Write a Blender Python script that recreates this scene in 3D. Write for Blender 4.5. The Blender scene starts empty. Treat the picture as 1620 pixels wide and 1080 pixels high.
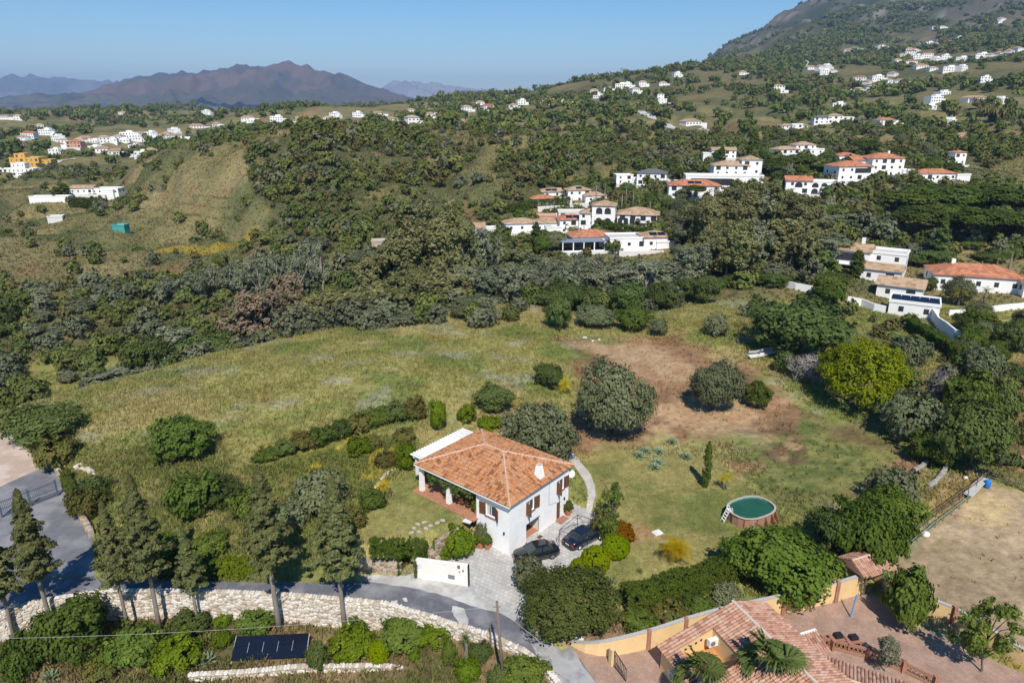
import bpy, bmesh, math, random
import numpy as np
from mathutils import Vector, Matrix

random.seed(7)
rng = np.random.default_rng(7)
S = bpy.context.scene
COL = S.collection
R = math.radians

# ------------------------------------------------------------------ camera
PITCH = R(18.7)
CZ = 40.0
cp, sp = math.cos(PITCH), math.sin(PITCH)
cam_d = bpy.data.cameras.new('camera')
cam_d.lens = 24.0
cam_d.sensor_width = 36.0
cam_d.clip_start = 0.5
cam_d.clip_end = 90000
cam = bpy.data.objects.new('camera', cam_d)
COL.objects.link(cam)
cam.location = (0, 0, CZ)
cam.rotation_euler = (R(90) - PITCH, 0, 0)
S.camera = cam

# ------------------------------------------------------------------ sky, sun, exposure
SUN_EL = R(50)
SUN_DIR = Vector((0.10, -1.0, 0)).normalized() * math.cos(SUN_EL) + Vector((0, 0, math.sin(SUN_EL)))
W = bpy.data.worlds.new('World')
S.world = W
W.use_nodes = True
nt = W.node_tree
nt.nodes.clear()
sky = nt.nodes.new('ShaderNodeTexSky')
sky.sky_type = 'NISHITA'
sky.sun_disc = False
sky.sun_elevation = SUN_EL
sky.sun_rotation = math.atan2(SUN_DIR.x, SUN_DIR.y)
sky.altitude = 120
sky.air_density = 1.0
sky.dust_density = 0.25
sky.ozone_density = 3.0
bg = nt.nodes.new('ShaderNodeBackground')
bg.inputs[1].default_value = 0.10
wo = nt.nodes.new('ShaderNodeOutputWorld')
hsv = nt.nodes.new('ShaderNodeHueSaturation')
hsv.inputs['Saturation'].default_value = 1.38
nt.links.new(sky.outputs[0], hsv.inputs['Color'])
nt.links.new(hsv.outputs[0], bg.inputs[0])
nt.links.new(bg.outputs[0], wo.inputs[0])
sl = bpy.data.lights.new('sun', 'SUN')
sl.energy = 4.4
sl.angle = R(0.5)
sl.color = (1.0, 0.94, 0.84)
so = bpy.data.objects.new('sun', sl)
COL.objects.link(so)
so.rotation_euler = SUN_DIR.to_track_quat('Z', 'Y').to_euler()
S.view_settings.view_transform = 'Standard'
S.view_settings.look = 'None'
S.view_settings.exposure = 0.35
S.view_settings.gamma = 1.0
S.cycles.max_bounces = 6
S.cycles.transparent_max_bounces = 8
S.cycles.volume_bounces = 0
S.cycles.use_denoising = True

# ------------------------------------------------------------------ small maths
def pchip(xk, yk, x):
    xk = np.asarray(xk, float); yk = np.asarray(yk, float); x = np.asarray(x, float)
    hk = np.diff(xk)
    hh = hk.reshape(-1, *([1] * (yk.ndim - 1)))
    d = np.diff(yk, axis=0) / hh
    m = np.zeros_like(yk)
    prod = d[:-1] * d[1:]
    w1 = 2 * hh[1:] + hh[:-1]; w2 = hh[1:] + 2 * hh[:-1]
    with np.errstate(divide='ignore', invalid='ignore'):
        hm = (w1 + w2) / (w1 / d[:-1] + w2 / d[1:])
    m[1:-1] = np.where(prod > 0, hm, 0)
    m[0] = d[0]; m[-1] = d[-1]
    i = np.clip(np.searchsorted(xk, x) - 1, 0, len(xk) - 2)
    t = np.clip((x - xk[i]) / hk[i], 0, 1)
    sh = (-1,) + (1,) * (yk.ndim - 1)
    t = t.reshape(sh); h_ = hk[i].reshape(sh)
    return ((2*t**3 - 3*t**2 + 1) * yk[i] + (t**3 - 2*t**2 + t) * h_ * m[i]
            + (-2*t**3 + 3*t**2) * yk[i+1] + (t**3 - t**2) * h_ * m[i+1])

def hash2(ix, iy, seed):
    n = (ix.astype(np.int64) * 374761393 + iy.astype(np.int64) * 668265263 + seed * 1442695041) & 0xFFFFFFFF
    n = ((n ^ (n >> 13)) * 1274126177) & 0xFFFFFFFF
    n = (n ^ (n >> 16)) & 0xFFFFFF
    return n / float(0xFFFFFF)

def vnoise(x, y, seed=0):
    ix = np.floor(x); iy = np.floor(y)
    fx = x - ix; fy = y - iy
    fx = fx*fx*fx*(fx*(fx*6-15)+10); fy = fy*fy*fy*(fy*(fy*6-15)+10)
    a = hash2(ix, iy, seed); b = hash2(ix+1, iy, seed)
    c = hash2(ix, iy+1, seed); d = hash2(ix+1, iy+1, seed)
    return (a*(1-fx)+b*fx)*(1-fy) + (c*(1-fx)+d*fx)*fy

def fbm(x, y, seed=0, octv=4, gain=.5):
    s = 0; a = 1; t = 0
    for o in range(octv):
        ca, sa = math.cos(o*.7), math.sin(o*.7)
        s = s + a * (vnoise((x*ca-y*sa)*2**o + o*17.3, (x*sa+y*ca)*2**o - o*9.1, seed+o) - .5) * 2
        t += a; a *= gain
    return s / t

def smooth(e0, e1, x):
    t = np.clip((x - e0) / (e1 - e0), 0, 1)
    return t*t*(3-2*t)

def sdf(poly, px, py):
    """signed distance to a polygon (negative inside)"""
    P = np.asarray(poly, float)
    d = np.full(px.shape, 1e18); ins = np.zeros(px.shape, bool)
    for i in range(len(P)):
        a = P[i]; b = P[(i+1) % len(P)]
        e = b - a
        wx, wy = px - a[0], py - a[1]
        t = np.clip((wx*e[0] + wy*e[1]) / max(e @ e, 1e-9), 0, 1)
        d = np.minimum(d, (wx - e[0]*t)**2 + (wy - e[1]*t)**2)
        c = (a[1] > py) != (b[1] > py)
        if e[1] != 0:
            ins ^= c & (px < e[0] * (py - a[1]) / e[1] + a[0])
    d = np.sqrt(d)
    return np.where(ins, -d, d)

def qv(v):            # pixel row of the photograph -> rise of the sight line per metre ahead
    b = (540 - np.asarray(v, float)) / 1080
    return (-sp + b*cp) / (cp + b*sp)

def su(u, v):
    b = (540 - np.asarray(v, float)) / 1080
    return (np.asarray(u, float) - 810) / 1080 / (cp + b*sp)

def proj(x, y, z):
    zc = y*cp - (z - CZ)*sp
    yc = y*sp + (z - CZ)*cp
    return 810 + 1080*x/zc, 540 - 1080*yc/zc

def at(u, v, z=0.0):
    """where the sight line through a photograph pixel meets the level z"""
    y = (z - CZ) / float(qv(v))
    return Vector((float(su(u, v)) * y, y, z))

def aty(u, v, y):
    return Vector((float(su(u, v)) * y, y, CZ + y*float(qv(v))))

# ------------------------------------------------------------------ terrain heights: profiles (distance, height) along bearings
FAR = [(5000, 30), (9000, 31), (12400, 30)]
PROF = {
 -1.40: [(25,-3),(45,-2.4),(58,-.5),(80,0),(105,-2),(135,-13),(160,-12),(200,-9),(255,-5),(350,-2),(520,4),(750,14),(1300,25),(2000,33),(2600,24)]+FAR,
 -0.90: [(25,-3),(45,-2.4),(58,-.2),(76,-.6),(90,-4),(122,-15),(160,-13),(210,-10),(255,-6),(300,-7),(350,-2),(520,5),(750,14),(1300,24),(2000,36),(2600,26)]+FAR,
 -0.75: [(25,-3),(45,-2.6),(56,0),(78,.5),(90,-.4),(106,-7),(128,-15),(160,-12),(210,-9.5),(255,-6.2),(300,-7),(350,-1.5),(520,6),(750,14.5),(1300,24.5),(2000,37),(2600,25)]+FAR,
 -0.60: [(25,-3),(45,-2.8),(56,.3),(78,1.6),(97,.7),(114,-6),(134,-13),(160,-11),(190,-9.5),(215,-8.5),(262,-5.5),(300,-5),(350,-1),(520,6.7),(750,15),(1300,25),(2000,34),(2600,22)]+FAR,
 -0.45: [(25,-3),(45,-2.8),(56,.6),(78,2.2),(95,2.3),(109,.9),(124,-6),(140,-12),(165,-12),(205,-11),(240,-8),(270,-1.3),(300,8),(335,17),(372,24),(430,20),(560,10),(900,21),(1400,28),(2000,36),(2600,24)]+FAR,
 -0.30: [(25,-3),(45,-2.8),(56,1.6),(76,2.4),(95,3.3),(119,1.4),(136,-7),(165,-11),(200,-9),(225,-5),(250,1.75),(275,10.5),(300,20.8),(335,30.8),(370,29),(430,22),(600,26),(900,30),(1400,32),(2000,33),(2600,24)]+FAR,
 -0.15: [(25,-3),(45,-2.0),(56,2.2),(72,2.7),(95,3.3),(128,1.9),(148,-5),(170,-9),(205,-8),(230,-4),(250,0),(290,9),(330,19),(400,30),(440,28),(560,28),(750,33),(1000,37),(1600,38),(2200,34),(2600,26)]+FAR,
  0.00: [(25,-2.5),(45,-.4),(60,1.0),(72,1.7),(95,2.4),(120,2.2),(136,1.5),(151,-3),(180,-5),(200,-2),(215,.9),(255,5.6),(290,13),(325,23),(350,29),(390,27),(550,31),(700,36),(900,43),(1300,57),(1800,46),(2600,30)]+FAR,
  0.15: [(25,-1.0),(45,0),(60,0),(75,.2),(92,.6),(110,.6),(130,0),(150,-3),(185,-3.5),(205,0),(220,1.4),(255,5.6),(300,10),(330,15.5),(345,18),(370,17),(440,26.8),(600,36),(900,57),(1300,88),(1700,80),(2600,50)]+FAR,
  0.30: [(25,-.6),(45,0),(62,0),(80,.2),(110,.9),(130,1.3),(150,-.2),(185,-1),(215,5),(260,11.5),(300,15.7),(350,20.6),(480,30),(650,41),(950,74),(1400,118),(1700,122),(2400,190),(3500,300),(5000,120),(9000,30),(12400,30)],
  0.45: [(25,-.3),(45,0),(62,0),(80,0),(110,.7),(140,1),(170,2.6),(205,8),(250,13),(300,17),(400,25),(520,34),(750,54),(1100,98),(1600,162),(2500,309),(3500,540),(5000,260),(9000,30),(12400,30)],
  0.60: [(25,-.3),(45,0),(62,0),(80,-.1),(100,0),(145,-.2),(175,1.8),(210,8),(250,13),(320,19.5),(450,30.5),(650,52),(900,88),(1300,139),(2100,266),(2900,450),(3500,690),(5000,420),(9000,30),(12400,30)],
  0.75: [(25,-.3),(45,0),(62,0),(80,-.1),(100,0),(145,0),(175,1.8),(210,8),(250,13),(320,19.5),(430,31),(620,55),(850,92),(1250,150),(1900,270),(2700,470),(3500,780),(5000,560),(9000,40),(12400,30)],
  0.95: [(25,-.3),(45,0),(62,0),(80,0),(100,0),(145,0),(175,2),(210,8),(250,13),(320,20),(430,33),(620,60),(850,100),(1250,165),(1900,300),(2700,520),(3500,860),(5000,640),(9000,50),(12400,30)],
  1.40: [(25,-.3),(45,0),(62,0),(80,0),(100,0),(145,0),(175,2),(210,8),(250,13),(320,20),(430,33),(620,60),(850,100),(1250,165),(1900,300),(2700,520),(3500,860),(5000,640),(9000,50),(12400,30)],
}
L0, L1 = math.log(28), math.log(12400)
NR = 900
NS = 470
LG = np.linspace(L0, L1, NR)
SG = np.linspace(-1.38, 1.38, NS)
sk = sorted(PROF)
tab = np.array([pchip(np.log([p[0] for p in PROF[k]]), [p[1] for p in PROF[k]], LG) for k in sk])
HG = pchip(sk, tab, SG)                       # (NS, NR)
YG = np.exp(LG)[None, :] + 0*HG
XG = SG[:, None] * YG

# natural relief
rough = smooth(120, 260, YG)
HG += fbm(XG/14, YG/14, 3, 3) * .30 * smooth(60, 90, YG) * (1 - rough)
HG += fbm(XG/60, YG/60, 11, 4) * 3.2 * rough * (1 - .5*smooth(60, 20, np.abs(XG-60)) * smooth(300, 200, YG))
HG -= np.clip(.30 - np.abs(fbm(XG/46, YG/70, 13, 3)), 0, 1) * 22 * smooth(205, 250, YG) * smooth(900, 500, YG) * (1 - .75*smooth(20, 60, XG)*smooth(400, 300, YG))
HG += fbm(XG/190, YG/190, 21, 4) * 10 * smooth(420, 800, YG) * smooth(4200, 2600, YG)
HG += (1 - np.abs(fbm(XG/330, YG/420, 23, 4)) - .72) * 30 * smooth(650, 1000, YG) * smooth(2400, 1900, YG) * smooth(.10, -.05, SG)[:, None]
rdg = 1 - np.abs(fbm(XG/420, YG/420, 31, 5))
right = smooth(.12, .35, SG)[:, None]
HG += (rdg - .72) * 150 * smooth(1200, 2600, YG) * right * smooth(6000, 3800, YG)
HG += (1 - np.abs(fbm(XG/110, YG/170, 35, 5)) - .72) * 42 * smooth(1300, 2300, YG) * right * smooth(6000, 3800, YG)
HG += (1 - np.abs(fbm(XG/260, YG/260, 33, 4)) - .72) * 16 * smooth(600, 1400, YG) * smooth(3200, 2200, YG)

HG += .75 * np.sin(HG*2*math.pi/3.1) * smooth(215, 235, YG) * smooth(330, 300, YG) * smooth(-.36, -.42, SG)[:, None] * smooth(-.2, .2, fbm(XG/50, YG/50, 17, 2) + .1)
# ------------------------------------------------------------------ levelled ground: road, yards, garden, paddock
G0 = -.35          # level of the lane, driveway and yards
def P2(pts, z=G0):
    return [tuple(at(u, v, z)[:2]) for u, v in pts]

WALL_TOP = [(-160,1030),(-60,990),(0,975),(41,963),(81,953),(163,941),(261,941),(367,943),(448,947),(560,956),(607,961),(673,980),(727,997),(773,1011),(827,1037),(860,1062),(885,1095)]
ROAD_FAR = [(-160,900),(-60,905),(0,907),(100,914),(180,917),(300,918),(400,921),(500,921),(597,917),(657,923),(707,935),(747,950),(800,966),(823,980),(857,1010),(890,1027),(907,1023),(950,1085),(960,1105)]
wall_xy = P2(WALL_TOP)
road_xy = P2(ROAD_FAR) + P2(WALL_TOP)[::-1]
COURT = [(-160,720),(0,672),(20,690),(70,738),(96,748),(128,800),(147,852),(150,914),(100,912),(0,906),(-160,900)]
court_xy = P2(COURT)
DRIVE = [(741,924),(700,893),(690,878),(756,846),(803,866),(830,853),(880,820),(898,800),(905,792),(912,797),(938,808),(960,822),(985,840),(975,868),(930,880),(880,905),(828,980),(790,964),(747,950)]
drive_xy = P2(DRIVE)
PATIO = [(905,1024),(960,1037),(1030,1027),(1120,1000),(1210,968),(1330,950),(1362,936),(1390,945),(1450,990),(1540,1030),(1640,1075),(1700,1130),(950,1130),(944,1080)]
patio_xy = P2(PATIO)
PADDOCK = [(1392,905),(1450,852),(1560,768),(1720,830),(1800,1120),(1600,1040),(1500,985),(1440,950),(1405,925)]
paddock_xy = P2(PADDOCK)
LAWN_Z = 2.15
lawn_xy = P2([(562,818),(600,778),(648,742),(662,770),(745,826),(700,850),(668,865),(640,842),(600,850),(575,858)], LAWN_Z)
houseN = Vector((-.2, 54.8, 0))
ux = Vector((-.7705, .6374, 0))              # along the porch side of the villa
uy = Vector((.6374, .7705, 0))               # along its garage side
HX, HY = 10.4, 12.9
hp = lambda a, b, z=0.0: houseN + ux*a + uy*b + Vector((0, 0, z))
porch_xy = [tuple(hp(a, b)[:2]) for a, b in [(4.6,.1),(15.5,.1),(15.5,10.5),(4.6,10.5)]]
low_xy = [tuple(hp(a, b)[:2]) for a, b in [(-.2,-.5),(4.3,-.3),(4.3,10.4),(-.2,10.4)]]
garden_xy = wall_xy + [(40,20),(-80,20)]

def pad(poly, z, soft, w=1.0, grow=0.0):
    global HG
    d = sdf(poly, XG, YG) - grow
    k = 1 - smooth(0, soft, d)
    HG = HG*(1-k*w) + z*k*w

near = YG < 160
pad(lawn_xy, LAWN_Z - .03*np.clip(62-YG, 0, 12), 1.3)
pad(court_xy, G0, 2.0)
pad(paddock_xy, G0, 4)
pad(patio_xy, G0, 1.0)
pad(porch_xy, 2.05, .6)
pad(low_xy, G0, .35)
pad(drive_xy, G0, .5)
pad(P2([(550,903),(600,901),(634,902),(640,886),(690,874),(748,900),(756,955),(700,943),(655,934),(600,924)]), G0, .3)
pad(road_xy, G0, .25)
pad(garden_xy, -2.9 + 2.3*smooth(-13, 1, XG) + .15*fbm(XG/3, YG/3, 5, 2), .15, grow=.35)
# bank under the far part of the wall fades out towards the right end of the road

def hgt(x, y):
    x = np.asarray(x, float); y = np.asarray(y, float)
    fi = (np.log(np.maximum(y, 28.5)) - L0) / (L1 - L0) * (NR-1)
    fs = (x / np.maximum(y, 28.5) + 1.38) / 2.76 * (NS-1)
    fi = np.clip(fi, 0, NR-1.001); fs = np.clip(fs, 0, NS-1.001)
    i = fi.astype(int); s = fs.astype(int)
    a = fi - i; b = fs - s
    return (HG[s, i]*(1-a) + HG[s, i+1]*a)*(1-b) + (HG[s+1, i]*(1-a) + HG[s+1, i+1]*a)*b

def gz(x, y):
    return float(hgt(x, y))

_yr = np.exp(np.linspace(math.log(34), math.log(6000), 5000))
def hit(u, v, dz=0.0):
    """the ground point that the photograph shows at a pixel"""
    s = float(su(u, v)); q = float(qv(v))
    zr = CZ + q*_yr
    hh = hgt(s*_yr, _yr) + dz
    k = np.nonzero(zr < hh)[0]
    if len(k) == 0:
        y = 3000.
    else:
        k = max(int(k[0]), 1)
        d0 = zr[k-1]-hh[k-1]; d1 = zr[k]-hh[k]
        y = _yr[k-1] + (_yr[k]-_yr[k-1]) * d0/(d0-d1)
    return Vector((s*y, y, gz(s*y, y)))

UG, VG = proj(XG, YG, HG)
# ------------------------------------------------------------------ materials
MATS = {}
def mat(name, rgb, rough=.8, metal=0.0, var=0.0, scale=6.0, bump=0.0, bscale=20.0, vcol=False, spec=.3, var2=None, alpha=None):
    """plain procedural surface: base colour with soft noise variation and optional bump"""
    if name in MATS: return MATS[name]
    m = bpy.data.materials.new(name); m.use_nodes = True
    n = m.node_tree.nodes; l = m.node_tree.links
    b = n['Principled BSDF']
    b.inputs['Roughness'].default_value = rough
    b.inputs['Metallic'].default_value = metal
    b.inputs['Specular IOR Level'].default_value = spec
    tc = n.new('ShaderNodeTexCoord')
    if vcol:
        src = n.new('ShaderNodeAttribute'); src.attribute_name = 'Col'; out = src.outputs['Color']
    else:
        src = n.new('ShaderNodeRGB'); src.outputs[0].default_value = (*rgb, 1); out = src.outputs[0]
    if var > 0:
        nz = n.new('ShaderNodeTexNoise'); nz.inputs['Scale'].default_value = scale; nz.inputs['Detail'].default_value = 6
        nz.inputs['Roughness'].default_value = .65
        l.new(tc.outputs['Object'], nz.inputs['Vector'])
        mr = n.new('ShaderNodeMapRange')
        mr.inputs['From Min'].default_value = .25; mr.inputs['From Max'].default_value = .75
        mr.inputs['To Min'].default_value = 1-var; mr.inputs['To Max'].default_value = 1+var
        l.new(nz.outputs['Fac'], mr.inputs['Value'])
        if var2 is not None:
            mx = n.new('ShaderNodeMix'); mx.data_type = 'RGBA'
            mr.inputs['To Min'].default_value = 0; mr.inputs['To Max'].default_value = 1
            l.new(mr.outputs[0], mx.inputs['Factor']); l.new(out, mx.inputs['A']); mx.inputs['B'].default_value = (*var2, 1)
            out = mx.outputs['Result']
        else:
            vm = n.new('ShaderNodeVectorMath'); vm.operation = 'SCALE'
            l.new(out, vm.inputs[0]); l.new(mr.outputs[0], vm.inputs['Scale']); out = vm.outputs[0]
    l.new(out, b.inputs['Base Color'])
    if bump > 0:
        bz = n.new('ShaderNodeTexNoise'); bz.inputs['Scale'].default_value = bscale; bz.inputs['Detail'].default_value = 5
        l.new(tc.outputs['Object'], bz.inputs['Vector'])
        bp = n.new('ShaderNodeBump'); bp.inputs['Strength'].default_value = bump; bp.inputs['Distance'].default_value = .1
        l.new(bz.outputs['Fac'], bp.inputs['Height']); l.new(bp.outputs[0], b.inputs['Normal'])
    if alpha is not None: b.inputs['Alpha'].default_value = alpha
    MATS[name] = m
    return m

def leafmat(name, a, b_, trans=.35, rough=.6, tint=.25):
    """foliage: leaf to leaf colour from the 'rnd' attribute, plant to plant from object random"""
    if name in MATS: return MATS[name]
    m = bpy.data.materials.new(name); m.use_nodes = True
    n = m.node_tree.nodes; l = m.node_tree.links
    p = n['Principled BSDF']; p.inputs['Roughness'].default_value = rough; p.inputs['Specular IOR Level'].default_value = .08
    at_ = n.new('ShaderNodeAttribute'); at_.attribute_name = 'rnd'
    oi = n.new('ShaderNodeObjectInfo')
    mx = n.new('ShaderNodeMix'); mx.data_type = 'RGBA'
    mx.inputs['A'].default_value = (*a, 1); mx.inputs['B'].default_value = (*b_, 1)
    l.new(at_.outputs['Fac'], mx.inputs['Factor'])
    hv = n.new('ShaderNodeHueSaturation')
    mr = n.new('ShaderNodeMapRange'); mr.inputs['To Min'].default_value = 1-tint; mr.inputs['To Max'].default_value = 1+tint
    l.new(oi.outputs['Random'], mr.inputs['Value']); l.new(mr.outputs[0], hv.inputs['Value'])
    mr2 = n.new('ShaderNodeMapRange'); mr2.inputs['To Min'].default_value = .5-.006; mr2.inputs['To Max'].default_value = .5+.020
    ml = n.new('ShaderNodeMath'); ml.operation = 'FRACT'
    mm = n.new('ShaderNodeMath'); mm.operation = 'MULTIPLY'; mm.inputs[1].default_value = 7.31
    l.new(oi.outputs['Random'], mm.inputs[0]); l.new(mm.outputs[0], ml.inputs[0]); l.new(ml.outputs[0], mr2.inputs['Value'])
    l.new(mr2.outputs[0], hv.inputs['Hue'])
    hv.inputs['Saturation'].default_value = 1.18
    l.new(mx.outputs['Result'], hv.inputs['Color'])
    l.new(hv.outputs[0], p.inputs['Base Color'])
    tr = n.new('ShaderNodeBsdfTranslucent'); l.new(hv.outputs[0], tr.inputs['Color'])
    ms = n.new('ShaderNodeMixShader'); ms.inputs[0].default_value = trans
    l.new(p.outputs[0], ms.inputs[1]); l.new(tr.outputs[0], ms.inputs[2])
    l.new(ms.outputs[0], n['Material Output'].inputs['Surface'])
    MATS[name] = m
    return m

# ------------------------------------------------------------------ mesh helpers
def fast_mesh(name, V, F, mats, rnd=None, col=None, smooth_=False, midx=None):
    V = np.asarray(V, np.float32); F = np.asarray(F, np.int32)
    me = bpy.data.meshes.new(name)
    me.vertices.add(len(V)); me.vertices.foreach_set('co', V.ravel())
    k = F.shape[1]
    me.loops.add(F.size); me.loops.foreach_set('vertex_index', F.ravel())
    me.polygons.add(len(F))
    me.polygons.foreach_set('loop_start', np.arange(0, F.size, k, dtype=np.int32))
    me.polygons.foreach_set('loop_total', np.full(len(F), k, np.int32))
    if midx is not None: me.polygons.foreach_set('material_index', np.asarray(midx, np.int32))
    me.polygons.foreach_set('use_smooth', np.full(len(F), smooth_, bool))
    for m in (mats if isinstance(mats, (list, tuple)) else [mats]): me.materials.append(m)
    if rnd is not None:
        a = me.attributes.new('rnd', 'FLOAT', 'FACE'); a.data.foreach_set('value', np.asarray(rnd, np.float32))
    if col is not None:
        a = me.attributes.new('Col', 'FLOAT_COLOR', 'POINT')
        c = np.ones((len(V), 4), np.float32); c[:, :3] = col; a.data.foreach_set('color', c.ravel())
    me.update(calc_edges=True)
    return me

def link(name, me, parent=None, loc=None, rz=0.0, sc=None):
    o = bpy.data.objects.new(name, me); COL.objects.link(o)
    if parent is not None: o.parent = parent
    if loc is not None: o.location = loc
    if rz: o.rotation_euler = (0, 0, rz)
    if sc is not None: o.scale = sc if hasattr(sc, '__len__') else (sc, sc, sc)
    return o

def tag(o, label=None, cat=None, group=None, kind=None):
    if label: o['label'] = label
    if cat: o['category'] = cat
    if group: o['group'] = group
    if kind: o['kind'] = kind
    return o

def thing(name, label, cat, loc=(0,0,0), rz=0.0, group=None):
    o = bpy.data.objects.new(name, None); COL.objects.link(o)
    o.empty_display_size = .3
    o.location = loc; o.rotation_euler = (0, 0, rz)
    return tag(o, label, cat, group)

class MB:
    """collects faces, then links them as ONE mesh object"""
    def __init__(s): s.v = []; s.f = []; s.m = []; s.r = []
    def face(s, pts, mi=0, r=None):
        b = len(s.v); s.v += [tuple(p) for p in pts]; s.f.append(tuple(range(b, b+len(pts)))); s.m.append(mi)
        s.r.append(random.random() if r is None else r)
    def box(s, c, size, rz=0.0, mi=0, taper=1.0, r=None, ax=None):
        sx, sy, sz = size[0]/2, size[1]/2, size[2]/2
        ca, sa = math.cos(rz), math.sin(rz)
        pts = []
        for z, t in ((-sz, 1.0), (sz, taper)):
            for x, y in ((-sx,-sy),(sx,-sy),(sx,sy),(-sx,sy)):
                p = Vector((x*t, y*t, z))
                if ax is not None: p = ax @ p
                else: p = Vector((p.x*ca-p.y*sa, p.x*sa+p.y*ca, p.z))
                pts.append(Vector(c)+p)
        r = random.random() if r is None else r
        for q in ((3,2,1,0),(4,5,6,7),(0,1,5,4),(1,2,6,5),(2,3,7,6),(3,0,4,7)): s.face([pts[i] for i in q], mi, r)
        return s
    def bar(s, a, b, w, h=None, mi=0):
        a = Vector(a); b = Vector(b); d = b-a
        if d.length < 1e-6: return s
        q = d.to_track_quat('Z', 'Y').to_matrix()
        s.box((a+b)/2, (w, h or w, d.length), mi=mi, ax=q); return s
    def tube(s, pts, rad, n=6, mi=0, cap=True):
        pts = [Vector(p) for p in pts]
        rad = rad if hasattr(rad, '__len__') else [rad]*len(pts)
        rings = []
        for i, p in enumerate(pts):
            d = (pts[min(i+1, len(pts)-1)] - pts[max(i-1, 0)])
            q = d.to_track_quat('Z', 'Y').to_matrix()
            rings.append([p + q @ Vector((math.cos(2*math.pi*k/n)*rad[i], math.sin(2*math.pi*k/n)*rad[i], 0)) for k in range(n)])
        for i in range(len(rings)-1):
            for k in range(n):
                s.face((rings[i][k], rings[i][(k+1)%n], rings[i+1][(k+1)%n], rings[i+1][k]), mi)
        if cap:
            s.face(rings[0][::-1], mi); s.face(rings[-1], mi)
        return s
    def lathe(s, prof, n=16, c=(0,0,0), mi=0, sx=1.0, sy=1.0):
        c = Vector(c)
        rg = [[c + Vector((r*math.cos(2*math.pi*k/n)*sx, r*math.sin(2*math.pi*k/n)*sy, z)) for k in range(n)] for r, z in prof]
        for i in range(len(rg)-1):
            for k in range(n): s.face((rg[i][k], rg[i][(k+1)%n], rg[i+1][(k+1)%n], rg[i+1][k]), mi)
        if prof[0][0] > 1e-4: s.face(rg[0][::-1], mi)
        if prof[-1][0] > 1e-4: s.face(rg[-1], mi)
        return s
    def prism(s, poly, z0, z1, mi=0):
        a = [Vector((p[0], p[1], z0)) for p in poly]; b = [Vector((p[0], p[1], z1)) for p in poly]
        if sum(a[i].x*a[(i+1)%len(a)].y - a[(i+1)%len(a)].x*a[i].y for i in range(len(a))) < 0: a.reverse(); b.reverse()
        s.face(a[::-1], mi); s.face(b, mi)
        for i in range(len(a)): s.face((a[i], a[(i+1)%len(a)], b[(i+1)%len(a)], b[i]), mi)
        return s
    def mesh(s, name, mats, smooth_=False, weld=False):
        me = bpy.data.meshes.new(name)
        me.from_pydata(s.v, [], s.f)
        for m in (mats if isinstance(mats, (list, tuple)) else [mats]): me.materials.append(m)
        me.polygons.foreach_set('material_index', s.m)
        a = me.attributes.new('rnd', 'FLOAT', 'FACE'); a.data.foreach_set('value', s.r)
        if weld or smooth_:
            bm = bmesh.new(); bm.from_mesh(me); bmesh.ops.remove_doubles(bm, verts=bm.verts, dist=.0008)
            bm.to_mesh(me); bm.free()
        me.polygons.foreach_set('use_smooth', [smooth_]*len(me.polygons))
        me.update()
        return me
    def build(s, name, mats, parent=None, loc=None, rz=0.0, sc=None, smooth_=False):
        return link(name, s.mesh(name, mats, smooth_), parent, loc, rz, sc)

# ------------------------------------------------------------------ colour of the ground, by place
def lerp(a, b, t):
    return a*(1-t[..., None]) + b*t[..., None]

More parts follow.
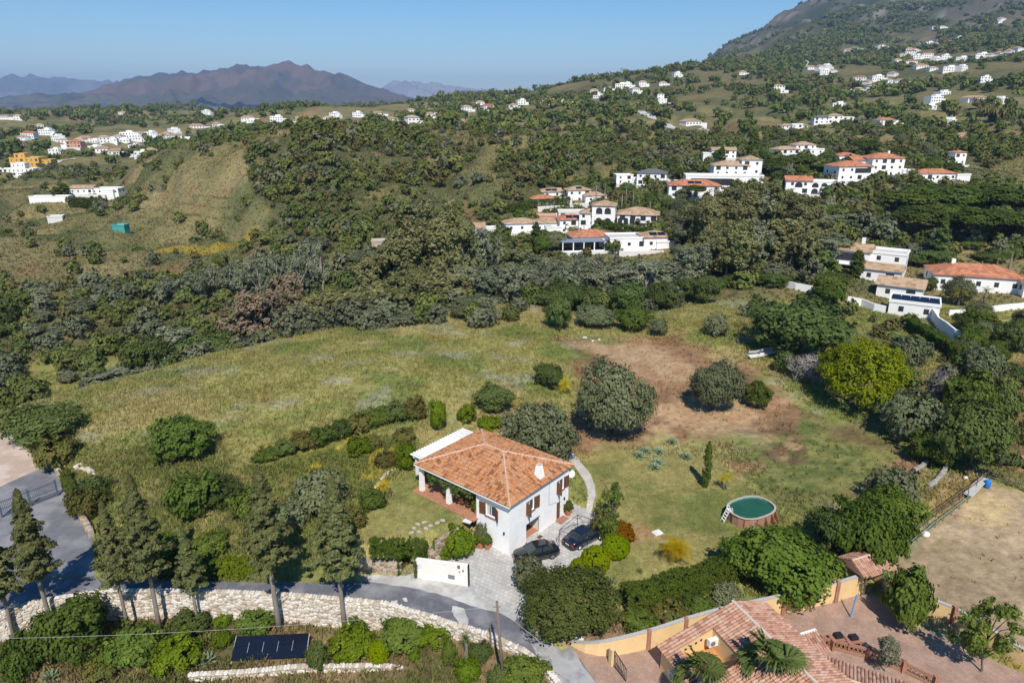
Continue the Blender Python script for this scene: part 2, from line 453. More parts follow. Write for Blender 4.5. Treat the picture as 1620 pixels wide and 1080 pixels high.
def ground_colour(x, y, z):
    u, v = proj(x, y, z)
    A = lambda *c: np.array(c, float)
    n1 = fbm(x/9, y/9, 41, 4); n2 = fbm(x/2.2, y/2.2, 43, 3); n3 = fbm(x/26, y/26, 47, 3); n4 = fbm(x/.8, y/.8, 51, 2)
    C = np.zeros(x.shape + (3,))
    # far hills: dry grass over olive ground
    far = lerp(A(.158,.136,.064), A(.090,.096,.042), smooth(-.2, .4, n3 + .5*n1 + .3*n2))
    far = lerp(far, A(.200,.165,.088), smooth(.15, .6, fbm(x/40, y/40, 61, 3) + .25*n1)*.8)
    far = lerp(far, A(.20,.115,.066), smooth(.42, .62, fbm(x/22, y/30, 63, 3))*.5)
    far = lerp(far, A(.26,.19,.022), smooth(.42, .55, fbm(x/17, y/17, 65, 3))*.7*smooth(300, 240, y)*smooth(-40, -90, x))
    for poly in ([(392,232),(430,212),(480,203),(560,203),(650,212),(720,225),(770,235),(740,270),(715,300),(650,292),(615,335),(625,390),(590,425),(470,420),(415,405),(430,335),(400,295)],
                 [(775,262),(850,225),(905,214),(1000,228),(1060,245),(1100,262),(980,282),(900,300),(830,330),(770,335),(800,290)], [(600,400),(615,330),(660,300),(690,320),(680,350),(720,345),(740,380),(640,430)]):
        kk = (1 - smooth(-8, 10, sdf(poly, u, v) + n1*10)) * smooth(205, 225, y) * smooth(480, 440, y)
        C_ = lerp(A(.055,.062,.026), A(.130,.110,.050), smooth(.05,.5,n1 + .5*n2))
        far = lerp(far, C_, kk*.85)
    # upper mountain: scrub and bare rock
    nr = fbm(x/160, y/160, 71, 5); nq = fbm(x/50, y/50, 73, 4)
    up = smooth(130, 330, z + 60*nr)
    rock = lerp(A(.032,.041,.020), A(.085,.076,.056), smooth(-.25, .3, nr*.7 + .5*nq + .35*fbm(x/38, y/150, 77, 3)))
    rock = lerp(rock, A(.170,.155,.140), smooth(.24, .55, nq + .3*fbm(x/25, y/25, 75, 3))*.8)
    far = lerp(far, lerp(A(.066,.072,.034), A(.115,.098,.046), smooth(-.2, .3, nq)), smooth(500, 900, y)*smooth(0, 120, x)*.75)
    far = lerp(far, rock, up*smooth(900, 1500, y))
    C[:] = far
    # valley floor and scrub
    C = lerp(C, lerp(A(.070,.075,.030), A(.13,.115,.05), smooth(-.3,.3,n1)), smooth(120,135,y)*smooth(215,185,y)*smooth(60, 20, x))
    # the meadow and everything near
    nearm = smooth(150, 138, y)
    mead = lerp(A(.228,.212,.078), A(.148,.168,.052), smooth(-.2,.35,n1 + .5*n2))
    mead = lerp(mead, A(.290,.245,.115), smooth(.10,.55,n3 + .5*fbm(x/5,y/5,81,3))*.75)
    mead = lerp(mead, A(.27,.265,.21), smooth(.22,.55,fbm(x/6,y/3.5,83,3) + .2*n2)*.55)
    mead = lerp(mead, A(.20,.140,.045), smooth(.40,.6,fbm(x/7,y/5,85,3))*.45)
    C = lerp(C, mead, nearm)
    def m(poly, soft, amp=1.0, nz=None):
        d = sdf(poly, u, v) + (n1*14 + n2*8 if nz is None else nz)
        return (1 - smooth(-soft, soft, d)) * smooth(150, 140, y) * amp
    # left scrub bank
    k = m([(60,690),(250,700),(420,730),(560,700),(640,690),(660,740),(560,830),(560,920),(150,925),(100,760)], 14)
    C = lerp(C, lerp(A(.105,.120,.036), A(.175,.160,.062), smooth(-.2,.4,n2 + .5*n1)), k*.85)
    k = m([(440,690),(560,680),(640,700),(600,770),(480,780),(430,740)], 14)
    C = lerp(C, lerp(A(.11,.12,.03), A(.30,.24,.03), smooth(.1,.5,n2 + .3*n4)), k*.7)
    # cleared ground on the right: earth, dark earth, weeds
    k = m([(880,540),(980,545),(1090,548),(1190,580),(1290,650),(1410,690),(1450,740),(1360,790),(1230,770),(1180,700),(1040,700),(930,715),(900,690),(940,600)], 16, nz=n1*30+n2*16+n3*10)
    earth = lerp(A(.215,.130,.075), A(.115,.076,.044), smooth(-.15,.3,n1 + .4*n2))
    earth = lerp(earth, A(.32,.215,.135), smooth(.15,.5,n3 + .5*n2))
    C = lerp(C, earth, k)
    k = m([(900,545),(1000,540),(1070,570),(1110,600),(1050,600),(960,575)], 10) + m([(1070,640),(1120,610),(1180,640),(1190,680),(1100,690)], 14)
    C = lerp(C, lerp(A(.37,.26,.165), A(.29,.185,.11), smooth(-.2,.3,n2)), np.clip(k,0,1)*.85)
    k = m([(1150,720),(1220,680),(1280,650),(1330,690),(1420,710),(1430,760),(1300,790),(1210,790),(1150,750)], 22)
    weeds = lerp(A(.092,.112,.036), A(.155,.155,.055), smooth(-.3,.3,n2+.5*n4))
    C = lerp(C, weeds, k*smooth(.12,-.12,fbm(x/7,y/7,91,4)))
    k = m([(1180,770),(1260,740),(1300,800),(1300,840),(1240,830),(1190,800)], 16)
    C = lerp(C, weeds, k*.6)
    # mown garden on the right
    k = m([(910,745),(960,705),(1040,720),(1120,700),(1190,770),(1230,830),(1180,890),(1000,940),(920,900),(1000,840),(940,790)], 14)
    lawn = lerp(A(.245,.225,.095), A(.145,.165,.055), smooth(-.15,.4,n1*1.2 + .35*n2))
    lawn = lerp(lawn, A(.25,.215,.10), smooth(.2,.6,n2*.7 + .5*n3)*.7)
    C = lerp(C, lawn, k)
    k = m([(985,840),(1020,828),(1050,848),(1010,858)], 8) + m([(1150,735),(1205,728),(1215,742),(1165,748)], 8)
    C = lerp(C, A(.30,.19,.115), np.clip(k,0,1)*.8)
    # upper lawn on the left of the house
    k = m([(562,818),(600,778),(648,742),(672,770),(748,824),(700,852),(668,868),(640,842),(600,850),(575,858)], 5, nz=n2*3)
    C = lerp(C, lerp(lawn, A(.165,.180,.058), A(.35,.35,.35)[0]*np.ones(x.shape)), k)
    k = m([(912,735),(930,770),(938,800),(905,795),(900,750)], 5, nz=n2*3)
    C = lerp(C, A(.165,.18,.06), k)
    # horse paddock
    k = m([(1392,905),(1450,852),(1560,768),(1720,800),(1900,1200),(1600,1040),(1500,985),(1440,950),(1405,925)], 8)
    pd = lerp(A(.330,.250,.170), A(.245,.185,.125), smooth(-.2,.4,n3*.8 + .6*n1))
    pd = lerp(pd, A(.15,.12,.06), smooth(.45,.6,n2+.2*n4)*.6)
    C = lerp(C, pd, k)
    k = m([(1520,790),(1570,778),(1600,800),(1590,835),(1530,825)], 10)
    C = lerp(C, A(.46,.35,.19), k*.6)
    k = m([(1470,790),(1500,755),(1545,735),(1560,765),(1480,830)], 10)
    C = lerp(C, A(.27,.19,.09), k*.7)
    k = m([(1560,640),(1640,560),(1760,700),(1700,800),(1560,740)], 14)
    C = lerp(C, lerp(A(.215,.14,.075), A(.13,.11,.045), smooth(-.1,.4,n1)), k)
    # garden under the wall, bottom left
    g = (sdf(garden_xy, x, y) < .1)
    gc = lerp(A(.105,.095,.040), A(.20,.145,.085), smooth(-.1,.4,n1 + .4*n2))
    C = np.where(g[..., None], gc, C)
    # verge beside the road on the right
    k = m([(830,960),(870,960),(1000,990),(985,1030),(905,1022),(860,1005)], 5)
    C = lerp(C, A(.20,.14,.09), k)
    return np.clip(C * np.array([1.12,1.10,1.0]) * (1 + .22*n4 + .12*n2)[..., None], .01, .9)

CG = ground_colour(XG, YG, HG)
VV = np.stack([XG, YG, HG], -1).reshape(-1, 3)
idx = np.arange(NS*NR).reshape(NS, NR)
FF = np.stack([idx[:-1,:-1], idx[1:,:-1], idx[1:,1:], idx[:-1,1:]], -1).reshape(-1, 4)
gm = mat('ground', (0,0,0), rough=.95, var=.35, scale=1.6, bump=.6, bscale=3.5, vcol=True, spec=.1)
tag(link('ground', fast_mesh('ground', VV, FF, gm, col=CG.reshape(-1, 3), smooth_=True)), 'open country of dry grass, scrub and bare earth around the houses', 'ground', kind='structure')

def sheet(name, poly, z, m_, label, cat):
    bm = bmesh.new()
    f = bm.faces.new([bm.verts.new((p[0], p[1], z + G0)) for p in poly])
    if f.normal.z < 0 or f.calc_area() == 0: f.normal_flip()
    f.normal_update()
    if f.normal.z < 0: f.normal_flip()
    bmesh.ops.triangulate(bm, faces=bm.faces[:])
    me = bpy.data.meshes.new(name); bm.to_mesh(me); bm.free(); me.materials.append(m_)
    return tag(link(name, me), label, cat, kind='structure')

def roughen(poly, step=.5, amp=.07):
    out = []
    for i in range(len(poly)):
        a = np.array(poly[i]); b = np.array(poly[(i+1) % len(poly)]); n = max(1, int(np.linalg.norm(b-a)/step))
        for k in range(n):
            p = a + (b-a)*k/n
            out.append(tuple(p + (rng.random(2)-.5)*2*amp))
    return out

def paving(name, c1, c2, mortar, scale, msize=.03, rough=.85, off=.5, dirt=.25):
    if name in MATS: return MATS[name]
    m = mat(name, c1, rough=rough)
    n = m.node_tree.nodes; l = m.node_tree.links; b = n['Principled BSDF']
    tc = n['Texture Coordinate']
    br = n.new('ShaderNodeTexBrick'); br.offset = off
    br.inputs['Color1'].default_value = (*c1,1); br.inputs['Color2'].default_value = (*c2,1); br.inputs['Mortar'].default_value = (*mortar,1)
    br.inputs['Scale'].default_value = scale; br.inputs['Mortar Size'].default_value = msize; br.inputs['Row Height'].default_value = .5; br.inputs['Brick Width'].default_value = .5
    mp = n.new('ShaderNodeMapping'); mp.inputs['Rotation'].default_value = (0,0,.6)
    l.new(tc.outputs['Object'], mp.inputs[0]); l.new(mp.outputs[0], br.inputs['Vector'])
    nz = n.new('ShaderNodeTexNoise'); nz.inputs['Scale'].default_value = .7; nz.inputs['Detail'].default_value = 8; nz.inputs['Roughness'].default_value = .7
    l.new(tc.outputs['Object'], nz.inputs['Vector'])
    mr = n.new('ShaderNodeMapRange'); mr.inputs['From Min'].default_value=.3; mr.inputs['From Max'].default_value=.7; mr.inputs['To Min'].default_value = 1-dirt; mr.inputs['To Max'].default_value = 1+dirt
    l.new(nz.outputs['Fac'], mr.inputs['Value'])
    vm = n.new('ShaderNodeVectorMath'); vm.operation='SCALE'
    l.new(br.outputs['Color'], vm.inputs[0]); l.new(mr.outputs[0], vm.inputs['Scale']); l.new(vm.outputs[0], b.inputs['Base Color'])
    return m

def patchy(name, c1, c2, c3, s1, s2, lo=.45, hi=.6, rough=.9):
    """two-scale worn surface: base c1/c2 at fine scale, patches of c3"""
    m = mat(name, c1, rough=rough, var=.5, scale=s1, var2=c2)
    n = m.node_tree.nodes; l = m.node_tree.links; b = n['Principled BSDF']
    cur = b.inputs['Base Color'].links[0].from_socket
    nz = n.new('ShaderNodeTexNoise'); nz.inputs['Scale'].default_value = s2; nz.inputs['Detail'].default_value = 7; nz.inputs['Roughness'].default_value = .6
    l.new(n['Texture Coordinate'].outputs['Object'], nz.inputs['Vector'])
    mr = n.new('ShaderNodeMapRange'); mr.inputs['From Min'].default_value = lo; mr.inputs['From Max'].default_value = hi
    l.new(nz.outputs['Fac'], mr.inputs['Value'])
    mx = n.new('ShaderNodeMix'); mx.data_type='RGBA'; l.new(mr.outputs[0], mx.inputs['Factor']); l.new(cur, mx.inputs['A']); mx.inputs['B'].default_value=(*c3,1)
    l.new(mx.outputs['Result'], b.inputs['Base Color'])
    return m

asph = patchy('asphalt', (.150,.150,.165), (.090,.090,.104), (.235,.235,.24), 2.2, .35, .48, .68)
concrete = patchy('old_concrete', (.42,.41,.38), (.30,.29,.27), (.50,.49,.46), 2.5, .5)
sheet('road', road_xy, .012, asph, 'worn grey asphalt lane curving past the white gate wall', 'road')
# pale broken concrete along the far edge of the lane and its lower end
edge = [(560,916),(597,909),(640,911),(658,906),(700,905),(746,914),(756,946),(800,960),(824,968),(815,982),(790,970),(745,957),(700,942),(655,930),(597,922)]
sheet('road_edge', roughen(P2(edge), .6, .10), .022, concrete, 'broken pale concrete strip along the far edge of the lane', 'kerb')
low = [(842,1018),(870,1012),(905,1024),(925,1055),(942,1080),(955,1105),(900,1105),(880,1085),(872,1060),(850,1040)]
sheet('road_end', roughen(P2(low), .6, .12), .020, patchy('cracked_concrete',(.40,.40,.39),(.30,.30,.30),(.22,.22,.22),1.6,.45,.5,.62), 'cracked light concrete at the lower end of the lane', 'road')
for i, pts in enumerate([[(716,958),(733,962),(742,980),(738,992),(726,985),(714,966)], [(618,950),(630,948),(629,954),(619,955)], [(637,946),(644,945),(646,951),(639,951)]]):
    sheet('road_patch', roughen(P2(pts), .3, .06), .020, concrete, ['large','oval','small'][i] + ' pale cement repair patch in the asphalt lane', 'road')
court_m = patchy('court_concrete', (.165,.165,.178), (.120,.120,.132), (.235,.23,.235), 1.8, .25)
sheet('courtyard', court_xy, .016, court_m, 'grey concrete forecourt in front of the metal gate', 'yard')
gv = P2([(-160,700),(0,672),(20,690),(70,738),(40,752),(0,770),(-160,830)])
sheet('gravel_yard', roughen(gv, .8, .1), .026, patchy('pink_gravel', (.47,.36,.29), (.36,.27,.21), (.52,.42,.35), 5, .4), 'pale pink gravel yard behind the metal gate', 'yard')
drive_m = paving('stamped_paving', (.47,.455,.43), (.39,.375,.35), (.27,.255,.235), 1.15, .022)
sheet('driveway', drive_xy, .020, drive_m, 'pale stamped paving of the driveway round the white villa', 'driveway')
patio_m = paving('pink_paving', (.37,.25,.19), (.31,.205,.155), (.25,.165,.125), 2.4, .03)
sheet('patio', patio_xy, .018, patio_m, 'pinkish paved yard of the yellow house', 'patio')
path_px = [(898,716),(906,716),(922,735),(934,750),(941,768),(942,785),(935,812),(927,812),(929,790),(929,772),(922,757),(912,742),(900,728)]
bm = bmesh.new()
pth = [hit(u, v) for u, v in path_px]
f = bm.faces.new([bm.verts.new((p.x, p.y, p.z+.06)) for p in pth]); bmesh.ops.triangulate(bm, faces=[f]); bmesh.ops.recalc_face_normals(bm, faces=bm.faces[:])
bmesh.ops.subdivide_edges(bm, edges=bm.edges[:], cuts=4, use_grid_fill=True)
for v_ in bm.verts: v_.co.z = gz(v_.co.x, v_.co.y) + .05
me = bpy.data.meshes.new('path'); bm.to_mesh(me); bm.free(); me.materials.append(patchy('path_paving',(.46,.43,.38),(.36,.33,.29),(.5,.48,.44),3,.8))
tag(link('path', me), 'curved light paved footpath beside the white villa', 'path', kind='structure')

# ------------------------------------------------------------------ distant mountains (each a relief of its own)
def mountain(name, ridge, dist, depth, col_a, col_b, seed, label, amp=.10, rise=None):
    """ridge: skyline points (u, v) of the photograph; relief grows from front foot to ridge and falls behind"""
    us = np.array([p[0] for p in ridge], float); zs = np.array([CZ + dist*float(qv(p[1])) for p in ridge])
    xs = np.array([float(su(*p))*dist for p in ridge])
    n, k = 420, 130
    X = np.linspace(xs[0], xs[-1], n)[:, None]; T = np.linspace(-1, .8, k)[None, :]
    Z = pchip(xs, zs, X[:, 0])[:, None]
    Hh = np.maximum(Z - 0, 5)
    prof = 1 - np.abs(T)**.95
    Yw = dist + T*depth + 0*X
    Xw = X + 0*T
    w = depth*.55
    er = (1 - np.abs(fbm(Xw/w, Yw/w*.5, seed, 6))) - .75
    fine = fbm(Xw/w*7, Yw/w*5, seed+9, 4)
    er2 = (1 - np.abs(fbm(Xw/w*2.3, Yw/w*1.1, seed+5, 5))) - .75
    Zw = Hh*prof + (er*.75 + er2*.45)*Hh*smooth(0, .16, np.abs(T)) + fine*Hh*amp*.9*smooth(0,.05,np.abs(T)) + fine*Hh*.03 + er2*Hh*.05
    c = lerp(np.array(col_a), np.array(col_b), smooth(-.3,.3, fbm(Xw/w*2, Yw/w*2, seed+3, 5)))
    V = np.stack([Xw, Yw, Zw], -1).reshape(-1,3)
    ii = np.arange(n*k).reshape(n,k)
    F = np.stack([ii[:-1,:-1], ii[1:,:-1], ii[1:,1:], ii[:-1,1:]], -1).reshape(-1,4)
    mm = mat('mountain', (0,0,0), rough=1, vcol=True, spec=0)
    tag(link(name, fast_mesh(name, V, F, mm, col=c.reshape(-1,3), smooth_=True)), label, 'mountain', kind='structure')

mountain('brown_mountain', [(60,178),(140,163),(190,142),(220,134),(245,128),(275,120),(300,118),(330,117),(352,113),(375,109),(395,105),(410,107),(425,110),(432,107),(442,104),(455,107),(480,111),(505,116),(530,121),(570,131),(605,141),(640,152),(680,165),(720,180)], 7200, 1900, (.125,.082,.058), (.072,.066,.045), 101, 'broad reddish brown mountain in the distance, the tallest of the left skyline')
mountain('blue_foothill', [(-320,165),(-150,160),(-60,160),(0,157),(45,152),(90,150),(140,148),(190,151),(240,160),(275,176),(300,186)], 6000, 900, (.055,.062,.045), (.10,.085,.06), 131, 'low dark blue foothill in front of the left mountains')
mountain('blue_range', [(-330,150),(-150,142),(-60,140),(0,137),(18,130),(35,128),(60,126),(85,124),(100,127),(115,124),(128,126),(152,128),(180,133),(192,135),(205,130),(217,132),(228,130),(242,137),(300,150),(360,160)], 13000, 2600, (.10,.095,.075), (.17,.155,.13), 151, 'pale blue rocky range at the far left skyline')
mountain('pale_range', [(540,165),(600,144),(618,137),(640,130),(655,129),(672,132),(700,135),(730,138),(760,140),(790,143),(815,148),(840,152),(900,160),(960,168)], 17000, 3000, (.30,.26,.22), (.24,.21,.18), 171, 'very pale far rocky range behind the brown mountain')
mountain('small_blue_hill', [(600,180),(650,170),(690,160),(715,152),(740,148),(760,149),(785,152),(810,158),(850,168),(900,178)], 5200, 700, (.075,.075,.05), (.12,.10,.07), 191, 'small dark blue hill at the right end of the far mountains')
# ------------------------------------------------------------------ foliage
def unit(v):
    return v / np.maximum(np.linalg.norm(v, axis=-1, keepdims=True), 1e-9)

def leaves_from(cent, outd, crad, m, leaf, g, flat=.75, aspect=1.7, up=.25, jit=.7):
    """rhombic leaves (or leaf sprays) in clumps: cent (n,3), outd (n,3) outward, crad (n,) clump radius"""
    n = len(cent)
    d = unit(g.normal(size=(n, m, 3)))
    rr = g.random((n, m, 1))**.45
    off = d*rr*crad[:, None, None]*np.array([1, 1, flat])
    P = cent[:, None, :] + off
    N = unit(d*.8 + outd[:, None, :]*.7 + np.array([0, 0, up]) + g.normal(size=(n, m, 3))*jit*.6)
    P = P.reshape(-1, 3); N = N.reshape(-1, 3)
    T = unit(np.cross(N, g.normal(size=N.shape)))
    B = np.cross(N, T)
    s = leaf*(.6 + .8*g.random((len(P), 1)))
    V = np.stack([P - T*s*aspect*.5, P + B*s*.5, P + T*s*aspect*.5, P - B*s*.5], 1).reshape(-1, 3)
    F = np.arange(len(V)).reshape(-1, 4)
    rnd = np.clip(.55*np.repeat(g.random(n), m) + .45*g.random(n*m), 0, 1)
    return V, F, rnd

def ball_centres(n, rx, rz, zc, g, lump=.25, low=-.55, shell=.35, k=3.0):
    d = unit(g.normal(size=(n*3, 3)))
    d = d[d[:, 2] > low][:n]
    ph = g.random(6)*6.28
    lm = 1 + lump*(np.sin(d[:, 0]*k + ph[0])*np.sin(d[:, 1]*k + ph[1]) + .6*np.sin(d[:, 2]*k*1.7 + ph[2] + d[:, 0]*2))
    r = (1 - shell*g.random(len(d))**1.5)*lm
    c = d*r[:, None]*np.array([rx, rx, rz]); c[:, 2] += zc
    return c, d

def crown_ball(name, m_, R_=3, H=5, n=150, m=50, leaf=.22, cl=.75, seed=1, low=-.6, lump=.22, z0=.12, k=3.0, shell=.35, **kw):
    g = np.random.default_rng(seed)
    rz = H*(1-z0)/2
    c, d = ball_centres(n, R_-cl*.5, rz-cl*.35, H*z0+rz, g, lump=lump, low=low, k=k, shell=shell)
    cr = cl*(.7 + .6*g.random(len(c)))
    V, F, r = leaves_from(c, d, cr, m, leaf, g, **kw)
    return fast_mesh(name, V, F, m_, rnd=r)

def crown_multi(name, m_, R_=4, H=16, n=26, sub=(1.4, 2.4), per=16, m=34, leaf=.35, cl=.8, seed=1, z0=.25, power=.8, **kw):
    """several separate foliage masses held on limbs: gaps of sky between them"""
    g = np.random.default_rng(seed)
    CC = []; DD = []; cent = []
    for i in range(n):
        t = z0 + (1-z0)*(i+.5)/n
        e = math.sin(math.pi*min(1, max(0, (t-z0)/(1-z0)))**power)
        a = g.random()*6.28; rr = R_*(.35+.5*g.random())*(.35+.65*e)
        p = np.array([math.cos(a)*rr, math.sin(a)*rr, H*t*.96]); s = g.uniform(*sub)*(.6+.5*e)
        c, d = ball_centres(per, s, s*1.05, 0, g, lump=.2, low=-.75)
        CC.append(c+p); DD.append(unit(d + .5*unit(p-np.array([0,0,H*.5]))[None])); cent.append(p)
    C = np.concatenate(CC); D = np.concatenate(DD)
    V, F, r = leaves_from(C, D, cl*(.6+.7*g.random(len(C))), m, leaf, g, **kw)
    return fast_mesh(name, V, F, m_, rnd=r), cent

def crown_conifer(name, m_, R_=2.4, H=13, z0=.42, n=320, m=34, leaf=.2, cl=.5, seed=1, blunt=.75):
    g = np.random.default_rng(seed)
    lev = np.sort(g.random(n))**.85
    a = np.arange(n)*2.4 + g.random(n)*.9
    wh = .66 + .34*np.sin(lev*26 + np.sin(a*2)*1.8 + g.random()*6)
    prof = R_*(1-lev)**blunt*(.55+.45*smooth(0, .14, lev))*wh
    fr = .25+.80*g.random(n)**.6
    rr = prof*fr + .08
    z = H*(z0 + (1-z0)*lev) - .16*rr + (fr-.6)*.35
    c = np.stack([np.cos(a)*rr, np.sin(a)*rr, z], 1)
    d = unit(np.stack([np.cos(a), np.sin(a), .45+0*a], 1))
    V, F, r = leaves_from(c, d, cl*(.55+.65*g.random(n))*(.22+.78*(1-lev)), m, leaf, g, flat=.55, aspect=2.2, up=.2)
    return fast_mesh(name, V, F, m_, rnd=r)

def crown_column(name, m_, R_=.5, H=5.5, n=130, m=26, leaf=.11, cl=.2, seed=1):
    g = np.random.default_rng(seed)
    t = g.random(n); a = g.random(n)*6.28
    r = R_*np.minimum(1, (1.03-t)*2.6)**.7*np.minimum(1, .55+t*2)*(.55+.45*g.random(n))
    c = np.stack([np.cos(a)*r, np.sin(a)*r, .15+t*H*.97], 1)
    d = unit(np.stack([np.cos(a), np.sin(a), .3+0*a], 1))
    V, F, rn = leaves_from(c, d, cl*(.7+.5*g.random(n)), m, leaf, g, flat=1.8, aspect=2.4)
    return fast_mesh(name, V, F, m_, rnd=rn)

def crown_umbrella(name, m_, R_=5, H=12, n=170, m=40, leaf=.3, cl=.8, seed=1, th=.2):
    g = np.random.default_rng(seed)
    d = unit(g.normal(size=(n*2, 3))); d[:, 2] = np.abs(d[:, 2]); d = d[:n]
    lm = 1 + .18*np.sin(d[:, 0]*4+g.random()*6)*np.sin(d[:, 1]*4+g.random()*6)
    c = d*np.array([R_, R_, H*th*1.5])*lm[:, None]*(.75+.25*g.random((n, 1)))
    c[:, 2] += H*(1-th*1.5) - cl*.2
    V, F, r = leaves_from(c, unit(d+np.array([0,0,.4])), cl*(.7+.6*g.random(n)), m, leaf, g, flat=.6)
    return fast_mesh(name, V, F, m_, rnd=r)

def trunk_mesh(name, m_, H=5, r0=.2, seed=1, top=.6, limbs=5, spread=1.5, targets=None, lean=.15, n=7, stubs=0):
    g = random.Random(seed)
    b = MB()
    pts = []; x = y = 0
    k = 6
    for i in range(k+1):
        t = i/k
        pts.append((x, y, -.35 + (H*top+.35)*t)); x += g.uniform(-lean, lean); y += g.uniform(-lean, lean)
    b.tube(pts, [r0*(1.25 if i == 0 else 1 - .55*i/k) for i in range(k+1)], n)
    tg = targets if targets is not None else [(math.cos(i*2.4+g.random())*spread, math.sin(i*2.4+g.random())*spread, H*g.uniform(.6, .85)) for i in range(limbs)]
    for q in tg:
        q = Vector(q); j = min(k, max(2, int(k*min(.95, .55*q.z/(H*top)+.1))))
        a = Vector(pts[j]); mid = a.lerp(q, .5) + Vector((g.uniform(-.3,.3), g.uniform(-.3,.3), .15*q.z*.3))
        b.tube([a, mid, q], [r0*.5, r0*.3, r0*.1], 5, cap=False)
    for i in range(stubs):
        z = H*(.12+.3*g.random()); a = g.random()*6.28
        b.tube([(0,0,z), (math.cos(a)*.9, math.sin(a)*.9, z+.25)], [.05, .015], 4)
    return b.mesh(name, m_, True)

L_olive = leafmat('olive_leaf', (0.1, 0.116, 0.062), (0.215, 0.22, 0.13), .25)
L_broad = leafmat('green_leaf', (0.08, 0.112, 0.03), (0.165, 0.195, 0.06), .35)
L_dark = leafmat('dark_leaf', (0.06, 0.082, 0.03), (0.135, 0.158, 0.06), .25)
L_fig = leafmat('fig_leaf', (0.07, 0.11, 0.026), (0.15, 0.19, 0.055), .35)
L_lime = leafmat('lime_leaf', (0.17, 0.19, 0.028), (0.275, 0.275, 0.055), .40, tint=.1)
L_yel = leafmat('yellow_green_leaf', (0.095, 0.14, 0.024), (0.2, 0.23, 0.05), .35)
L_euca = leafmat('gum_leaf', (0.13, 0.138, 0.062), (0.27, 0.255, 0.135), .30)
L_eucg = leafmat('grey_gum_leaf', (0.135, 0.15, 0.092), (0.27, 0.275, 0.19), .25)
L_eucb = leafmat('brown_gum_leaf', (0.165, 0.13, 0.085), (0.29, 0.235, 0.165), .25)
L_pine = leafmat('pine_needle', (0.05, 0.072, 0.02), (0.115, 0.135, 0.04), .20)
L_con = leafmat('cypress_spray', (0.078, 0.09, 0.04), (0.195, 0.19, 0.09), .2, tint=.12)
L_shrub = leafmat('scrub_leaf', (0.072, 0.096, 0.034), (0.17, 0.182, 0.068), .25, tint=.35)
L_grey = leafmat('grey_twig', (.17,.155,.145), (.28,.26,.245), .1)
L_orange = leafmat('orange_flower', (.42,.085,.010), (.10,.12,.02), .3)
L_brown = leafmat('dry_leaf', (0.147,0.112,0.048), (0.098,0.112,0.039), .25)
L_palm = leafmat('palm_leaf', (.110,.150,.050), (.240,.270,.110), .3)
L_gold = leafmat('golden_palm_leaf', (.58,.38,.035), (.30,.28,.050), .35)
L_agave = leafmat('agave_leaf', (0.16, 0.2, 0.13), (0.27, 0.32, 0.21), .1)
M_bark = mat('bark', (.13,.105,.085), rough=.9, var=.3, scale=9)
M_barkg = mat('pale_bark', (.34,.31,.27), rough=.85, var=.35, scale=4)
M_barkc = mat('grey_bark', (.215,.185,.155), rough=.9, var=.3, scale=8)

LIB = {}
def lib(kind, items, R_, H): LIB[kind] = (items, R_, H)

def mk(kind, fn, R_, H, seeds, tr, **kw):
    it = []
    for s in seeds:
        cr = fn('crown', R_=R_, H=H, seed=s, **kw)
        tg = None
        if isinstance(cr, tuple): cr, tg = cr
        it.append((cr, tr(s, tg) if tr else None))
    lib(kind, it, R_, H)

mk('olive', lambda nm, **k: crown_ball(nm, L_olive, **k), 3.6, 5.2, (1, 2, 3), lambda s, t: trunk_mesh('trunk', M_bark, 5.2, .3, s, .5, 6, 2.0), n=210, m=60, leaf=.17, cl=.72, z0=.06, lump=.2)
mk('broad', lambda nm, **k: crown_ball(nm, L_broad, **k), 3, 4.6, (4, 5), lambda s, t: trunk_mesh('trunk', M_bark, 4.6, .16, s, .5, 5, 1.6), n=150, m=55, leaf=.20, cl=.66, z0=.05, lump=.24)
mk('dark', lambda nm, **k: crown_ball(nm, L_dark, **k), 3.4, 5, (6, 7), lambda s, t: trunk_mesh('trunk', M_bark, 5, .2, s, .5, 6, 1.8), n=190, m=52, leaf=.20, cl=.72, z0=.04, lump=.28)
mk('fig', lambda nm, **k: crown_ball(nm, L_fig, **k), 4, 5, (8, 44), lambda s, t: trunk_mesh('trunk', M_barkc, 5, .22, s, .45, 7, 2.2), n=230, m=50, leaf=.25, cl=.72, z0=.02, lump=.26, up=.4, jit=.6, aspect=1.3)
mk('dome', lambda nm, **k: crown_ball(nm, leafmat('dome_leaf', (.050,.064,.022), (.120,.130,.046), .25, tint=.05), **k), 4.6, 5, (45,), None, n=430, m=52, leaf=.15, cl=.62, z0=0, lump=.16, low=-.5)
mk('gum', lambda nm, **k: crown_ball(nm, L_euca, **k), 3.2, 16, (46, 47, 48), lambda s, t: trunk_mesh('trunk', M_barkg, 16, .28, s, .7, 7, 1.6), n=300, m=40, leaf=.33, cl=.72, z0=.10, lump=.42, k=4.5, up=0, flat=1.25, jit=1.0)
mk('gumgrey', lambda nm, **k: crown_ball(nm, L_eucg, **k), 3.2, 13, (49, 50, 51), lambda s, t: trunk_mesh('trunk', M_barkg, 13, .24, s, .7, 7, 1.6), n=250, m=36, leaf=.30, cl=.68, z0=.10, lump=.42, k=4.2, up=0, flat=1.25, jit=1.0)
mk('lime', lambda nm, **k: crown_ball(nm, L_lime, **k), 4.6, 7, (9,), lambda s, t: trunk_mesh('trunk', M_bark, 7, .25, s, .5, 7, 2.6), n=230, m=70, leaf=.17, cl=.8, z0=.1, lump=.16, up=.6)
mk('yellow', lambda nm, **k: crown_ball(nm, L_yel, **k), 1.5, 1.8, (10, 11), None, n=90, m=42, leaf=.13, cl=.36, z0=.0, lump=.25)
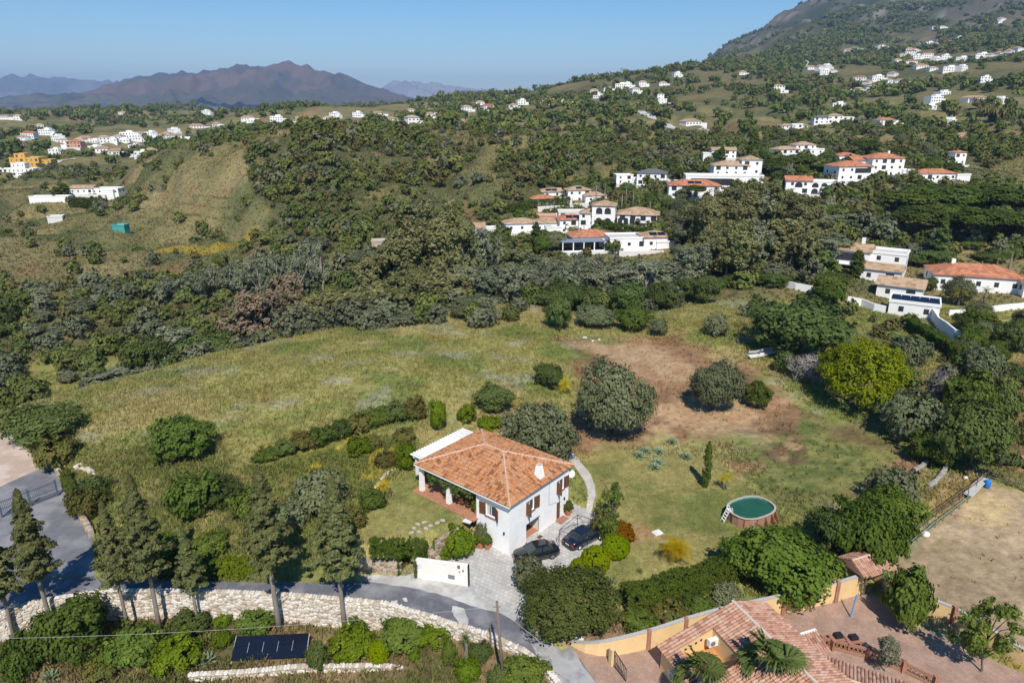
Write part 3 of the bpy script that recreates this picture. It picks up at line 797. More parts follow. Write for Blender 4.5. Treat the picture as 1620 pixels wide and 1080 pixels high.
mk('orange', lambda nm, **k: crown_ball(nm, L_orange, **k), 1.5, 1.8, (12,), None, n=80, m=42, leaf=.12, cl=.36, z0=.0, lump=.2)
mk('brown', lambda nm, **k: crown_ball(nm, L_brown, **k), 1.5, 1.8, (13, 14), None, n=80, m=42, leaf=.13, cl=.36, z0=.0, lump=.3)
mk('bush', lambda nm, **k: crown_ball(nm, L_broad, **k), 1.5, 1.8, (15, 16), None, n=90, m=42, leaf=.13, cl=.36, z0=.0, lump=.28)
mk('darkbush', lambda nm, **k: crown_ball(nm, L_dark, **k), 1.5, 1.8, (17, 18), None, n=90, m=42, leaf=.12, cl=.34, z0=.0, lump=.22)
mk('greybush', lambda nm, **k: crown_ball(nm, L_olive, **k), 1.5, 1.8, (19, 20), None, n=90, m=42, leaf=.12, cl=.36, z0=.0, lump=.22)
mk('topiary', lambda nm, **k: crown_ball(nm, leafmat('topiary_leaf', (.165,.215,.018), (.255,.295,.036), .35, tint=.06), **k), 1.4, 1.9, (21,), None, n=620, m=40, leaf=.075, cl=.13, z0=.0, lump=.02, low=-.95, shell=.12)
mk('twig', lambda nm, **k: crown_ball(nm, L_grey, **k), 1.6, 2, (22,), None, n=80, m=26, leaf=.07, cl=.5, z0=.0, lump=.3, aspect=7)
mk('euca', lambda nm, **k: crown_multi(nm, L_euca, **k), 4.4, 16, (23, 24, 25, 41), lambda s, t: trunk_mesh('trunk', M_barkg, 16, .3, s, .72, targets=t), n=20, sub=(1.1,2.3), per=17, m=32, leaf=.36, cl=.62, z0=.2, up=.05, flat=1.15, aspect=2.0)
mk('eucagrey', lambda nm, **k: crown_multi(nm, L_eucg, **k), 4.0, 12, (26, 27, 42), lambda s, t: trunk_mesh('trunk', M_barkg, 12, .24, s, .7, targets=t), n=17, sub=(.9,1.9), per=14, m=28, leaf=.30, cl=.55, z0=.22, up=.05, flat=1.15, aspect=2.0)
mk('eucabrown', lambda nm, **k: crown_multi(nm, L_eucb, **k), 5, 13, (28,), lambda s, t: trunk_mesh('trunk', M_barkc, 13, .3, s, .7, targets=t), n=26, sub=(1.2,2.2), per=16, m=34, leaf=.32, cl=.6, z0=.18, up=.05, flat=1.1)
mk('bare', lambda nm, **k: crown_multi(nm, L_eucg, **k), 4, 10, (29, 30), lambda s, t: trunk_mesh('trunk', M_barkg, 10, .22, s, .75, targets=t), n=16, sub=(.7,1.2), per=7, m=14, leaf=.34, cl=.8, z0=.35)
mk('pine', lambda nm, **k: crown_umbrella(nm, L_pine, **k), 5, 12, (31, 32), lambda s, t: trunk_mesh('trunk', M_bark, 12, .28, s, .78, 6, 2.6), n=190, m=38, leaf=.36, cl=.85)
mk('conifer', lambda nm, **k: crown_conifer(nm, L_con, **k), 2.5, 13.5, (33, 34, 35, 43), lambda s, t: trunk_mesh('trunk', M_barkc, 13.5, .21, s, .96, targets=[], lean=.05, stubs=5), z0=.43, n=560, m=40, leaf=.13, cl=.42, blunt=.95)
mk('spruce', lambda nm, **k: crown_conifer(nm, L_dark, **k), 3, 13, (36,), lambda s, t: trunk_mesh('trunk', M_bark, 13, .2, s, .9, targets=[], lean=.04), z0=.08, n=300, m=26, leaf=.3, cl=.6, blunt=.9)
mk('column', lambda nm, **k: crown_column(nm, L_pine, **k), .5, 5.5, (37, 38), lambda s, t: trunk_mesh('trunk', M_bark, 5.5, .08, s, .7, targets=[], lean=.01))
mk('airy', lambda nm, **k: crown_multi(nm, L_broad, **k), 2.6, 5, (39, 40), lambda s, t: trunk_mesh('trunk', M_bark, 5, .09, s, .65, targets=t), n=16, sub=(.4,.75), per=8, m=20, leaf=.15, cl=.34, z0=.35)

_used = {}
def pick(kind):
    items, R_, H = LIB[kind]
    i = _used.get(kind, -1) + 1; _used[kind] = i
    cr, tr = items[i % len(items)]
    return cr, tr, R_, H

ONE = {'yellow','orange','brown','bush','darkbush','greybush','topiary','twig'}
def plant(kind, p, w, h, label, name='tree', cat='tree', group=None, crown_name='crown'):
    cr, tr, R_, H = pick(kind)
    sc = (w/2/R_, w/2/R_, h/H)
    rz = rng.random()*6.28
    if tr is None:
        o = link(name, cr, None, p, rz, sc); return tag(o, label, cat, group)
    t = thing(name, label, cat, p, rz, group); t.scale = sc
    link(crown_name, cr, t); link('trunk', tr, t)
    return t

def ppm(p): return 1080 / (p.y*cp - (p.z-CZ)*sp)      # photograph pixels per metre at a place

def px_plant(kind, u, vb, vt, wpx, label, name='bush', cat='bush', group=None, sink=.12):
    """u: middle, vb: lowest visible row of the plant, vt: top row, wpx: width in the photograph; the crown is
    taken as an ellipsoid standing on the ground whose outline has that height and width"""
    vm = (vb+vt)/2; dep = math.atan(-float(qv(vm)))
    p = hit(u, vb)
    for _ in range(4):
        k = ppm(p); a = wpx/2/k*.96; S_ = (vb-vt)/2/k
        c = math.sqrt(max(S_*S_ - (a*math.sin(dep))**2, (.34*a)**2))/math.cos(dep)
        p = hit(u, vm, dz=c*.95); p.z += c
    y = p.y; x = p.x; zg = gz(x, y)
    return plant(kind, (x, y, zg - sink), 2*a, 2*c + sink, label, name, cat, group)

def px_tree(kind, u, vb, vt, wpx, label, name='tree', cat='tree', group=None):
    """u, vb: foot of the trunk"""
    p = hit(u, vb)
    h = CZ + p.y*float(qv(vt)) - p.z
    return plant(kind, (p.x, p.y, p.z-.1), wpx/ppm(p), h+.1, label, name, cat, group)

def top_tree(kind, u, vt, y, w, label, name='tree', cat='tree', group=None, dh=0.0):
    x = float(su(u, vt))*y; zg = gz(x, y); h = CZ + y*float(qv(vt)) - zg
    return plant(kind, (x, y, zg-.3), w, max(2.5, h+.3+dh), label, name, cat, group)

# --- conifers below and above the lane
for u, vb, vt, w, lb in [
    (25,1014,828,84,'dark roadside conifer cut by the left edge, in front of the pale stone wall'),
    (85,1000,776,88,'conifer with a bare trunk in front of the grey forecourt'),
    (205,1000,796,74,'shorter conifer with lopsided crown just left of the twin tall one'),
    (253,997,754,90,'tall conifer with narrow spire and long bare trunk by the stone wall'),
    (315,990,840,62,'smallest roadside conifer with a thin trunk'),
    (442,997,740,108,'broadest roadside conifer with dead branch stubs on its trunk'),
    (546,994,756,98,'conifer with crown reaching low, right end of the roadside row')]:
    px_tree('conifer', u, vb, vt, w, lb, 'conifer', 'tree', 'conifers along the lane')

# --- trees and bushes one by one round the villa
for a in [
    ('olive',970,700,572,116,'large round grey-green olive tree on the bare slope right of the villa roof','olive_tree','tree'),
    ('olive',855,738,632,116,'large olive tree just behind the villa roof','olive_tree','tree'),
    ('olive',1135,655,570,88,'olive tree standing alone on the reddish bare earth','olive_tree','tree'),
    ('broad',1197,645,602,46,'small green bush on bare earth right of the lone olive tree','bush','bush'),
    ('broad',288,730,656,92,'round bright green tree alone in the left meadow with a dark shadow','round_tree','tree'),
    ('dark',62,706,636,120,'large dark green bush beside the pink gravel yard','bush','bush'),
    ('brown',88,738,690,72,'brownish bush at the corner of the gravel yard','bush','bush'),
    ('dark',780,652,606,62,'dark green bush in the meadow behind the pergola','bush','bush'),
    ('dark',868,614,574,48,'dark green round bush at the foot of the meadow crest','bush','bush'),
    ('fig',1240,948,828,168,'big bright green fig tree at the end of the clipped hedge','fig_tree','tree'),
    ('dome',903,1008,894,176,'huge dark green dome of shrubs beside the lane','bush','bush'),
    ('greybush',838,935,880,62,'silvery grey bush in front of the parked convertible','bush','bush'),
    ('lime',1365,655,538,138,'large lime yellow-green domed tree','lime_tree','tree'),
    ('dark',1268,566,468,170,'broad very dark spreading tree left of the white terrace house','spreading_tree','tree'),
    ('twig',1276,606,560,52,'leafless grey shrub beside the lime yellow tree','dead_shrub','bush'),
    ('darkbush',1243,590,555,40,'dark bush at the end of the low white wall','bush','bush'),
    ('greybush',1437,580,530,62,'dark blue-green bush behind the lime yellow tree','bush','bush'),
    ('bush',1428,612,578,46,'mid green bush touching the right side of the lime yellow tree','bush','bush'),
    ('greybush',1553,606,548,62,'grey-green bush below the white garden wall','bush','bush'),
    ('bush',1535,672,588,96,'broad mid green bush on the right thicket','bush','bush'),
    ('greybush',1445,700,618,112,'wide grey-green thicket bush right of the weedy field','bush','bush'),
    ('twig',1500,640,590,60,'bare purple-grey scrub in the right thicket','dead_shrub','bush'),
    ('broad',1473,738,680,62,'round green bush beside the curved stone edging','bush','bush'),
    ('dark',1543,752,632,118,'dark carob tree above the corral corner','carob_tree','tree'),
    ('yellow',1572,680,655,34,'bright yellow-green bush at the back of the dark carob tree','bush','bush'),
    ('dark',1605,612,575,60,'dark clipped bush at the right edge below the garden wall','bush','bush'),
    ('darkbush',1590,660,610,60,'low bush at the right edge beside the brown field','bush','bush'),
    ('greybush',1415,806,738,84,'grey-green bush on the slope above the corral fence','bush','bush'),
    ('fig',1412,838,768,94,'leafy green bush on the slope above the corral fence','bush','bush'),
    ('fig',1375,902,788,118,'leafy bright green tree beside the corral fence, right of the fig tree','leafy_tree','tree'),
    ('dark',1325,880,800,90,'dark green tree between the fig tree and the weedy field','tree','tree'),
    ('topiary',942,908,863,50,'largest clipped yellow-green ball bush beside the parked car','topiary_bush','bush'),
    ('topiary',974,883,845,48,'clipped yellow-green ball bush touching the orange flowers','topiary_bush','bush'),
    ('topiary',919,910,882,36,'smallest clipped yellow-green ball bush','topiary_bush','bush'),
    ('orange',983,858,822,46,'bush covered in orange flowers at the edge of the paving','flower_bush','bush'),
    ('brown',952,846,812,44,'low bush with scattered orange flowers below the small garden tree','flower_bush','bush'),
    ('bush',964,858,818,40,'low green bush between the two flowering bushes','bush','bush'),
    ('yellow',725,884,834,58,'bright green leafy bush at the driveway corner of the villa','bush','bush'),
    ('yellow',704,884,856,40,'smaller bright green bush next to the gate wall','bush','bush'),
    ('greybush',762,862,828,24,'climbing shrub against the white villa wall','bush','bush'),
    ('bush',1435,992,896,84,'drooping dark tree shading the paved yard by the gatehouse','drooping_tree','tree'),
    ('greybush',505,812,744,88,'grey-green bush behind the two tall conifers','bush','bush'),
    ('bush',305,818,748,92,'dense green bush on the left bank','bush','bush'),
    ('dark',345,800,752,70,'dark green bush on the left bank behind the tall spire conifer','bush','bush'),
    ('brown',138,818,768,64,'olive brown bush beside the forecourt wall','bush','bush'),
    ('bush',395,826,770,70,'green bush behind the broadest conifer','bush','bush'),
    ('greybush',455,840,786,66,'grey bush between the broadest conifer and its right neighbour','bush','bush'),
    ('bush',588,806,772,44,'green bush at the left edge of the upper lawn','bush','bush'),
    ('brown',560,836,800,46,'brown-green bush at the foot of the upper lawn','bush','bush'),
    ('darkbush',150,790,752,54,'dark bush above the forecourt wall','bush','bush'),
    ('bush',330,880,842,74,'green bush behind the smallest conifer','bush','bush'),
    ('bush',250,890,842,66,'green bush above the roadside hedge','bush','bush'),
    ('yellow',693,682,634,28,'slim yellow-green young tree behind the pergola','young_tree','tree'),
    ('yellow',738,670,641,30,'yellow-green shrub at the end of the bush row behind the pergola','bush','bush'),
    ('yellow',776,676,660,46,'low shrub with yellow flowers behind the roof','flower_bush','bush'),
    ('yellow',643,742,700,36,'yellow-green shrub at the left end of the pergola','bush','bush'),
    ('brown',610,740,712,34,'brown shrub at the edge of the upper lawn','bush','bush'),
    ('brown',590,712,690,34,'round tawny grass clump left of the pergola','bush','bush'),
    ('brown',640,700,676,40,'tawny shrub above the pergola','bush','bush'),
    ('yellow',570,720,690,48,'shrub with yellow flowers on the left bank','flower_bush','bush'),
    # garden under the stone wall
    ('broad',108,1052,942,118,'feathery green bush below the stone wall at far left','bush','bush'),
    ('bush',205,1056,980,100,'dull green bush under the tall spire conifer','bush','bush'),
    ('darkbush',298,1004,962,72,'dark ivy-like bush at the foot of the stone wall','bush','bush'),
    ('yellow',280,1064,1002,84,'yellow-green bush left of the solar panel','bush','bush'),
    ('yellow',350,1024,996,34,'small yellow-green bush above the solar panel corner','bush','bush'),
    ('yellow',352,992,970,32,'lime green shrub at the wall foot','bush','bush'),
    ('bush',405,1002,964,64,'green shrub beside the broadest conifer trunk','bush','bush'),
    ('darkbush',502,1060,1014,40,'round dark bush beside the solar panel','bush','bush'),
    ('yellow',556,1046,986,80,'bright green bush below the stone wall','bush','bush'),
    ('bush',640,1020,976,96,'spreading green hedge bush below the stone wall','bush','bush'),
    ('yellow',690,1022,984,60,'bright shrub at the right end of the garden hedge','bush','bush'),
    ('topiary',599,1050,1014,34,'clipped green bush like a barrel, left of the garden bed','topiary_bush','bush'),
    ('bush',710,1048,1016,26,'clipped barrel bush at the right of the garden bed','topiary_bush','bush'),
    ('darkbush',758,1046,1012,46,'round dark green bush beside the utility pole','bush','bush'),
    ('yellow',740,1078,1040,46,'yellow-green bush at the bottom edge by the pole','bush','bush'),
    ('bush',828,1090,1036,84,'long light green bush beside the lower lane','bush','bush'),
    ('darkbush',790,1090,1050,40,'green bush right of the utility pole foot','bush','bush'),
    ('bush',30,1074,1018,60,'green bush in the bottom left corner','bush','bush'),
    ('brown',160,1075,1040,60,'dry brown shrub at the bottom left','bush','bush'),
    ('yellow',656,1046,1026,20,'small lone shrub in the garden bed','bush','bush'),
    ('brown',1060,985,948,64,'tangled weeds above the yellow wall','bush','bush'),
    ('bush',1105,970,938,60,'green weeds above the yellow wall','bush','bush'),
    ('greybush',1150,955,925,56,'grey weeds below the end of the clipped hedge','bush','bush'),
    ('bush',1010,1000,965,60,'low green weeds right of the big shrub dome','bush','bush'),
    # crest of the meadow
    ('dark',885,524,466,44,'upright dark bush on the meadow crest','bush','bush'),
    ('olive',940,520,481,62,'round grey-green bush on the meadow crest','bush','bush'),
    ('broad',1003,523,484,60,'bright green bush on the meadow crest','bush','bush'),
    ('greybush',1043,532,504,30,'small grey bush at the right end of the crest bushes','bush','bush'),
    ('greybush',1133,532,497,42,'grey bush beside the yellow flowering grass','bush','bush'),
    ('olive',742,503,468,66,'pale olive bush behind the top of the meadow','bush','bush'),
    ]:
    px_plant(*a)
for a in [(967,838,764,50,'small dark garden tree with a leaning trunk over the paving'),
          (1550,1062,950,116,'young tree with airy foliage by the lower yard wall')]:
    px_tree('airy', *a, name='garden_tree', cat='tree')
px_tree('bare', 1400, 1062, 1010, 48, 'almost bare gnarled tree inside the low brick fence', 'bare_tree', 'tree')
px_tree('column', 1115.5, 770, 700, 13, 'slim dark cypress alone on the garden lawn', 'cypress_tree', 'tree')
# diagonal row of bushes in the meadow
for i, (u, vb, vt, w) in enumerate([(422,730,704,44),(450,721,692,42),(478,714,684,46),(508,704,674,48),(540,694,662,48),(570,684,652,46),(600,674,640,48),(628,668,632,46),(656,666,628,44)]):
    px_plant(['bush','darkbush','brown'][i % 3] if i else 'bush', u, vb, vt, w, 'bush in the diagonal green row across the meadow left of the pergola', 'bush', 'bush', 'bushes in the diagonal meadow row')

# --- clipped hedges: leaf-covered boxes along a line
def hedge(pts, w, h, m_, label, leaf=.10, dens=230, seed=1, name='clipped_hedge', cl=.16, round_=.0):
    g = np.random.default_rng(seed)
    C = []; D = []
    pts = [Vector(p) for p in pts]
    for a, b in zip(pts[:-1], pts[1:]):
        d = b-a; Ln = math.hypot(d.x, d.y); nx, ny = -d.y/Ln, d.x/Ln
        k = int(Ln*(w+2*h)*dens/10)
        t = g.random(k); q = g.random(k)*(w+2*h)
        side = np.where(q < h, -1, np.where(q < h+w, 0, 1))
        off = np.where(side == 0, q-h-w/2, side*w/2*1.0); zz = np.where(side == 0, h*(1-.10*round_*np.abs(q-h-w/2)), np.where(side < 0, q, q-h-w))
        off = off + .08*np.sin(t*Ln*2.1); zz = zz*(1+.06*np.sin(t*Ln*1.3+1))
        x = a.x+d.x*t+nx*off; y = a.y+d.y*t+ny*off; z = a.z+d.z*t+zz
        C.append(np.stack([x, y, z], 1)); D.append(np.stack([nx*side, ny*side, .35+(side == 0)*1.0], 1))
    C = np.concatenate(C); D = unit(np.concatenate(D))
    org = np.array(pts[0]); V, F, r = leaves_from(C-org, D, cl*(.6+.8*g.random(len(C))), 16, leaf, g, flat=1.1)
    return tag(link(name, fast_mesh(name, V, F, m_, rnd=r), None, pts[0]), label, 'hedge')

L_hedge = leafmat('hedge_leaf', (0.05, 0.074, 0.017), (0.105, 0.128, 0.034), .25, tint=.05)
hedge([hit(985,968), hit(1060,945), hit(1120,927), hit(1166,910)], 1.6, 2.1, L_hedge, 'long clipped dark green hedge between the lawn and the yellow wall', seed=51)
hedge([at(586,880,1.7), at(640,876,1.7)], .9, 1.5, L_hedge, 'clipped dark hedge along the front edge of the upper lawn', seed=52)
hedge([at(644,914,G0), at(664,882,G0)], 1.7, 2.4, L_hedge, 'clipped green hedge block against the left end of the gate wall', seed=53)
hedge([hit(185,908), hit(240,908)], 1.0, 1.9, L_hedge, 'clipped hedge beside the lane behind the twin conifers', seed=54)
hedge([hit(250,908), hit(345,910)], 1.0, 1.5, L_hedge, 'low shaded hedge beside the lane behind the smallest conifer', seed=55)
hedge([hit(350,909), hit(412,909)], 1.0, 1.6, L_yel, 'yellowish clipped hedge beside the lane behind the broadest conifer', seed=56)
hedge([at(104,760,G0), at(128,815,G0)], .8, 1.5, L_broad, 'ivy covered hedge along the forecourt wall', seed=57)
hedge([hit(1440,522), hit(1500,560), hit(1545,588)], 1.6, 2.2, L_hedge, 'dark hedge running down beside the white garden wall', seed=58, leaf=.16, cl=.25)
hedge([hit(1165,905), hit(1185,880)], 1.8, 2.6, L_hedge, 'tall end of the clipped hedge beside the fig tree', seed=59)

# --- palms and rosettes
def frond_feather(b, base, az, el, ln, droop, n=11, wd=.5, mi=0):
    pts = []
    p = Vector(base); e = el
    st = ln/n
    for i in range(n+1):
        pts.append(p.copy()); p = p + Vector((math.cos(az)*math.cos(e), math.sin(az)*math.cos(e), math.sin(e)))*st; e -= droop/n
    sd = Vector((-math.sin(az), math.cos(az), 0))
    for i in range(1, n+1):
        t = i/n; w = wd*math.sin(math.pi*min(.97, .12+.85*t))**.7
        f = (pts[i]-pts[i-1])
        for s_ in (-1, 1):
            r = random.random()
            tip = pts[i] + sd*s_*w + f*.9 - Vector((0, 0, .25*w))
            b.face((pts[i-1], pts[i-1]+f*.55, tip), mi, r)

def feather_palm(p, h, rad, label, m_=None, n=18, gold=False, stems=1, name='palm_tree', sc=1.0):
    t = thing(name, label, 'palm', p, random.random()*6)
    b = MB(); tk = MB()
    for k in range(stems):
        ox, oy = (0, 0) if stems == 1 else (math.cos(k*2.2)*.28*sc, math.sin(k*2.2)*.28*sc)
        hh = h*(1 - .12*k)
        tk.tube([(ox*.4, oy*.4, -.2), (ox*.8, oy*.8, hh*.5), (ox*1.3, oy*1.3, hh)], [.13*sc, .10*sc, .085*sc], 7)
        for i in range(n):
            frond_feather(b, (ox*1.3, oy*1.3, hh), i*2.4+k, random.uniform(-.1, 1.25), rad*random.uniform(.8, 1.1), 1.5, wd=(.55 if gold else .36)*rad*.6, n=13 if gold else 11)
    b.build('crown', m_ or (L_gold if gold else L_palm), t); tk.build('trunk', M_barkc, t, smooth_=True)
    return t

def fan_palm(p, h, rad, label, n=24):
    t = thing('fan_palm', label, 'palm', p, random.random()*6)
    b = MB(); tk = MB()
    tk.tube([(0,0,-.3), (.05,0,h*.5), (0,.05,h)], [.24,.19,.2], 9)
    for i in range(n):
        az = i*2.4; el = -.45 + 1.85*((i*.618) % 1)
        d = Vector((math.cos(az)*math.cos(el), math.sin(az)*math.cos(el), math.sin(el)))
        st = Vector((0,0,h+.1)) + d*rad*random.uniform(.22,.62)
        d = (d + Vector((0,0,-.35))).normalized()
        b.bar((0,0,h), st, .035)
        up = Vector((0,0,1)); sd = d.cross(up).normalized(); nrm = sd.cross(d).normalized()
        fr = rad*random.uniform(.55,.75)
        r0 = random.random()
        prev = None
        for k in range(15):
            a = (k-7)/7*1.35
            q = d*math.cos(a) + sd*math.sin(a)
            tip = st + q*fr*(1-.12*abs(a)) - up*(.16*fr*(1+.4*abs(a))) + nrm*(.05*math.cos(k*math.pi))*fr
            mid = st + q*fr*.62 + nrm*(.03*fr*(1 if k % 2 else -1))
            if prev is not None:
                b.face((st, prev, mid), 0, min(1, r0*.6+random.random()*.4))
            b.face((mid + (prev-mid)*.5 if prev is not None else st, mid, tip), 0, min(1, r0*.6+random.random()*.4))
            prev = mid
    b.build('crown', L_palm, t); tk.build('trunk', M_barkc, t, smooth_=True)
    return t

def agave(p, rad, label, group=None, m_=None, name='agave_plant', n=26):
    b = MB()
    for i in range(n):
        az = i*2.4; el = .15 + 1.15*i/n; l_ = rad*(1-.25*i/n)
        d = Vector((math.cos(az)*math.cos(el), math.sin(az)*math.cos(el), math.sin(el))); sd = Vector((-math.sin(az), math.cos(az), 0))
        a = d*.05; m1 = d*l_*.45 - Vector((0,0,.03)); e = d*l_ + Vector((0,0,-.06*l_)); w = .15*rad
        u_ = sd.cross(d)*(.25*w)
        r = random.random()
        b.face((a-sd*w*.5, m1-sd*w+u_, m1-u_, a), 0, r); b.face((a, m1-u_, m1+sd*w+u_, a+sd*w*.5), 0, r)
        b.face((m1-sd*w+u_, e, m1-u_), 0, r); b.face((m1-u_, e, m1+sd*w+u_), 0, r)
    return tag(b.build(name, m_ or L_agave, None, p), label, 'plant', group)

for u, v in [(1011,722),(1022,715),(1043,716),(1063,701),(1085,724),(1036,741),(1041,733)]:
    agave(hit(u, v), 1.1, 'blue-green agave rosette on the slope above the garden lawn', 'agaves on the garden slope')
for u, v, l_ in [(252,1044,'pale agave left of the yellow-green garden bush'),(327,1046,'pale agave left of the solar panel'),(80,1074,'agave at the bottom left edge')]:
    agave(hit(u, v), 1.1, l_)
agave(hit(845,1078), .6, 'grey-green agave in the bush beside the lower lane')
agave(hit(967,920), .55, 'small dark agave on the lawn near the clipped hedge')
agave(hit(1012,904), .5, 'low spreading plant on the lawn below the golden palm', m_=L_palm, name='young_palm')
feather_palm(hit(1068,888), 1.7, 1.6, 'golden palm with two stems on the lawn in front of the hedge', gold=True, n=17, stems=2)
feather_palm(hit(1147,774), 1.5, .8, 'small golden palm behind the round pool', gold=True, n=13, stems=2)
feather_palm(hit(895,622), 1.6, 1.4, 'golden palm leaning beside the large olive tree', gold=True, n=14, stems=2)
gp = feather_palm(hit(607,790), 1.6, 1.2, 'golden palm held by wooden stakes on the upper lawn', gold=True, n=15)
st = thing('tree_stakes', 'dark wooden stakes tied round the golden palm on the upper lawn', 'stakes', gp.location)
for k in range(3):
    a = k*2.09+.4
    MB().bar((math.cos(a)*.75, math.sin(a)*.75, -.2), (math.cos(a)*.75, math.sin(a)*.75, 1.25), .09).build('stake', M_bark, st)
MB().bar((math.cos(.4)*.75, math.sin(.4)*.75, 1.1), (math.cos(2.49)*.75, math.sin(2.49)*.75, 1.1), .07).bar((math.cos(2.49)*.75, math.sin(2.49)*.75, 1.1), (math.cos(4.58)*.75, math.sin(4.58)*.75, 1.1), .07).build('crossbar', M_bark, st)
yp = hit(737, 1040)
yt = thing('yucca_tree', 'yucca with a spiky head on a bare trunk beside the lane', 'yucca', yp)
ym = MB().tube([(0,0,-.2), (.06,0,.9), (0,.05,1.9)], [.16,.12,.1], 7).build('trunk', M_barkc, yt)
yb = MB()
for i in range(60):
    az = i*2.4; el = -.5+1.9*i/60; d = Vector((math.cos(az)*math.cos(el), math.sin(az)*math.cos(el), math.sin(el))); sd = Vector((-math.sin(az), math.cos(az), 0))
    yb.face((Vector((0,0,1.9))-sd*.03, Vector((0,0,1.9))+sd*.03, Vector((0,0,1.9))+d*.75))
yb.build('crown', L_palm, yt)
# ------------------------------------------------------------------ building surfaces
M_white = mat('white_render', (.84,.83,.81), rough=.8, var=.09, scale=.9)
M_white2 = mat('off_white_render', (.66,.64,.60), rough=.85, var=.10, scale=2)
M_tile = None
def tilemat(name, cols, dark=.5):
    """terracotta: tile to tile colour from 'rnd', plus lichen stains"""
    if name in MATS: return MATS[name]
    m = bpy.data.materials.new(name); m.use_nodes = True; MATS[name] = m
    n = m.node_tree.nodes; l = m.node_tree.links; p = n['Principled BSDF']; p.inputs['Roughness'].default_value = .85; p.inputs['Specular IOR Level'].default_value = .2
    a = n.new('ShaderNodeAttribute'); a.attribute_name = 'rnd'
    r = n.new('ShaderNodeValToRGB'); r.color_ramp.interpolation = 'LINEAR'
    e = r.color_ramp.elements; e[0].position = 0; e[0].color = (*cols[0],1); e[1].position = 1; e[1].color = (*cols[-1],1)
    for i, c in enumerate(cols[1:-1]): k = e.new((i+1)/(len(cols)-1)); k.color = (*c,1)
    l.new(a.outputs['Fac'], r.inputs[0])
    tc = n.new('ShaderNodeTexCoord'); nz = n.new('ShaderNodeTexNoise'); nz.inputs['Scale'].default_value = .9; nz.inputs['Detail'].default_value = 8; nz.inputs['Roughness'].default_value = .75
    l.new(tc.outputs['Object'], nz.inputs['Vector'])
    mr = n.new('ShaderNodeMapRange'); mr.inputs['From Min'].default_value = .52; mr.inputs['From Max'].default_value = .72; mr.inputs['To Max'].default_value = dark
    l.new(nz.outputs['Fac'], mr.inputs['Value'])
    mx = n.new('ShaderNodeMix'); mx.data_type = 'RGBA'; l.new(mr.outputs[0], mx.inputs['Factor']); l.new(r.outputs[0], mx.inputs['A']); mx.inputs['B'].default_value = (.12,.075,.05,1)
    l.new(mx.outputs['Result'], p.inputs['Base Color'])
    return m
M_tile = tilemat('terracotta_tiles', [(.23,.095,.045),(.41,.175,.075),(.47,.215,.095),(.50,.25,.125),(.44,.26,.165)], .6)
M_tile2 = tilemat('pale_tiles', [(.30,.18,.10),(.42,.26,.16),(.50,.34,.22),(.46,.33,.24)], .5)
M_tile3 = tilemat('faded_tiles', [(.30,.15,.10),(.40,.21,.14),(.47,.28,.20),(.48,.33,.25)], .4)
M_cap = mat('ridge_mortar', (.52,.36,.27), rough=.9, var=.3, scale=5)
M_wood = mat('brown_wood', (.135,.062,.032), rough=.6, var=.25, scale=7)
M_glass = mat('window_glass', (.055,.070,.080), rough=.06, spec=.6)
M_frame = mat('white_frame', (.75,.75,.73), rough=.5)
M_curtain = mat('curtain', (.55,.53,.50), rough=.9)
M_terra = paving('terracotta_floor', (.40,.19,.11), (.34,.155,.09), (.30,.18,.12), 3.0, .02)
M_dark = mat('dark_metal', (.025,.027,.032), rough=.5, metal=.3)
M_grey = mat('grey_metal', (.28,.29,.30), rough=.45, metal=.5)
M_brick = paving('brick_edge', (.36,.14,.085), (.30,.11,.07), (.35,.28,.22), 5, .03)
M_yellow = mat('yellow_render', (.70,.49,.25), rough=.85, var=.10, scale=1.2)
M_stone = None
def stonemat(name, cols):
    if name in MATS: return MATS[name]
    m = tilemat(name, cols, .35); return m
M_stone = stonemat('pale_rubble', [(.40,.31,.22),(.52,.44,.35),(.62,.57,.49),(.68,.64,.58),(.58,.54,.48)])
M_mortar = mat('mortar', (.36,.31,.25), rough=.95, var=.3, scale=6)
M_stoneb = stonemat('brown_rubble', [(.20,.14,.09),(.30,.22,.15),(.38,.30,.22),(.42,.36,.30)])

def tiled(b, A, B, up, length, mi=0, pitch=.24, course=.42, nrm=None, r_=.112):
    """half-round tile rows from the eave A-B upward; length(t) gives each row's length"""
    A = Vector(A); B = Vector(B); e = (B-A); W_ = e.length; e.normalize(); up = Vector(up).normalized()
    nrm = e.cross(up).normalized()
    if nrm.z < 0: nrm = -nrm
    n = max(1, int(W_/pitch))
    for i in range(n):
        a = (i+.5)/n; Ls = length(a*W_)
        if hasattr(Ls, '__len__'): s0, s1 = Ls
        else: s0, s1 = 0, Ls
        if s1-s0 < .12: continue
        k = max(1, round((s1-s0)/course)); st = (s1-s0)/k
        c0 = A + e*(a*W_)
        rowr = random.random()
        for j in range(k):
            r = min(1, max(0, .5+.34*random.gauss(0,1)*.9+.15*(rowr-.5)))
            p0 = c0 + up*(s0+j*st-.03) + nrm*.045; p1 = c0 + up*(s0+(j+1)*st) + nrm*.012
            w0, w1 = r_*1.12, r_*.88
            q0 = [p0 + e*(w0*math.cos(t)) + nrm*(w0*math.sin(t)) for t in (0, .8, 1.57, 2.34, 3.14)]
            q1 = [p1 + e*(w1*math.cos(t)) + nrm*(w1*math.sin(t)) for t in (0, .8, 1.57, 2.34, 3.14)]
            for t in range(4): b.face((q0[t], q0[t+1], q1[t+1], q1[t]), mi, r)

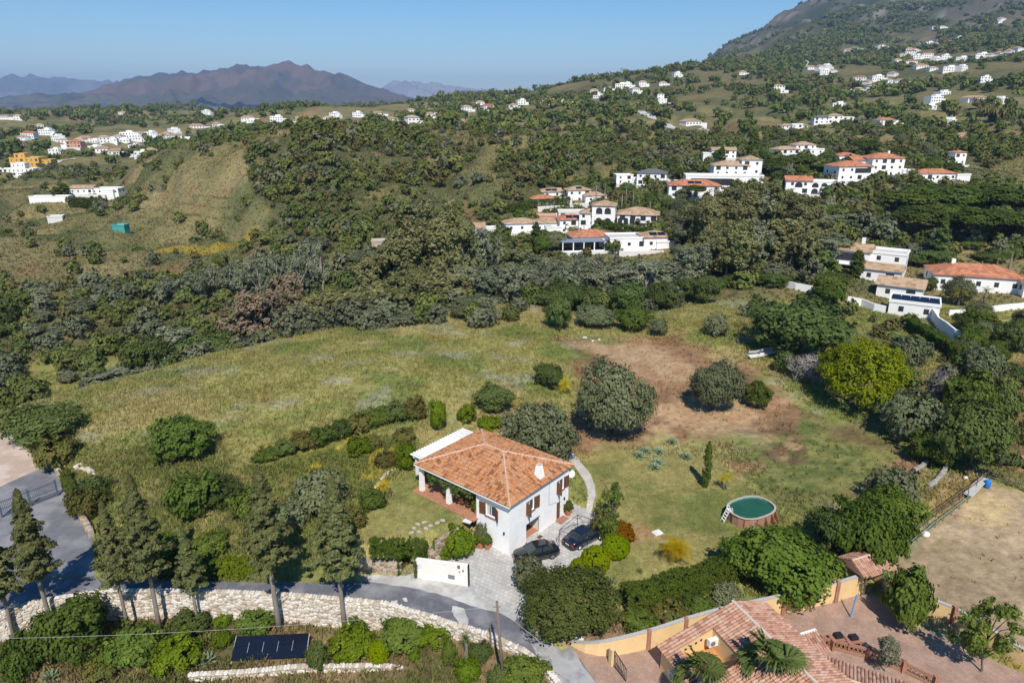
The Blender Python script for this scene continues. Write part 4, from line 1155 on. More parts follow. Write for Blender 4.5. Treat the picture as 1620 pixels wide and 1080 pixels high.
def panel(b, O, U, Wd, z0, z1, holes, N, depth=.16, mi=0):
    """wall face with real openings: holes (u0,u1,za,zb); N points outward"""
    O = Vector(O); U = Vector(U).normalized(); N = Vector(N).normalized()
    xs = sorted({0, Wd} | {h[0] for h in holes} | {h[1] for h in holes}); zs = sorted({z0, z1} | {h[2] for h in holes} | {h[3] for h in holes})
    P = lambda u, z, d=0: Vector((O.x, O.y, 0)) + U*u + Vector((0,0,z)) - N*d
    for i in range(len(xs)-1):
        for j in range(len(zs)-1):
            cx, cz = (xs[i]+xs[i+1])/2, (zs[j]+zs[j+1])/2
            if any(h[0] < cx < h[1] and h[2] < cz < h[3] for h in holes): continue
            b.face((P(xs[i],zs[j]), P(xs[i+1],zs[j]), P(xs[i+1],zs[j+1]), P(xs[i],zs[j+1])), mi)
    for (a, c, za, zb) in holes:
        for (p, q) in (((a,za),(c,za)),((c,za),(c,zb)),((c,zb),(a,zb)),((a,zb),(a,za))):
            b.face((P(*p), P(*q), P(*q, depth), P(*p, depth)), mi)
    return P

# ------------------------------------------------------------------ the white villa
HZ = math.atan2(uy.y, uy.x)
villa = thing('white_villa', 'white two-storey villa with a terracotta hipped roof and brown shutters in the centre', 'house', houseN, HZ)
E = .38; EZ = 5.12
w = MB()
H1 = [(2.95-E, 5.25-E, G0-.02, 1.75), (8.0-E, 8.75-E, G0-.02, 1.72), (2.95-E, 4.15-E, 2.98, 4.22), (7.95-E, 9.15-E, 2.98, 4.22)]
panel(w, (E,E,0), (1,0,0), HX-2*E, -1.2, EZ, H1, (0,-1,0), .22)
H2 = [(2.12-E, 3.32-E, 3.0, 4.25)]
panel(w, (E,E,0), (0,1,0), 4.6-E, -1.2, EZ, H2, (-1,0,0), .18)
panel(w, (HX-E,E,0), (0,1,0), HY-2*E, -1.2, EZ, [], (1,0,0))
panel(w, (3.4,HY-E,0), (1,0,0), HX-E-3.4, -1.2, EZ, [(1.5,2.7,2.2,4.3)], (0,1,0))
panel(w, (3.4,4.6,0), (0,1,0), HY-E-4.6, 1.0, EZ, [(1.0,2.6,2.06,4.25),(4.6,6.0,3.0,4.2)], (-1,0,0))
panel(w, (E,4.6,0), (1,0,0), 3.4-E, 1.0, EZ, [], (0,1,0))
w.box((HX/2, HY/2, EZ+.03), (HX-.3, HY-.3, .12))          # soffit under the tiles
w.build('wall', M_white, villa)
# garage interior
g = MB(); gx0, gx1 = 2.95, 5.25
g.box(((gx0+gx1)/2, E+2.2, G0-.02), (2.9, 4.0, .06), mi=1)
g.box((gx0-.3, E+2.2, .6), (.05, 4.0, 2.6)); g.box((gx1+.3, E+2.2, .6), (.05, 4.0, 2.6)); g.box(((gx0+gx1)/2, E+4.2, .6), (2.9, .05, 2.6)); g.box(((gx0+gx1)/2, E+2.2, 1.9), (2.9, 4.0, .05))
g.build('garage', [M_white2, M_terra], villa)
MB().box(((gx0+gx1)/2, E+.5, 1.66), (2.26, .9, .06)).build('garage_door', M_grey, villa)
d = MB().box((8.375, E+.14, .68), (.74, .06, 2.06)).build('door', M_wood, villa)
MB().box((8.63, E+.09, .65), (.05, .06, .14)).build('handle', M_grey, d)

def window(O, U, N, Wd, zb, ht, shut, parent):
    """O: lower left corner on the wall face; shut: opening angle of the left and right shutters"""
    O = Vector(O); U = Vector(U); N = Vector(N)
    ax = Matrix((U, -N, Vector((0,0,1)))).transposed()
    C = O + U*(Wd/2) + Vector((0,0,ht/2))
    wn = MB().box(C - N*.13, (Wd, .02, ht), ax=ax).build('window', M_glass, parent)
    f = MB()
    for sx in (-Wd/2+.03, 0, Wd/2-.03): f.box(C + U*sx - N*.10, (.06, .05, ht), ax=ax)
    for sz in (-ht/2+.03, ht/2-.03): f.box(C + Vector((0,0,sz)) - N*.098, (Wd, .045, .06), ax=ax)
    f.build('frame', M_frame, wn)
    MB().box(C + U*(-Wd*.3) - N*.115, (Wd*.30, .006, ht*.9), ax=ax).build('curtain', M_curtain, wn)
    MB().box(O + U*(Wd/2) + N*.05 + Vector((0,0,-.05)), (Wd+.2, .16, .09), ax=ax).build('sill', M_brick, wn)
    for side, ang in ((-1, shut[0]), (1, shut[1])):
        hinge = C + U*(side*(Wd/2+.02)) + N*.03
        dv = U*(side*math.cos(ang)) + N*math.sin(ang); dn = N*math.cos(ang) - U*(side*math.sin(ang))
        ax2 = Matrix((dv, dn, Vector((0,0,1)))).transposed()
        s_ = MB(); sw = Wd*.62
        s_.box(hinge + dv*(sw/2), (sw, .045, ht+.06), ax=ax2)
        for k in range(7): s_.box(hinge + dv*(sw/2) + Vector((0,0,-ht/2+.12+k*(ht-.24)/6)) , (sw-.14, .075, .05), ax=ax2)
        for q in (.03, sw-.03): s_.box(hinge + dv*q, (.06, .07, ht+.06), ax=ax2)
        s_.build('shutter', M_wood, wn)
window((2.95,E,2.98), (1,0,0), (0,-1,0), 1.2, 2.98, 1.24, (1.35, .12), villa)
window((7.95,E,2.98), (1,0,0), (0,-1,0), 1.2, 2.98, 1.24, (1.35, .12), villa)
window((E,3.32,3.0), (0,-1,0), (-1,0,0), 1.2, 3.0, 1.25, (.10, .55), villa)
MB().box((4.53-1.4+1.4, 0, 0), (0.01,0.01,0.01))
for (x, y, a, b_, u, nn) in [((3.43), 5.6, 1.6, 2.2, 0, 0)]:
    MB().box((3.4+.14, 6.4, 3.15), (.03, 1.6, 2.2)).build('terrace_door', M_glass, villa)
MB().box((3.4+.14, 9.9, 3.6), (.03, 1.4, 1.2)).build('window', M_glass, villa)
# porch
MB().box(((E+3.4)/2-.35, (4.6+HY)/2, 2.10), (3.4-E+.7, HY-4.6+.5, .12)).build('porch_floor', M_terra, villa)
for y in (8.45, 12.4):
    c = MB(); c.box((E+.12, y, 3.45), (.46, .46, 2.8), taper=.78); c.box((E+.12, y, 4.9), (.42, .42, .3)); c.build('column', M_white, villa)
c = MB(); c.box((3.2, 12.4, 3.45), (.4,.4,2.8)); c.build('column', M_white, villa)
MB().bar((E+.12, 4.6, 4.92), (E+.12, HY-.3, 4.92), .3, .34).build('porch_beam', M_white, villa)
# roof: eave rectangle with equal pitch
rf = MB(); X0, X1, Y0, Y1 = -.02, HX+.02, -.02, HY+.02; RZ = 1.92; zE = EZ+.13
mx_ = (X0+X1)/2; hw = (X1-X0)/2; ya, yb = Y0+hw, Y1-hw
ra, rb = Vector((mx_, ya, zE+RZ)), Vector((mx_, yb, zE+RZ))
c00, c10, c11, c01 = [Vector((x, y, zE)) for x, y in ((X0,Y0),(X1,Y0),(X1,Y1),(X0,Y1))]
for f_ in ((c00,c10,ra),(c10,c11,rb,ra),(c11,c01,rb),(c01,c00,ra,rb)): rf.face(f_, 0, .05)
sl_ = math.hypot(hw, RZ)
Wy = Y1-Y0; Wx = X1-X0
fl = lambda Wd: (lambda a: min(a, Wd-a, hw)/hw*sl_)
tiled(rf, c00, c10, ra-(c00+c10)/2, fl(Wx)); tiled(rf, c11, c01, rb-(c11+c01)/2, fl(Wx))
tiled(rf, c10, c11, Vector((-hw,0,RZ)), fl(Wy)); tiled(rf, c01, c00, Vector((hw,0,RZ)), fl(Wy))
roof = rf.build('roof', M_tile, villa)
for a, b_ in ((c00,ra),(c10,ra),(c11,rb),(c01,rb),(ra,rb)):
    k = max(2, int((b_-a).length/.42)); t = MB()
    for i in range(k):
        p, q = a.lerp(b_, i/k)+Vector((0,0,.05)), a.lerp(b_, (i+1)/k)+Vector((0,0,.03))
        t.tube([p, q], [.125,.10], 7, cap=True)
    t.build('ridge_tiles', M_cap, roof)
ch = MB(); cx, cy = 5.75, 1.0
ch.box((cx,cy,6.05), (.86,.86,1.5), taper=.58); ch.box((cx,cy,6.82), (.44,.44,.08)); ch.box((cx-.15,cy,6.92),(.1,.4,.16)); ch.box((cx+.15,cy,6.92),(.1,.4,.16))
chim = ch.build('chimney', M_white, roof)
MB().box((cx,cy,7.03),(.50,.50,.07), taper=.7).build('chimney_cap', M_cap, villa)
for x_, y_ in ((E-.05, 4.45), (HX-E-.12, E-.06)): MB().tube([(x_,y_,EZ),(x_,y_,.1)], .045, 6).build('drainpipe', M_white2, villa)
MB().tube([(6.6,E-.03,5.0),(6.6,E-.03,2.2),(7.9,E-.03,1.9)], .012, 4).build('cable', M_dark, villa)
gt = MB().bar((X0-.06,Y0,zE-.06),(X0-.06,Y1,zE-.06),.10).build('gutter', M_white2, villa)
for x, y, z in ((9.25, E-.07, 1.75), (E-.07, 1.0, 1.9)):
    MB().box((x,y,z),(.14,.14,.28), taper=.7).build('wall_lamp', M_dark, villa)
dz_ = MB().lathe([(.42,.12),(.36,.05),(.22,.01),(.02,0)], 18).box((0,0,.3),(.03,.03,.4))
dish = dz_.build('satellite_dish', M_white2)
dish.location = houseN + uy*(HX+.25) + ux*.55 + Vector((0,0,3.95)); dish.rotation_euler = (R(62), 0, R(18))
tag(dish, 'white satellite dish on the right corner of the white villa', 'dish')

# creeper along the porch eave
def vine(pts, w_, h_, label, seed, m_=None):
    g = np.random.default_rng(seed); C = []
    for a, b_ in zip(pts[:-1], pts[1:]):
        n = int((b_-a).length*38); t = g.random((n,1))
        p = np.array(a)+(np.array(b_)-np.array(a))*t + (g.random((n,3))-.5)*np.array([w_,w_,0]) - np.stack([0*t[:,0],0*t[:,0],(g.random(n)**1.6)*h_*(.55+.45*np.sin(t[:,0]*7))],1)
        C.append(p)
    C = np.concatenate(C); D = unit(g.normal(size=C.shape)+np.array([-.6,-.6,.5]))
    V, F, r = leaves_from(C-np.array(pts[0]), D, np.full(len(C),.18), 12, .12, g)
    return tag(link('climbing_vine', fast_mesh('climbing_vine', V, F, m_ or L_broad, rnd=r), None, pts[0]), label, 'vine')
lw = lambda X, Y, z: houseN + uy*X + ux*Y + Vector((0,0,z))
vine([lw(.15,10.9,4.75), lw(.15,9.2,4.7), lw(.15,7.6,4.85), lw(.15,5.2,4.85)], .5, 1.25, 'dark green creeper hanging along the porch eave of the white villa', 5, L_dark)

# terrace furniture inside the porch
pt = thing('terrace_table', 'wooden table under the porch of the white villa', 'table', lw(1.7,6.6,2.16), HZ)
MB().box((0,0,.73),(.9,1.5,.05)).build('table_top', M_wood, pt)
for sx in (-.38,.38):
    for sy in (-.65,.65): MB().box((sx,sy,.35),(.06,.06,.70)).build('leg', M_wood, pt)
for k, (dx, dy, rz) in enumerate([(-.75,-.4,0),(-.75,.4,0),(.75,0,3.14)]):
    cz_ = thing('garden_chair', ['wooden chair on the lawn side of the porch table, nearer the wall','wooden chair on the lawn side of the porch table, further along','wooden chair behind the porch table'][k], 'chair', lw(1.7+dx,6.6+dy,2.16), HZ+rz)
    MB().box((0,0,.45),(.44,.44,.05)).build('seat', M_wood, cz_); MB().box((-.2,0,.72),(.04,.44,.5)).build('backrest', M_wood, cz_)
    for sx in (-.18,.18):
        for sy in (-.18,.18): MB().box((sx,sy,.21),(.04,.04,.43)).build('leg', M_wood, cz_)

# white pergola behind the porch
pg = thing('pergola', 'white slatted pergola joined to the back left side of the villa', 'pergola', houseN, HZ)
for x, y in ((2.3,15.0),(5.8,15.0),(9.4,15.0)):
    MB().box((x,y,3.2),(.34,.34,2.6)).build('post', M_white, pg)
for y in (15.0, 13.25): MB().bar((1.8,y,4.6),(10.0,y,4.6),.2,.22).build('beam', M_white, pg)
sl2 = MB()
for i in range(21): sl2.bar((1.85+i*.4,12.95,4.80),(1.85+i*.4,15.5,4.80),.22,.10)
sl2.build('slats', M_white, pg)
cv = MB().box((4.9,14.2,4.90),(5.8,1.9,.03)).build('canvas', M_white, pg)
lamp = MB().box((2.2,12.98,5.1),(.10,.10,.5)).build('lantern', M_dark, pg)

# ------------------------------------------------------------------ walls of stone
def stone_wall(name, top, z0s, z1s, thick, label, m_=None, sw=.34, sh=.27, both=False, seed=3, cat='wall', mort=None):
    """core of mortar with individual rounded stones on the face towards the camera and on top; top: xy polyline"""
    g = random.Random(seed); b = MB(); n = len(top)
    T = [Vector((p[0], p[1], 0)) for p in top]
    if not hasattr(z0s, '__len__'): z0s = [z0s]*n
    if not hasattr(z1s, '__len__'): z1s = [z1s]*n
    for i in range(n-1):
        a, c = T[i], T[i+1]; d = c-a; Ln = d.length
        if Ln < .05: continue
        d.normalize(); nn = Vector((d.y, -d.x, 0))
        if nn.dot(-a) < 0: nn = -nn
        za0, za1, zc0, zc1 = z0s[i], z1s[i], z0s[i+1], z1s[i+1]
        q = [a+nn*.0, c+nn*.0, c-nn*thick, a-nn*thick]
        lo = [q[0]+Vector((0,0,za0)), q[1]+Vector((0,0,zc0)), q[2]+Vector((0,0,zc0)), q[3]+Vector((0,0,za0))]
        hi = [q[0]+Vector((0,0,za1)), q[1]+Vector((0,0,zc1)), q[2]+Vector((0,0,zc1)), q[3]+Vector((0,0,za1))]
        b.face(hi, 1); b.face(lo[::-1], 1)
        for k in range(4): b.face((lo[k], lo[(k+1)%4], hi[(k+1)%4], hi[k]), 1)
        def stone(o, e1, e2, nrm, w_, h_):
            m = 6; ph = g.random()*6.28; pts = []
            for k in range(m):
                an = ph + k*6.283/m + g.uniform(-.3,.3); rr = g.uniform(.80,1.08)
                pts.append((math.cos(an)*rr, math.sin(an)*rr))
            r = g.random(); dep = g.uniform(.04,.10)
            base = [o+e1*(x*w_*.58)+e2*(y*h_*.58) for x, y in pts]; tp = [o+e1*(x*w_*.46)+e2*(y*h_*.46)+nrm*dep for x, y in pts]
            b.face(tp, 0, r)
            for k in range(m): b.face((base[k], base[(k+1)%m], tp[(k+1)%m], tp[k]), 0, r)
        faces = [(a, nn, 1)] + ([(a-nn*thick, -nn, 1)] if both else [])
        for (o, nr, _) in faces:
            x = 0; 
            rows = max(1, int((max(za1-za0, zc1-zc0))/sh))
            for j in range(rows):
                x = g.random()*sw*.5
                while x < Ln:
                    t = x/Ln; zl = za0+(zc0-za0)*t; zh = za1+(zc1-za1)*t
                    z = zl + (j+.5)*sh + g.uniform(-.13,.13); w_ = sw*g.uniform(.6,1.5)
                    if z < zh-.03: stone(o+d*(x)+Vector((0,0,z)), d, Vector((0,0,1)), nr, w_, sh*g.uniform(.85,1.2))
                    x += w_*.92
        x = 0
        while x < Ln:
            t = x/Ln; w_ = sw*g.uniform(.6,1.1)
            k = max(1, round(thick/.4))
            for q_ in range(k): stone(a+d*x-nn*(thick*(q_+.5)/k+g.uniform(-.05,.05))+Vector((0,0,za1+(zc1-za1)*t)), d, nn, Vector((0,0,1)), w_, thick/k*1.05)
            x += w_*.95
    return tag(b.build(name, [m_ or M_stone, mort or M_mortar]), label, cat)

gzl = [gz(p[0], p[1]-.7)-.15 for p in wall_xy]
def dens(pts, step):
    out = []
    for a, b in zip(pts[:-1], pts[1:]):
        n = max(1, int(math.hypot(b[0]-a[0], b[1]-a[1])/step))
        for k in range(n): out.append((a[0]+(b[0]-a[0])*k/n, a[1]+(b[1]-a[1])*k/n))
    return out+[pts[-1]]
wt = [p for p in dens(wall_xy, 2.5)]
stone_wall('stone_wall', wt, [gz(p[0], p[1]-1.0)-.25 for p in wt], [G0+.30+.06*random.random() for _ in wt], .5, 'long pale rubble retaining wall along the near side of the lane', seed=4)
fw = P2([(81,737),(95,758),(112,795),(128,825),(142,850)])
stone_wall('stone_wall', fw, G0-.3, G0+.75, .45, 'brown stone wall on the right of the grey forecourt', M_stoneb, both=True, seed=5)
lw_ = P2([(642,846),(662,856),(690,874)], 1.2)
stone_wall('stone_wall', lw_, G0-.3, [1.8,1.3,.5], .5, 'brown rubble wall holding the corner of the upper lawn', M_stoneb, seed=6)
stone_wall('stone_wall', P2([(692,862),(708,851),(726,842)], 1.6), G0-.2, 1.95, .35, 'low stone edge of the upper lawn behind the bright green bushes', M_stoneb, seed=7)
stone_wall('stone_wall', P2([(560,905),(592,905),(634,908)], G0), G0-.3, G0+1.15, .5, 'brown rubble wall beside the lane below the dark hedge', M_stoneb, seed=8)
stone_wall('stone_wall', P2([(586,790),(600,770),(614,752),(630,744),(648,737)], LAWN_Z), LAWN_Z-.3, LAWN_Z+.3, .35, 'low stone border round the far side of the upper lawn', M_stone, seed=9)
stone_wall('stone_wall', [tuple(hit(u,v)[:2]) for u,v in ((300,1076),(400,1070),(480,1064),(600,1060),(715,1052))], -4, -2.45, .5, 'low pale stone terrace wall at the bottom edge', M_stone, seed=10)
for pts, lb in (([(1449,748),(1458,744),(1467,736)],'short curved stone edging below the round green bush'), ([(1470,774),(1484,765),(1496,748),(1500,736)],'longer curved stone edging above the corral fence')):
    pp = [hit(u,v) for u,v in pts]
    stone_wall('stone_edging', [(p.x,p.y) for p in pp], [p.z-.4 for p in pp], [p.z+.55 for p in pp], .35, lb, stonemat('grey_rubble',[(.20,.19,.17),(.30,.28,.25),(.38,.36,.33)]), both=True, seed=11)
lo = [hit(1183,567), hit(1195,566), hit(1242,554)]
wl = thing('low_wall', 'low whitish concrete wall at the far edge of the bare earth', 'wall', lo[0])
for a, b in zip(lo[:-1], lo[1:]):
    a_, b_ = a-lo[0], b-lo[0]
    MB().bar(a_+Vector((0,0,.45)), b_+Vector((0,0,.45)), 1.3, .25).build('panel', M_white2, wl)
    MB().bar(a_+Vector((0,0,1.14)), b_+Vector((0,0,1.14)), .12, .34).build('coping', mat('grey_coping',(.40,.39,.37),var=.2), wl)

# gate wall of the white villa
ga, gb = at(657,911,G0), at(741,926,G0)
gd = (gb-ga); gl = gd.length; gr = math.atan2(gd.y, gd.x)
gw = thing('gate_wall', 'white rendered gate wall with a grey meter box beside the lane', 'wall', ga, gr)
b = MB(); b.face([(0,-.14,-.3),(gl,-.14,-.3),(gl,-.14,2.25),(0,-.14,2.0)]); b.face([(gl,.14,-.3),(0,.14,-.3),(0,.14,2.0),(gl,.14,2.25)])
b.face([(0,-.14,2.0),(gl,-.14,2.25),(gl,.14,2.25),(0,.14,2.0)]); b.face([(gl,-.14,-.3),(gl,.14,-.3),(gl,.14,2.25),(gl,-.14,2.25)]); b.face([(0,.14,-.3),(0,-.14,-.3),(0,-.14,2.0),(0,.14,2.0)])
b.build('wall', mat('cream_white_render',(.76,.71,.66),var=.06,scale=1.5), gw)
MB().box((gl*.70,-.15,.75),(.62,.05,.42)).build('meter_box', M_grey, gw)
MB().box((gl*.84,-.17,1.95),(.22,.06,.28)).box((gl*.84,-.20,1.95),(.14,.02,.18),mi=1).build('letter_box', [M_dark, M_grey], gw)
MB().box((gl*.92,-.155,1.62),(.16,.04,.2)).build('intercom', M_grey, gw)
MB().box((gl*.855,-.155,1.45),(.10,.03,.10)).build('bell_push', M_dark, gw)
tl = MB().box((gl*.10,-.150,1.35),(.52,.025,.5)).build('name_tile', mat('pale_blue_tile',(.62,.66,.72),rough=.3), gw)
MB().box((gl+.06,0,1.0),(.09,.24,2.5)).build('gate_post', M_dark, gw)

# things on the lawn and by the wall
MB_ = MB().box((0,0,.05),(1.35,.85,.10)); o = MB_.build('door_slab', M_white2, None, at(743,821,1.95), HZ+.2); o.location.z = max(gz(o.location.x,o.location.y), 1.9)+.02
tag(o, 'white stone slab at the porch end of the upper lawn', 'slab')
for u, v in [(655,835),(663,841),(661,829),(674,836),(671,826),(681,831),(692,827),(701,823),(651,842)]:
    p = hit(u, v); b = MB(); pts = [(math.cos(k)*random.uniform(.22,.36), math.sin(k)*random.uniform(.16,.26)) for k in (0,.9,1.8,2.7,3.6,4.5,5.4)]
    b.prism(pts, -.03, .05)
    tag(b.build('stepping_stone', mat('step_stone',(.42,.39,.33),var=.2), None, p, random.random()*3), 'flat pale stepping stone in the upper lawn', 'stone', 'stepping stones on the upper lawn')
o = MB().box((0,0,.06),(.95,.75,.14),taper=.96).box((0,0,.15),(.5,.4,.04)).build('drain_cover', M_white2, None, hit(1040,843), .5); tag(o, 'white drain cover on the bare patch of the garden lawn', 'cover')
def pot(p, s, label, kind=None, m_=None):
    t = thing('potted_plant', label, 'plant', p)
    MB().lathe([(.16*s,0),(.19*s,.1*s),(.27*s,.40*s),(.30*s,.42*s),(.30*s,.48*s),(.24*s,.46*s)], 14).build('pot', m_ or mat('terracotta_pot',(.42,.17,.09),var=.15), t, smooth_=False)
    cr = LIB[kind or 'bush'][0][0][0]; f = link('foliage', cr, t, (0,0,.42*s)); f.scale = (.28*s,.28*s,.42*s)
for u, v, s, lb in [(754,866,1.1,'terracotta pot with a leafy plant, left of three by the villa wall'),(761,866,1.3,'terracotta pot with a tall plant, middle of three by the villa wall'),(771,868,1.2,'terracotta pot with a sparse plant, nearest the villa corner')]:
    pot(at(u,v,G0+.02), s, lb)
pot(lw(9.6,.0,G0+.02), 1.3, 'terracotta pot with a plant beside the brown villa door')
pot(lw(.9,5.0,2.16), 1.2, 'potted bush at the end of the porch', 'yellow')
pot(hit(690,866), .8, 'small pot on the stone edge of the upper lawn')
st2 = MB().box((0,0,.09),(1.3,.7,.18)).build('door_step', M_brick, None, lw(8.4,-.05,G0), HZ); tag(st2, 'brick step in front of the brown villa door', 'step')
for X, Y in ((4.0,-1.1),(4.6,-.05)):
    o = MB().box((0,0,.02),(.55,.4,.03)).box((0,0,.035),(.42,.28,.012)).build('floor_grate', mat('rusty_iron',(.10,.06,.05)), None, lw(X,Y,G0+.03), HZ); tag(o, 'rusty drain grate in the driveway ' + ('away from' if Y < -1 else 'at the sill of') + ' the garage', 'grate')

# ------------------------------------------------------------------ cars
def paint(name, c, rough=.18):
    m = mat(name, c, rough=rough, spec=.5); p = m.node_tree.nodes['Principled BSDF']; p.inputs['Coat Weight'].default_value = .8; p.inputs['Coat Roughness'].default_value = .05; return m
M_tyre = mat('tyre', (.02,.02,.02), rough=.9); M_rim = mat('alloy_rim', (.45,.46,.48), rough=.3, metal=.8)
M_carglass = mat('car_glass', (.03,.04,.045), rough=.04, spec=.8)
M_red = mat('tail_lamp', (.45,.02,.02), rough=.2); M_lamp = mat('head_lamp', (.75,.78,.80), rough=.1); M_plate = mat('number_plate', (.75,.75,.72), rough=.4)

def loft(b, sts, mi=0, close=True):
    for i in range(len(sts)-1):
        p, q = sts[i], sts[i+1]
        for k in range(len(p)-1): b.face((p[k], q[k], q[k+1], p[k+1]), mi, .5)
    if close:
        b.face(sts[0], mi, .5); b.face(sts[-1][::-1], mi, .5)

def car(p, rz, label, m_paint, soft=None, L_=4.6):
    t = thing('parked_car', label, 'car', p, rz)
    def sec(x, hw_, zl, zs, zt):
        """half hull outline from right sill over the top to the left sill"""
        return [Vector(v) for v in ((x,-hw_*.93,zl),(x,-hw_,zl+.16),(x,-hw_*1.0,(zl+zs)/2+.05),(x,-hw_*.97,zs),(x,-hw_*.86,zt),(x,0,zt+.03),(x,hw_*.86,zt),(x,hw_*.97,zs),(x,hw_,(zl+zs)/2+.05),(x,hw_,zl+.16),(x,hw_*.93,zl))]
    h = L_/2
    S_ = [sec(-h,.66,.34,.62,.72), sec(-h+.10,.80,.24,.78,.88), sec(-h+.45,.88,.2,.86,.97), sec(-h+1.0,.90,.2,.88,.99), sec(-.5,.90,.2,.88,.96), sec(.75,.90,.2,.88,.95), sec(1.25,.89,.2,.84,.93), sec(h-.45,.86,.2,.76,.84), sec(h-.12,.76,.24,.62,.72), sec(h,.60,.32,.52,.60)]
    b = MB(); loft(b, S_); b.build('body', m_paint, t, smooth_=True)
    def cab(x, hb, zb, ht_, zt): return [Vector(v) for v in ((x,-hb,zb),(x,-ht_,zt),(x,ht_,zt),(x,hb,zb))]
    # glass house
    g = MB()
    base = [(-h+.55,.76),( .98,.78)]
    A_ = [Vector((-h+.58,-.74,.95)), Vector((1.05,-.76,.92)), Vector((1.05,.76,.92)), Vector((-h+.58,.74,.95))]
    T_ = [Vector((-h+1.25,-.58,1.40)), Vector((.22,-.60,1.42)), Vector((.22,.60,1.42)), Vector((-h+1.25,.58,1.40))]
    for k in range(4): g.face((A_[k], A_[(k+1)%4], T_[(k+1)%4], T_[k]), 0, .5)
    g.build('windows', M_carglass, t)
    r = MB(); T2 = [v+Vector((0,0,.012)) for v in T_]
    top = [T2[0].lerp(T2[1],.0)+Vector((-.06,-.03,0)), T2[1]+Vector((.05,-.03,0)), T2[2]+Vector((.05,.03,0)), T2[3]+Vector((-.06,.03,0))]
    mid = [v.lerp(Vector((-.6,0,1.47)), .35)+Vector((0,0,.045)) for v in top]
    for k in range(4): r.face((top[k], top[(k+1)%4], mid[(k+1)%4], mid[k]), 0, .5)
    r.face(mid, 0, .5)
    for s_ in (-1, 1):
        for (xa, xb) in ((-h+.62,-h+1.22),(1.02,.2),(-.35,-.45)):
            r.bar((xa, s_*.755, .94), (xb, s_*.60, 1.41), .07, .05)
    r.build('roof', soft or m_paint, t)
    for x in (-1.35, 1.38):
        for s_ in (-1, 1):
            wv = thing_part(t, 'wheel')
            wm = MB(); n = 18
            prof = [(.20,-.10),(.315,-.11),(.325,-.06),(.325,.06),(.315,.11),(.20,.10)]
            rg = [[Vector((rr*math.cos(6.283*k/n), yy, rr*math.sin(6.283*k/n))) for k in range(n)] for rr, yy in prof]
            for i in range(len(rg)-1):
                for k in range(n): wm.face((rg[i][k], rg[i][(k+1)%n], rg[i+1][(k+1)%n], rg[i+1][k]))
            wh = wm.build('wheel', M_tyre, t, (x, s_*.80, .325))
            rm = MB()
            rm.face([Vector((.20*math.cos(6.283*k/n), s_*.085, .20*math.sin(6.283*k/n))) for k in range(n)])
            for k in range(5): rm.bar((0, s_*.10, 0), (.2*math.cos(k*1.2566), s_*.10, .2*math.sin(k*1.2566)), .06, .03)
            rm.build('rim', M_rim, wh)
    for s_ in (-1, 1):
        MB().box((-h+.07, s_*.62, .70), (.14,.30,.16)).build('tail_light', M_red, t)
        MB().box((h-.16, s_*.58, .60), (.26,.28,.13)).build('headlight', M_lamp, t)
        MB().box((.62, s_*.97, .98), (.12,.18,.12)).build('wing_mirror', m_paint, t)
    MB().box((-h-.004, 0, .58), (.02,.50,.11)).build('number_plate', M_plate, t)
    MB().box((-h+.03, 0, .36), (.16,1.3,.12)).build('bumper', m_paint, t)
    return t
def thing_part(t, n): return None

cf, cr_ = at(945,846,G0), at(899,869,G0)
dv = cf-cr_; car((cf+cr_)/2+Vector((.15,.25,.03)), math.atan2(dv.y, dv.x), 'dark navy blue saloon car parked under the metal frame', paint('navy_paint',(.010,.014,.030)))
cf, cr_ = at(811,893,G0), at(884,876,G0)
dv = cf-cr_; car((cf+cr_)/2+Vector((0,.35,.03)), math.atan2(dv.y, dv.x), 'black car half hidden behind the big shrub dome', paint('black_paint',(.008,.008,.010)), L_=4.4)

# metal frame of a car shelter
gf = thing('gazebo_frame', 'bare dark metal gazebo frame standing over the navy car', 'frame', at(912,860,G0))
c4 = [at(884,868,G0), at(913,843,G0), at(956,858,G0)]; c4.append(c4[0]+c4[2]-c4[1])
c4 = [p-gf.location for p in c4]
for p in c4: MB().tube([p, p+Vector((0,0,2.15))], .032, 6).build('post', M_dark, gf)
bmz = MB()
for i in range(4):
    a, b = c4[i]+Vector((0,0,2.15)), c4[(i+1)%4]+Vector((0,0,2.15)); bmz.tube([a,b], .026, 5)
    m1 = a.lerp(b,.5)+Vector((0,0,.0)); 
    bmz.tube([a-Vector((0,0,.45)), a.lerp(b,.18)], .018, 5); bmz.tube([b-Vector((0,0,.45)), b.lerp(a,.18)], .018, 5)
    bmz.tube([a-Vector((0,0,.4)), b-Vector((0,0,.4))], .014, 4)
ctr = sum(c4, Vector())/4 + Vector((0,0,2.75))
for p in c4: bmz.tube([p+Vector((0,0,2.15)), ctr], .018, 5)
bmz.build('roof_bars', M_dark, gf)

# ------------------------------------------------------------------ pool
pc = at(1186,822,G0); pz = gz(pc.x, pc.y)
pool = thing('garden_pool', 'oval above ground pool with rusty brown sides and green water', 'pool', (pc.x, pc.y, pz), R(28))
n = 20; rx, ry, ph = 2.55, 1.85, 1.15
ring = lambda sx, sy, z: [Vector((sx*abs(math.cos(a))**.8*(1 if math.cos(a) >= 0 else -1), sy*abs(math.sin(a))**.8*(1 if math.sin(a) >= 0 else -1), z)) for a in [6.2832*k/n for k in range(n)]]
ow = MB(); r0, r1 = ring(rx,ry,-.15), ring(rx,ry,ph)
for k in range(n): ow.face((r0[k], r0[(k+1)%n], r1[(k+1)%n], r1[k]), 0)
rw = mat('rusty_pool_side', (.27,.125,.075), rough=.6, var=.5, scale=1.2, var2=(.40,.27,.20))
ow.build('pool_wall', rw, pool)
iw = MB(); r2, r3 = ring(rx-.06,ry-.06,.1), ring(rx-.06,ry-.06,ph-.01)
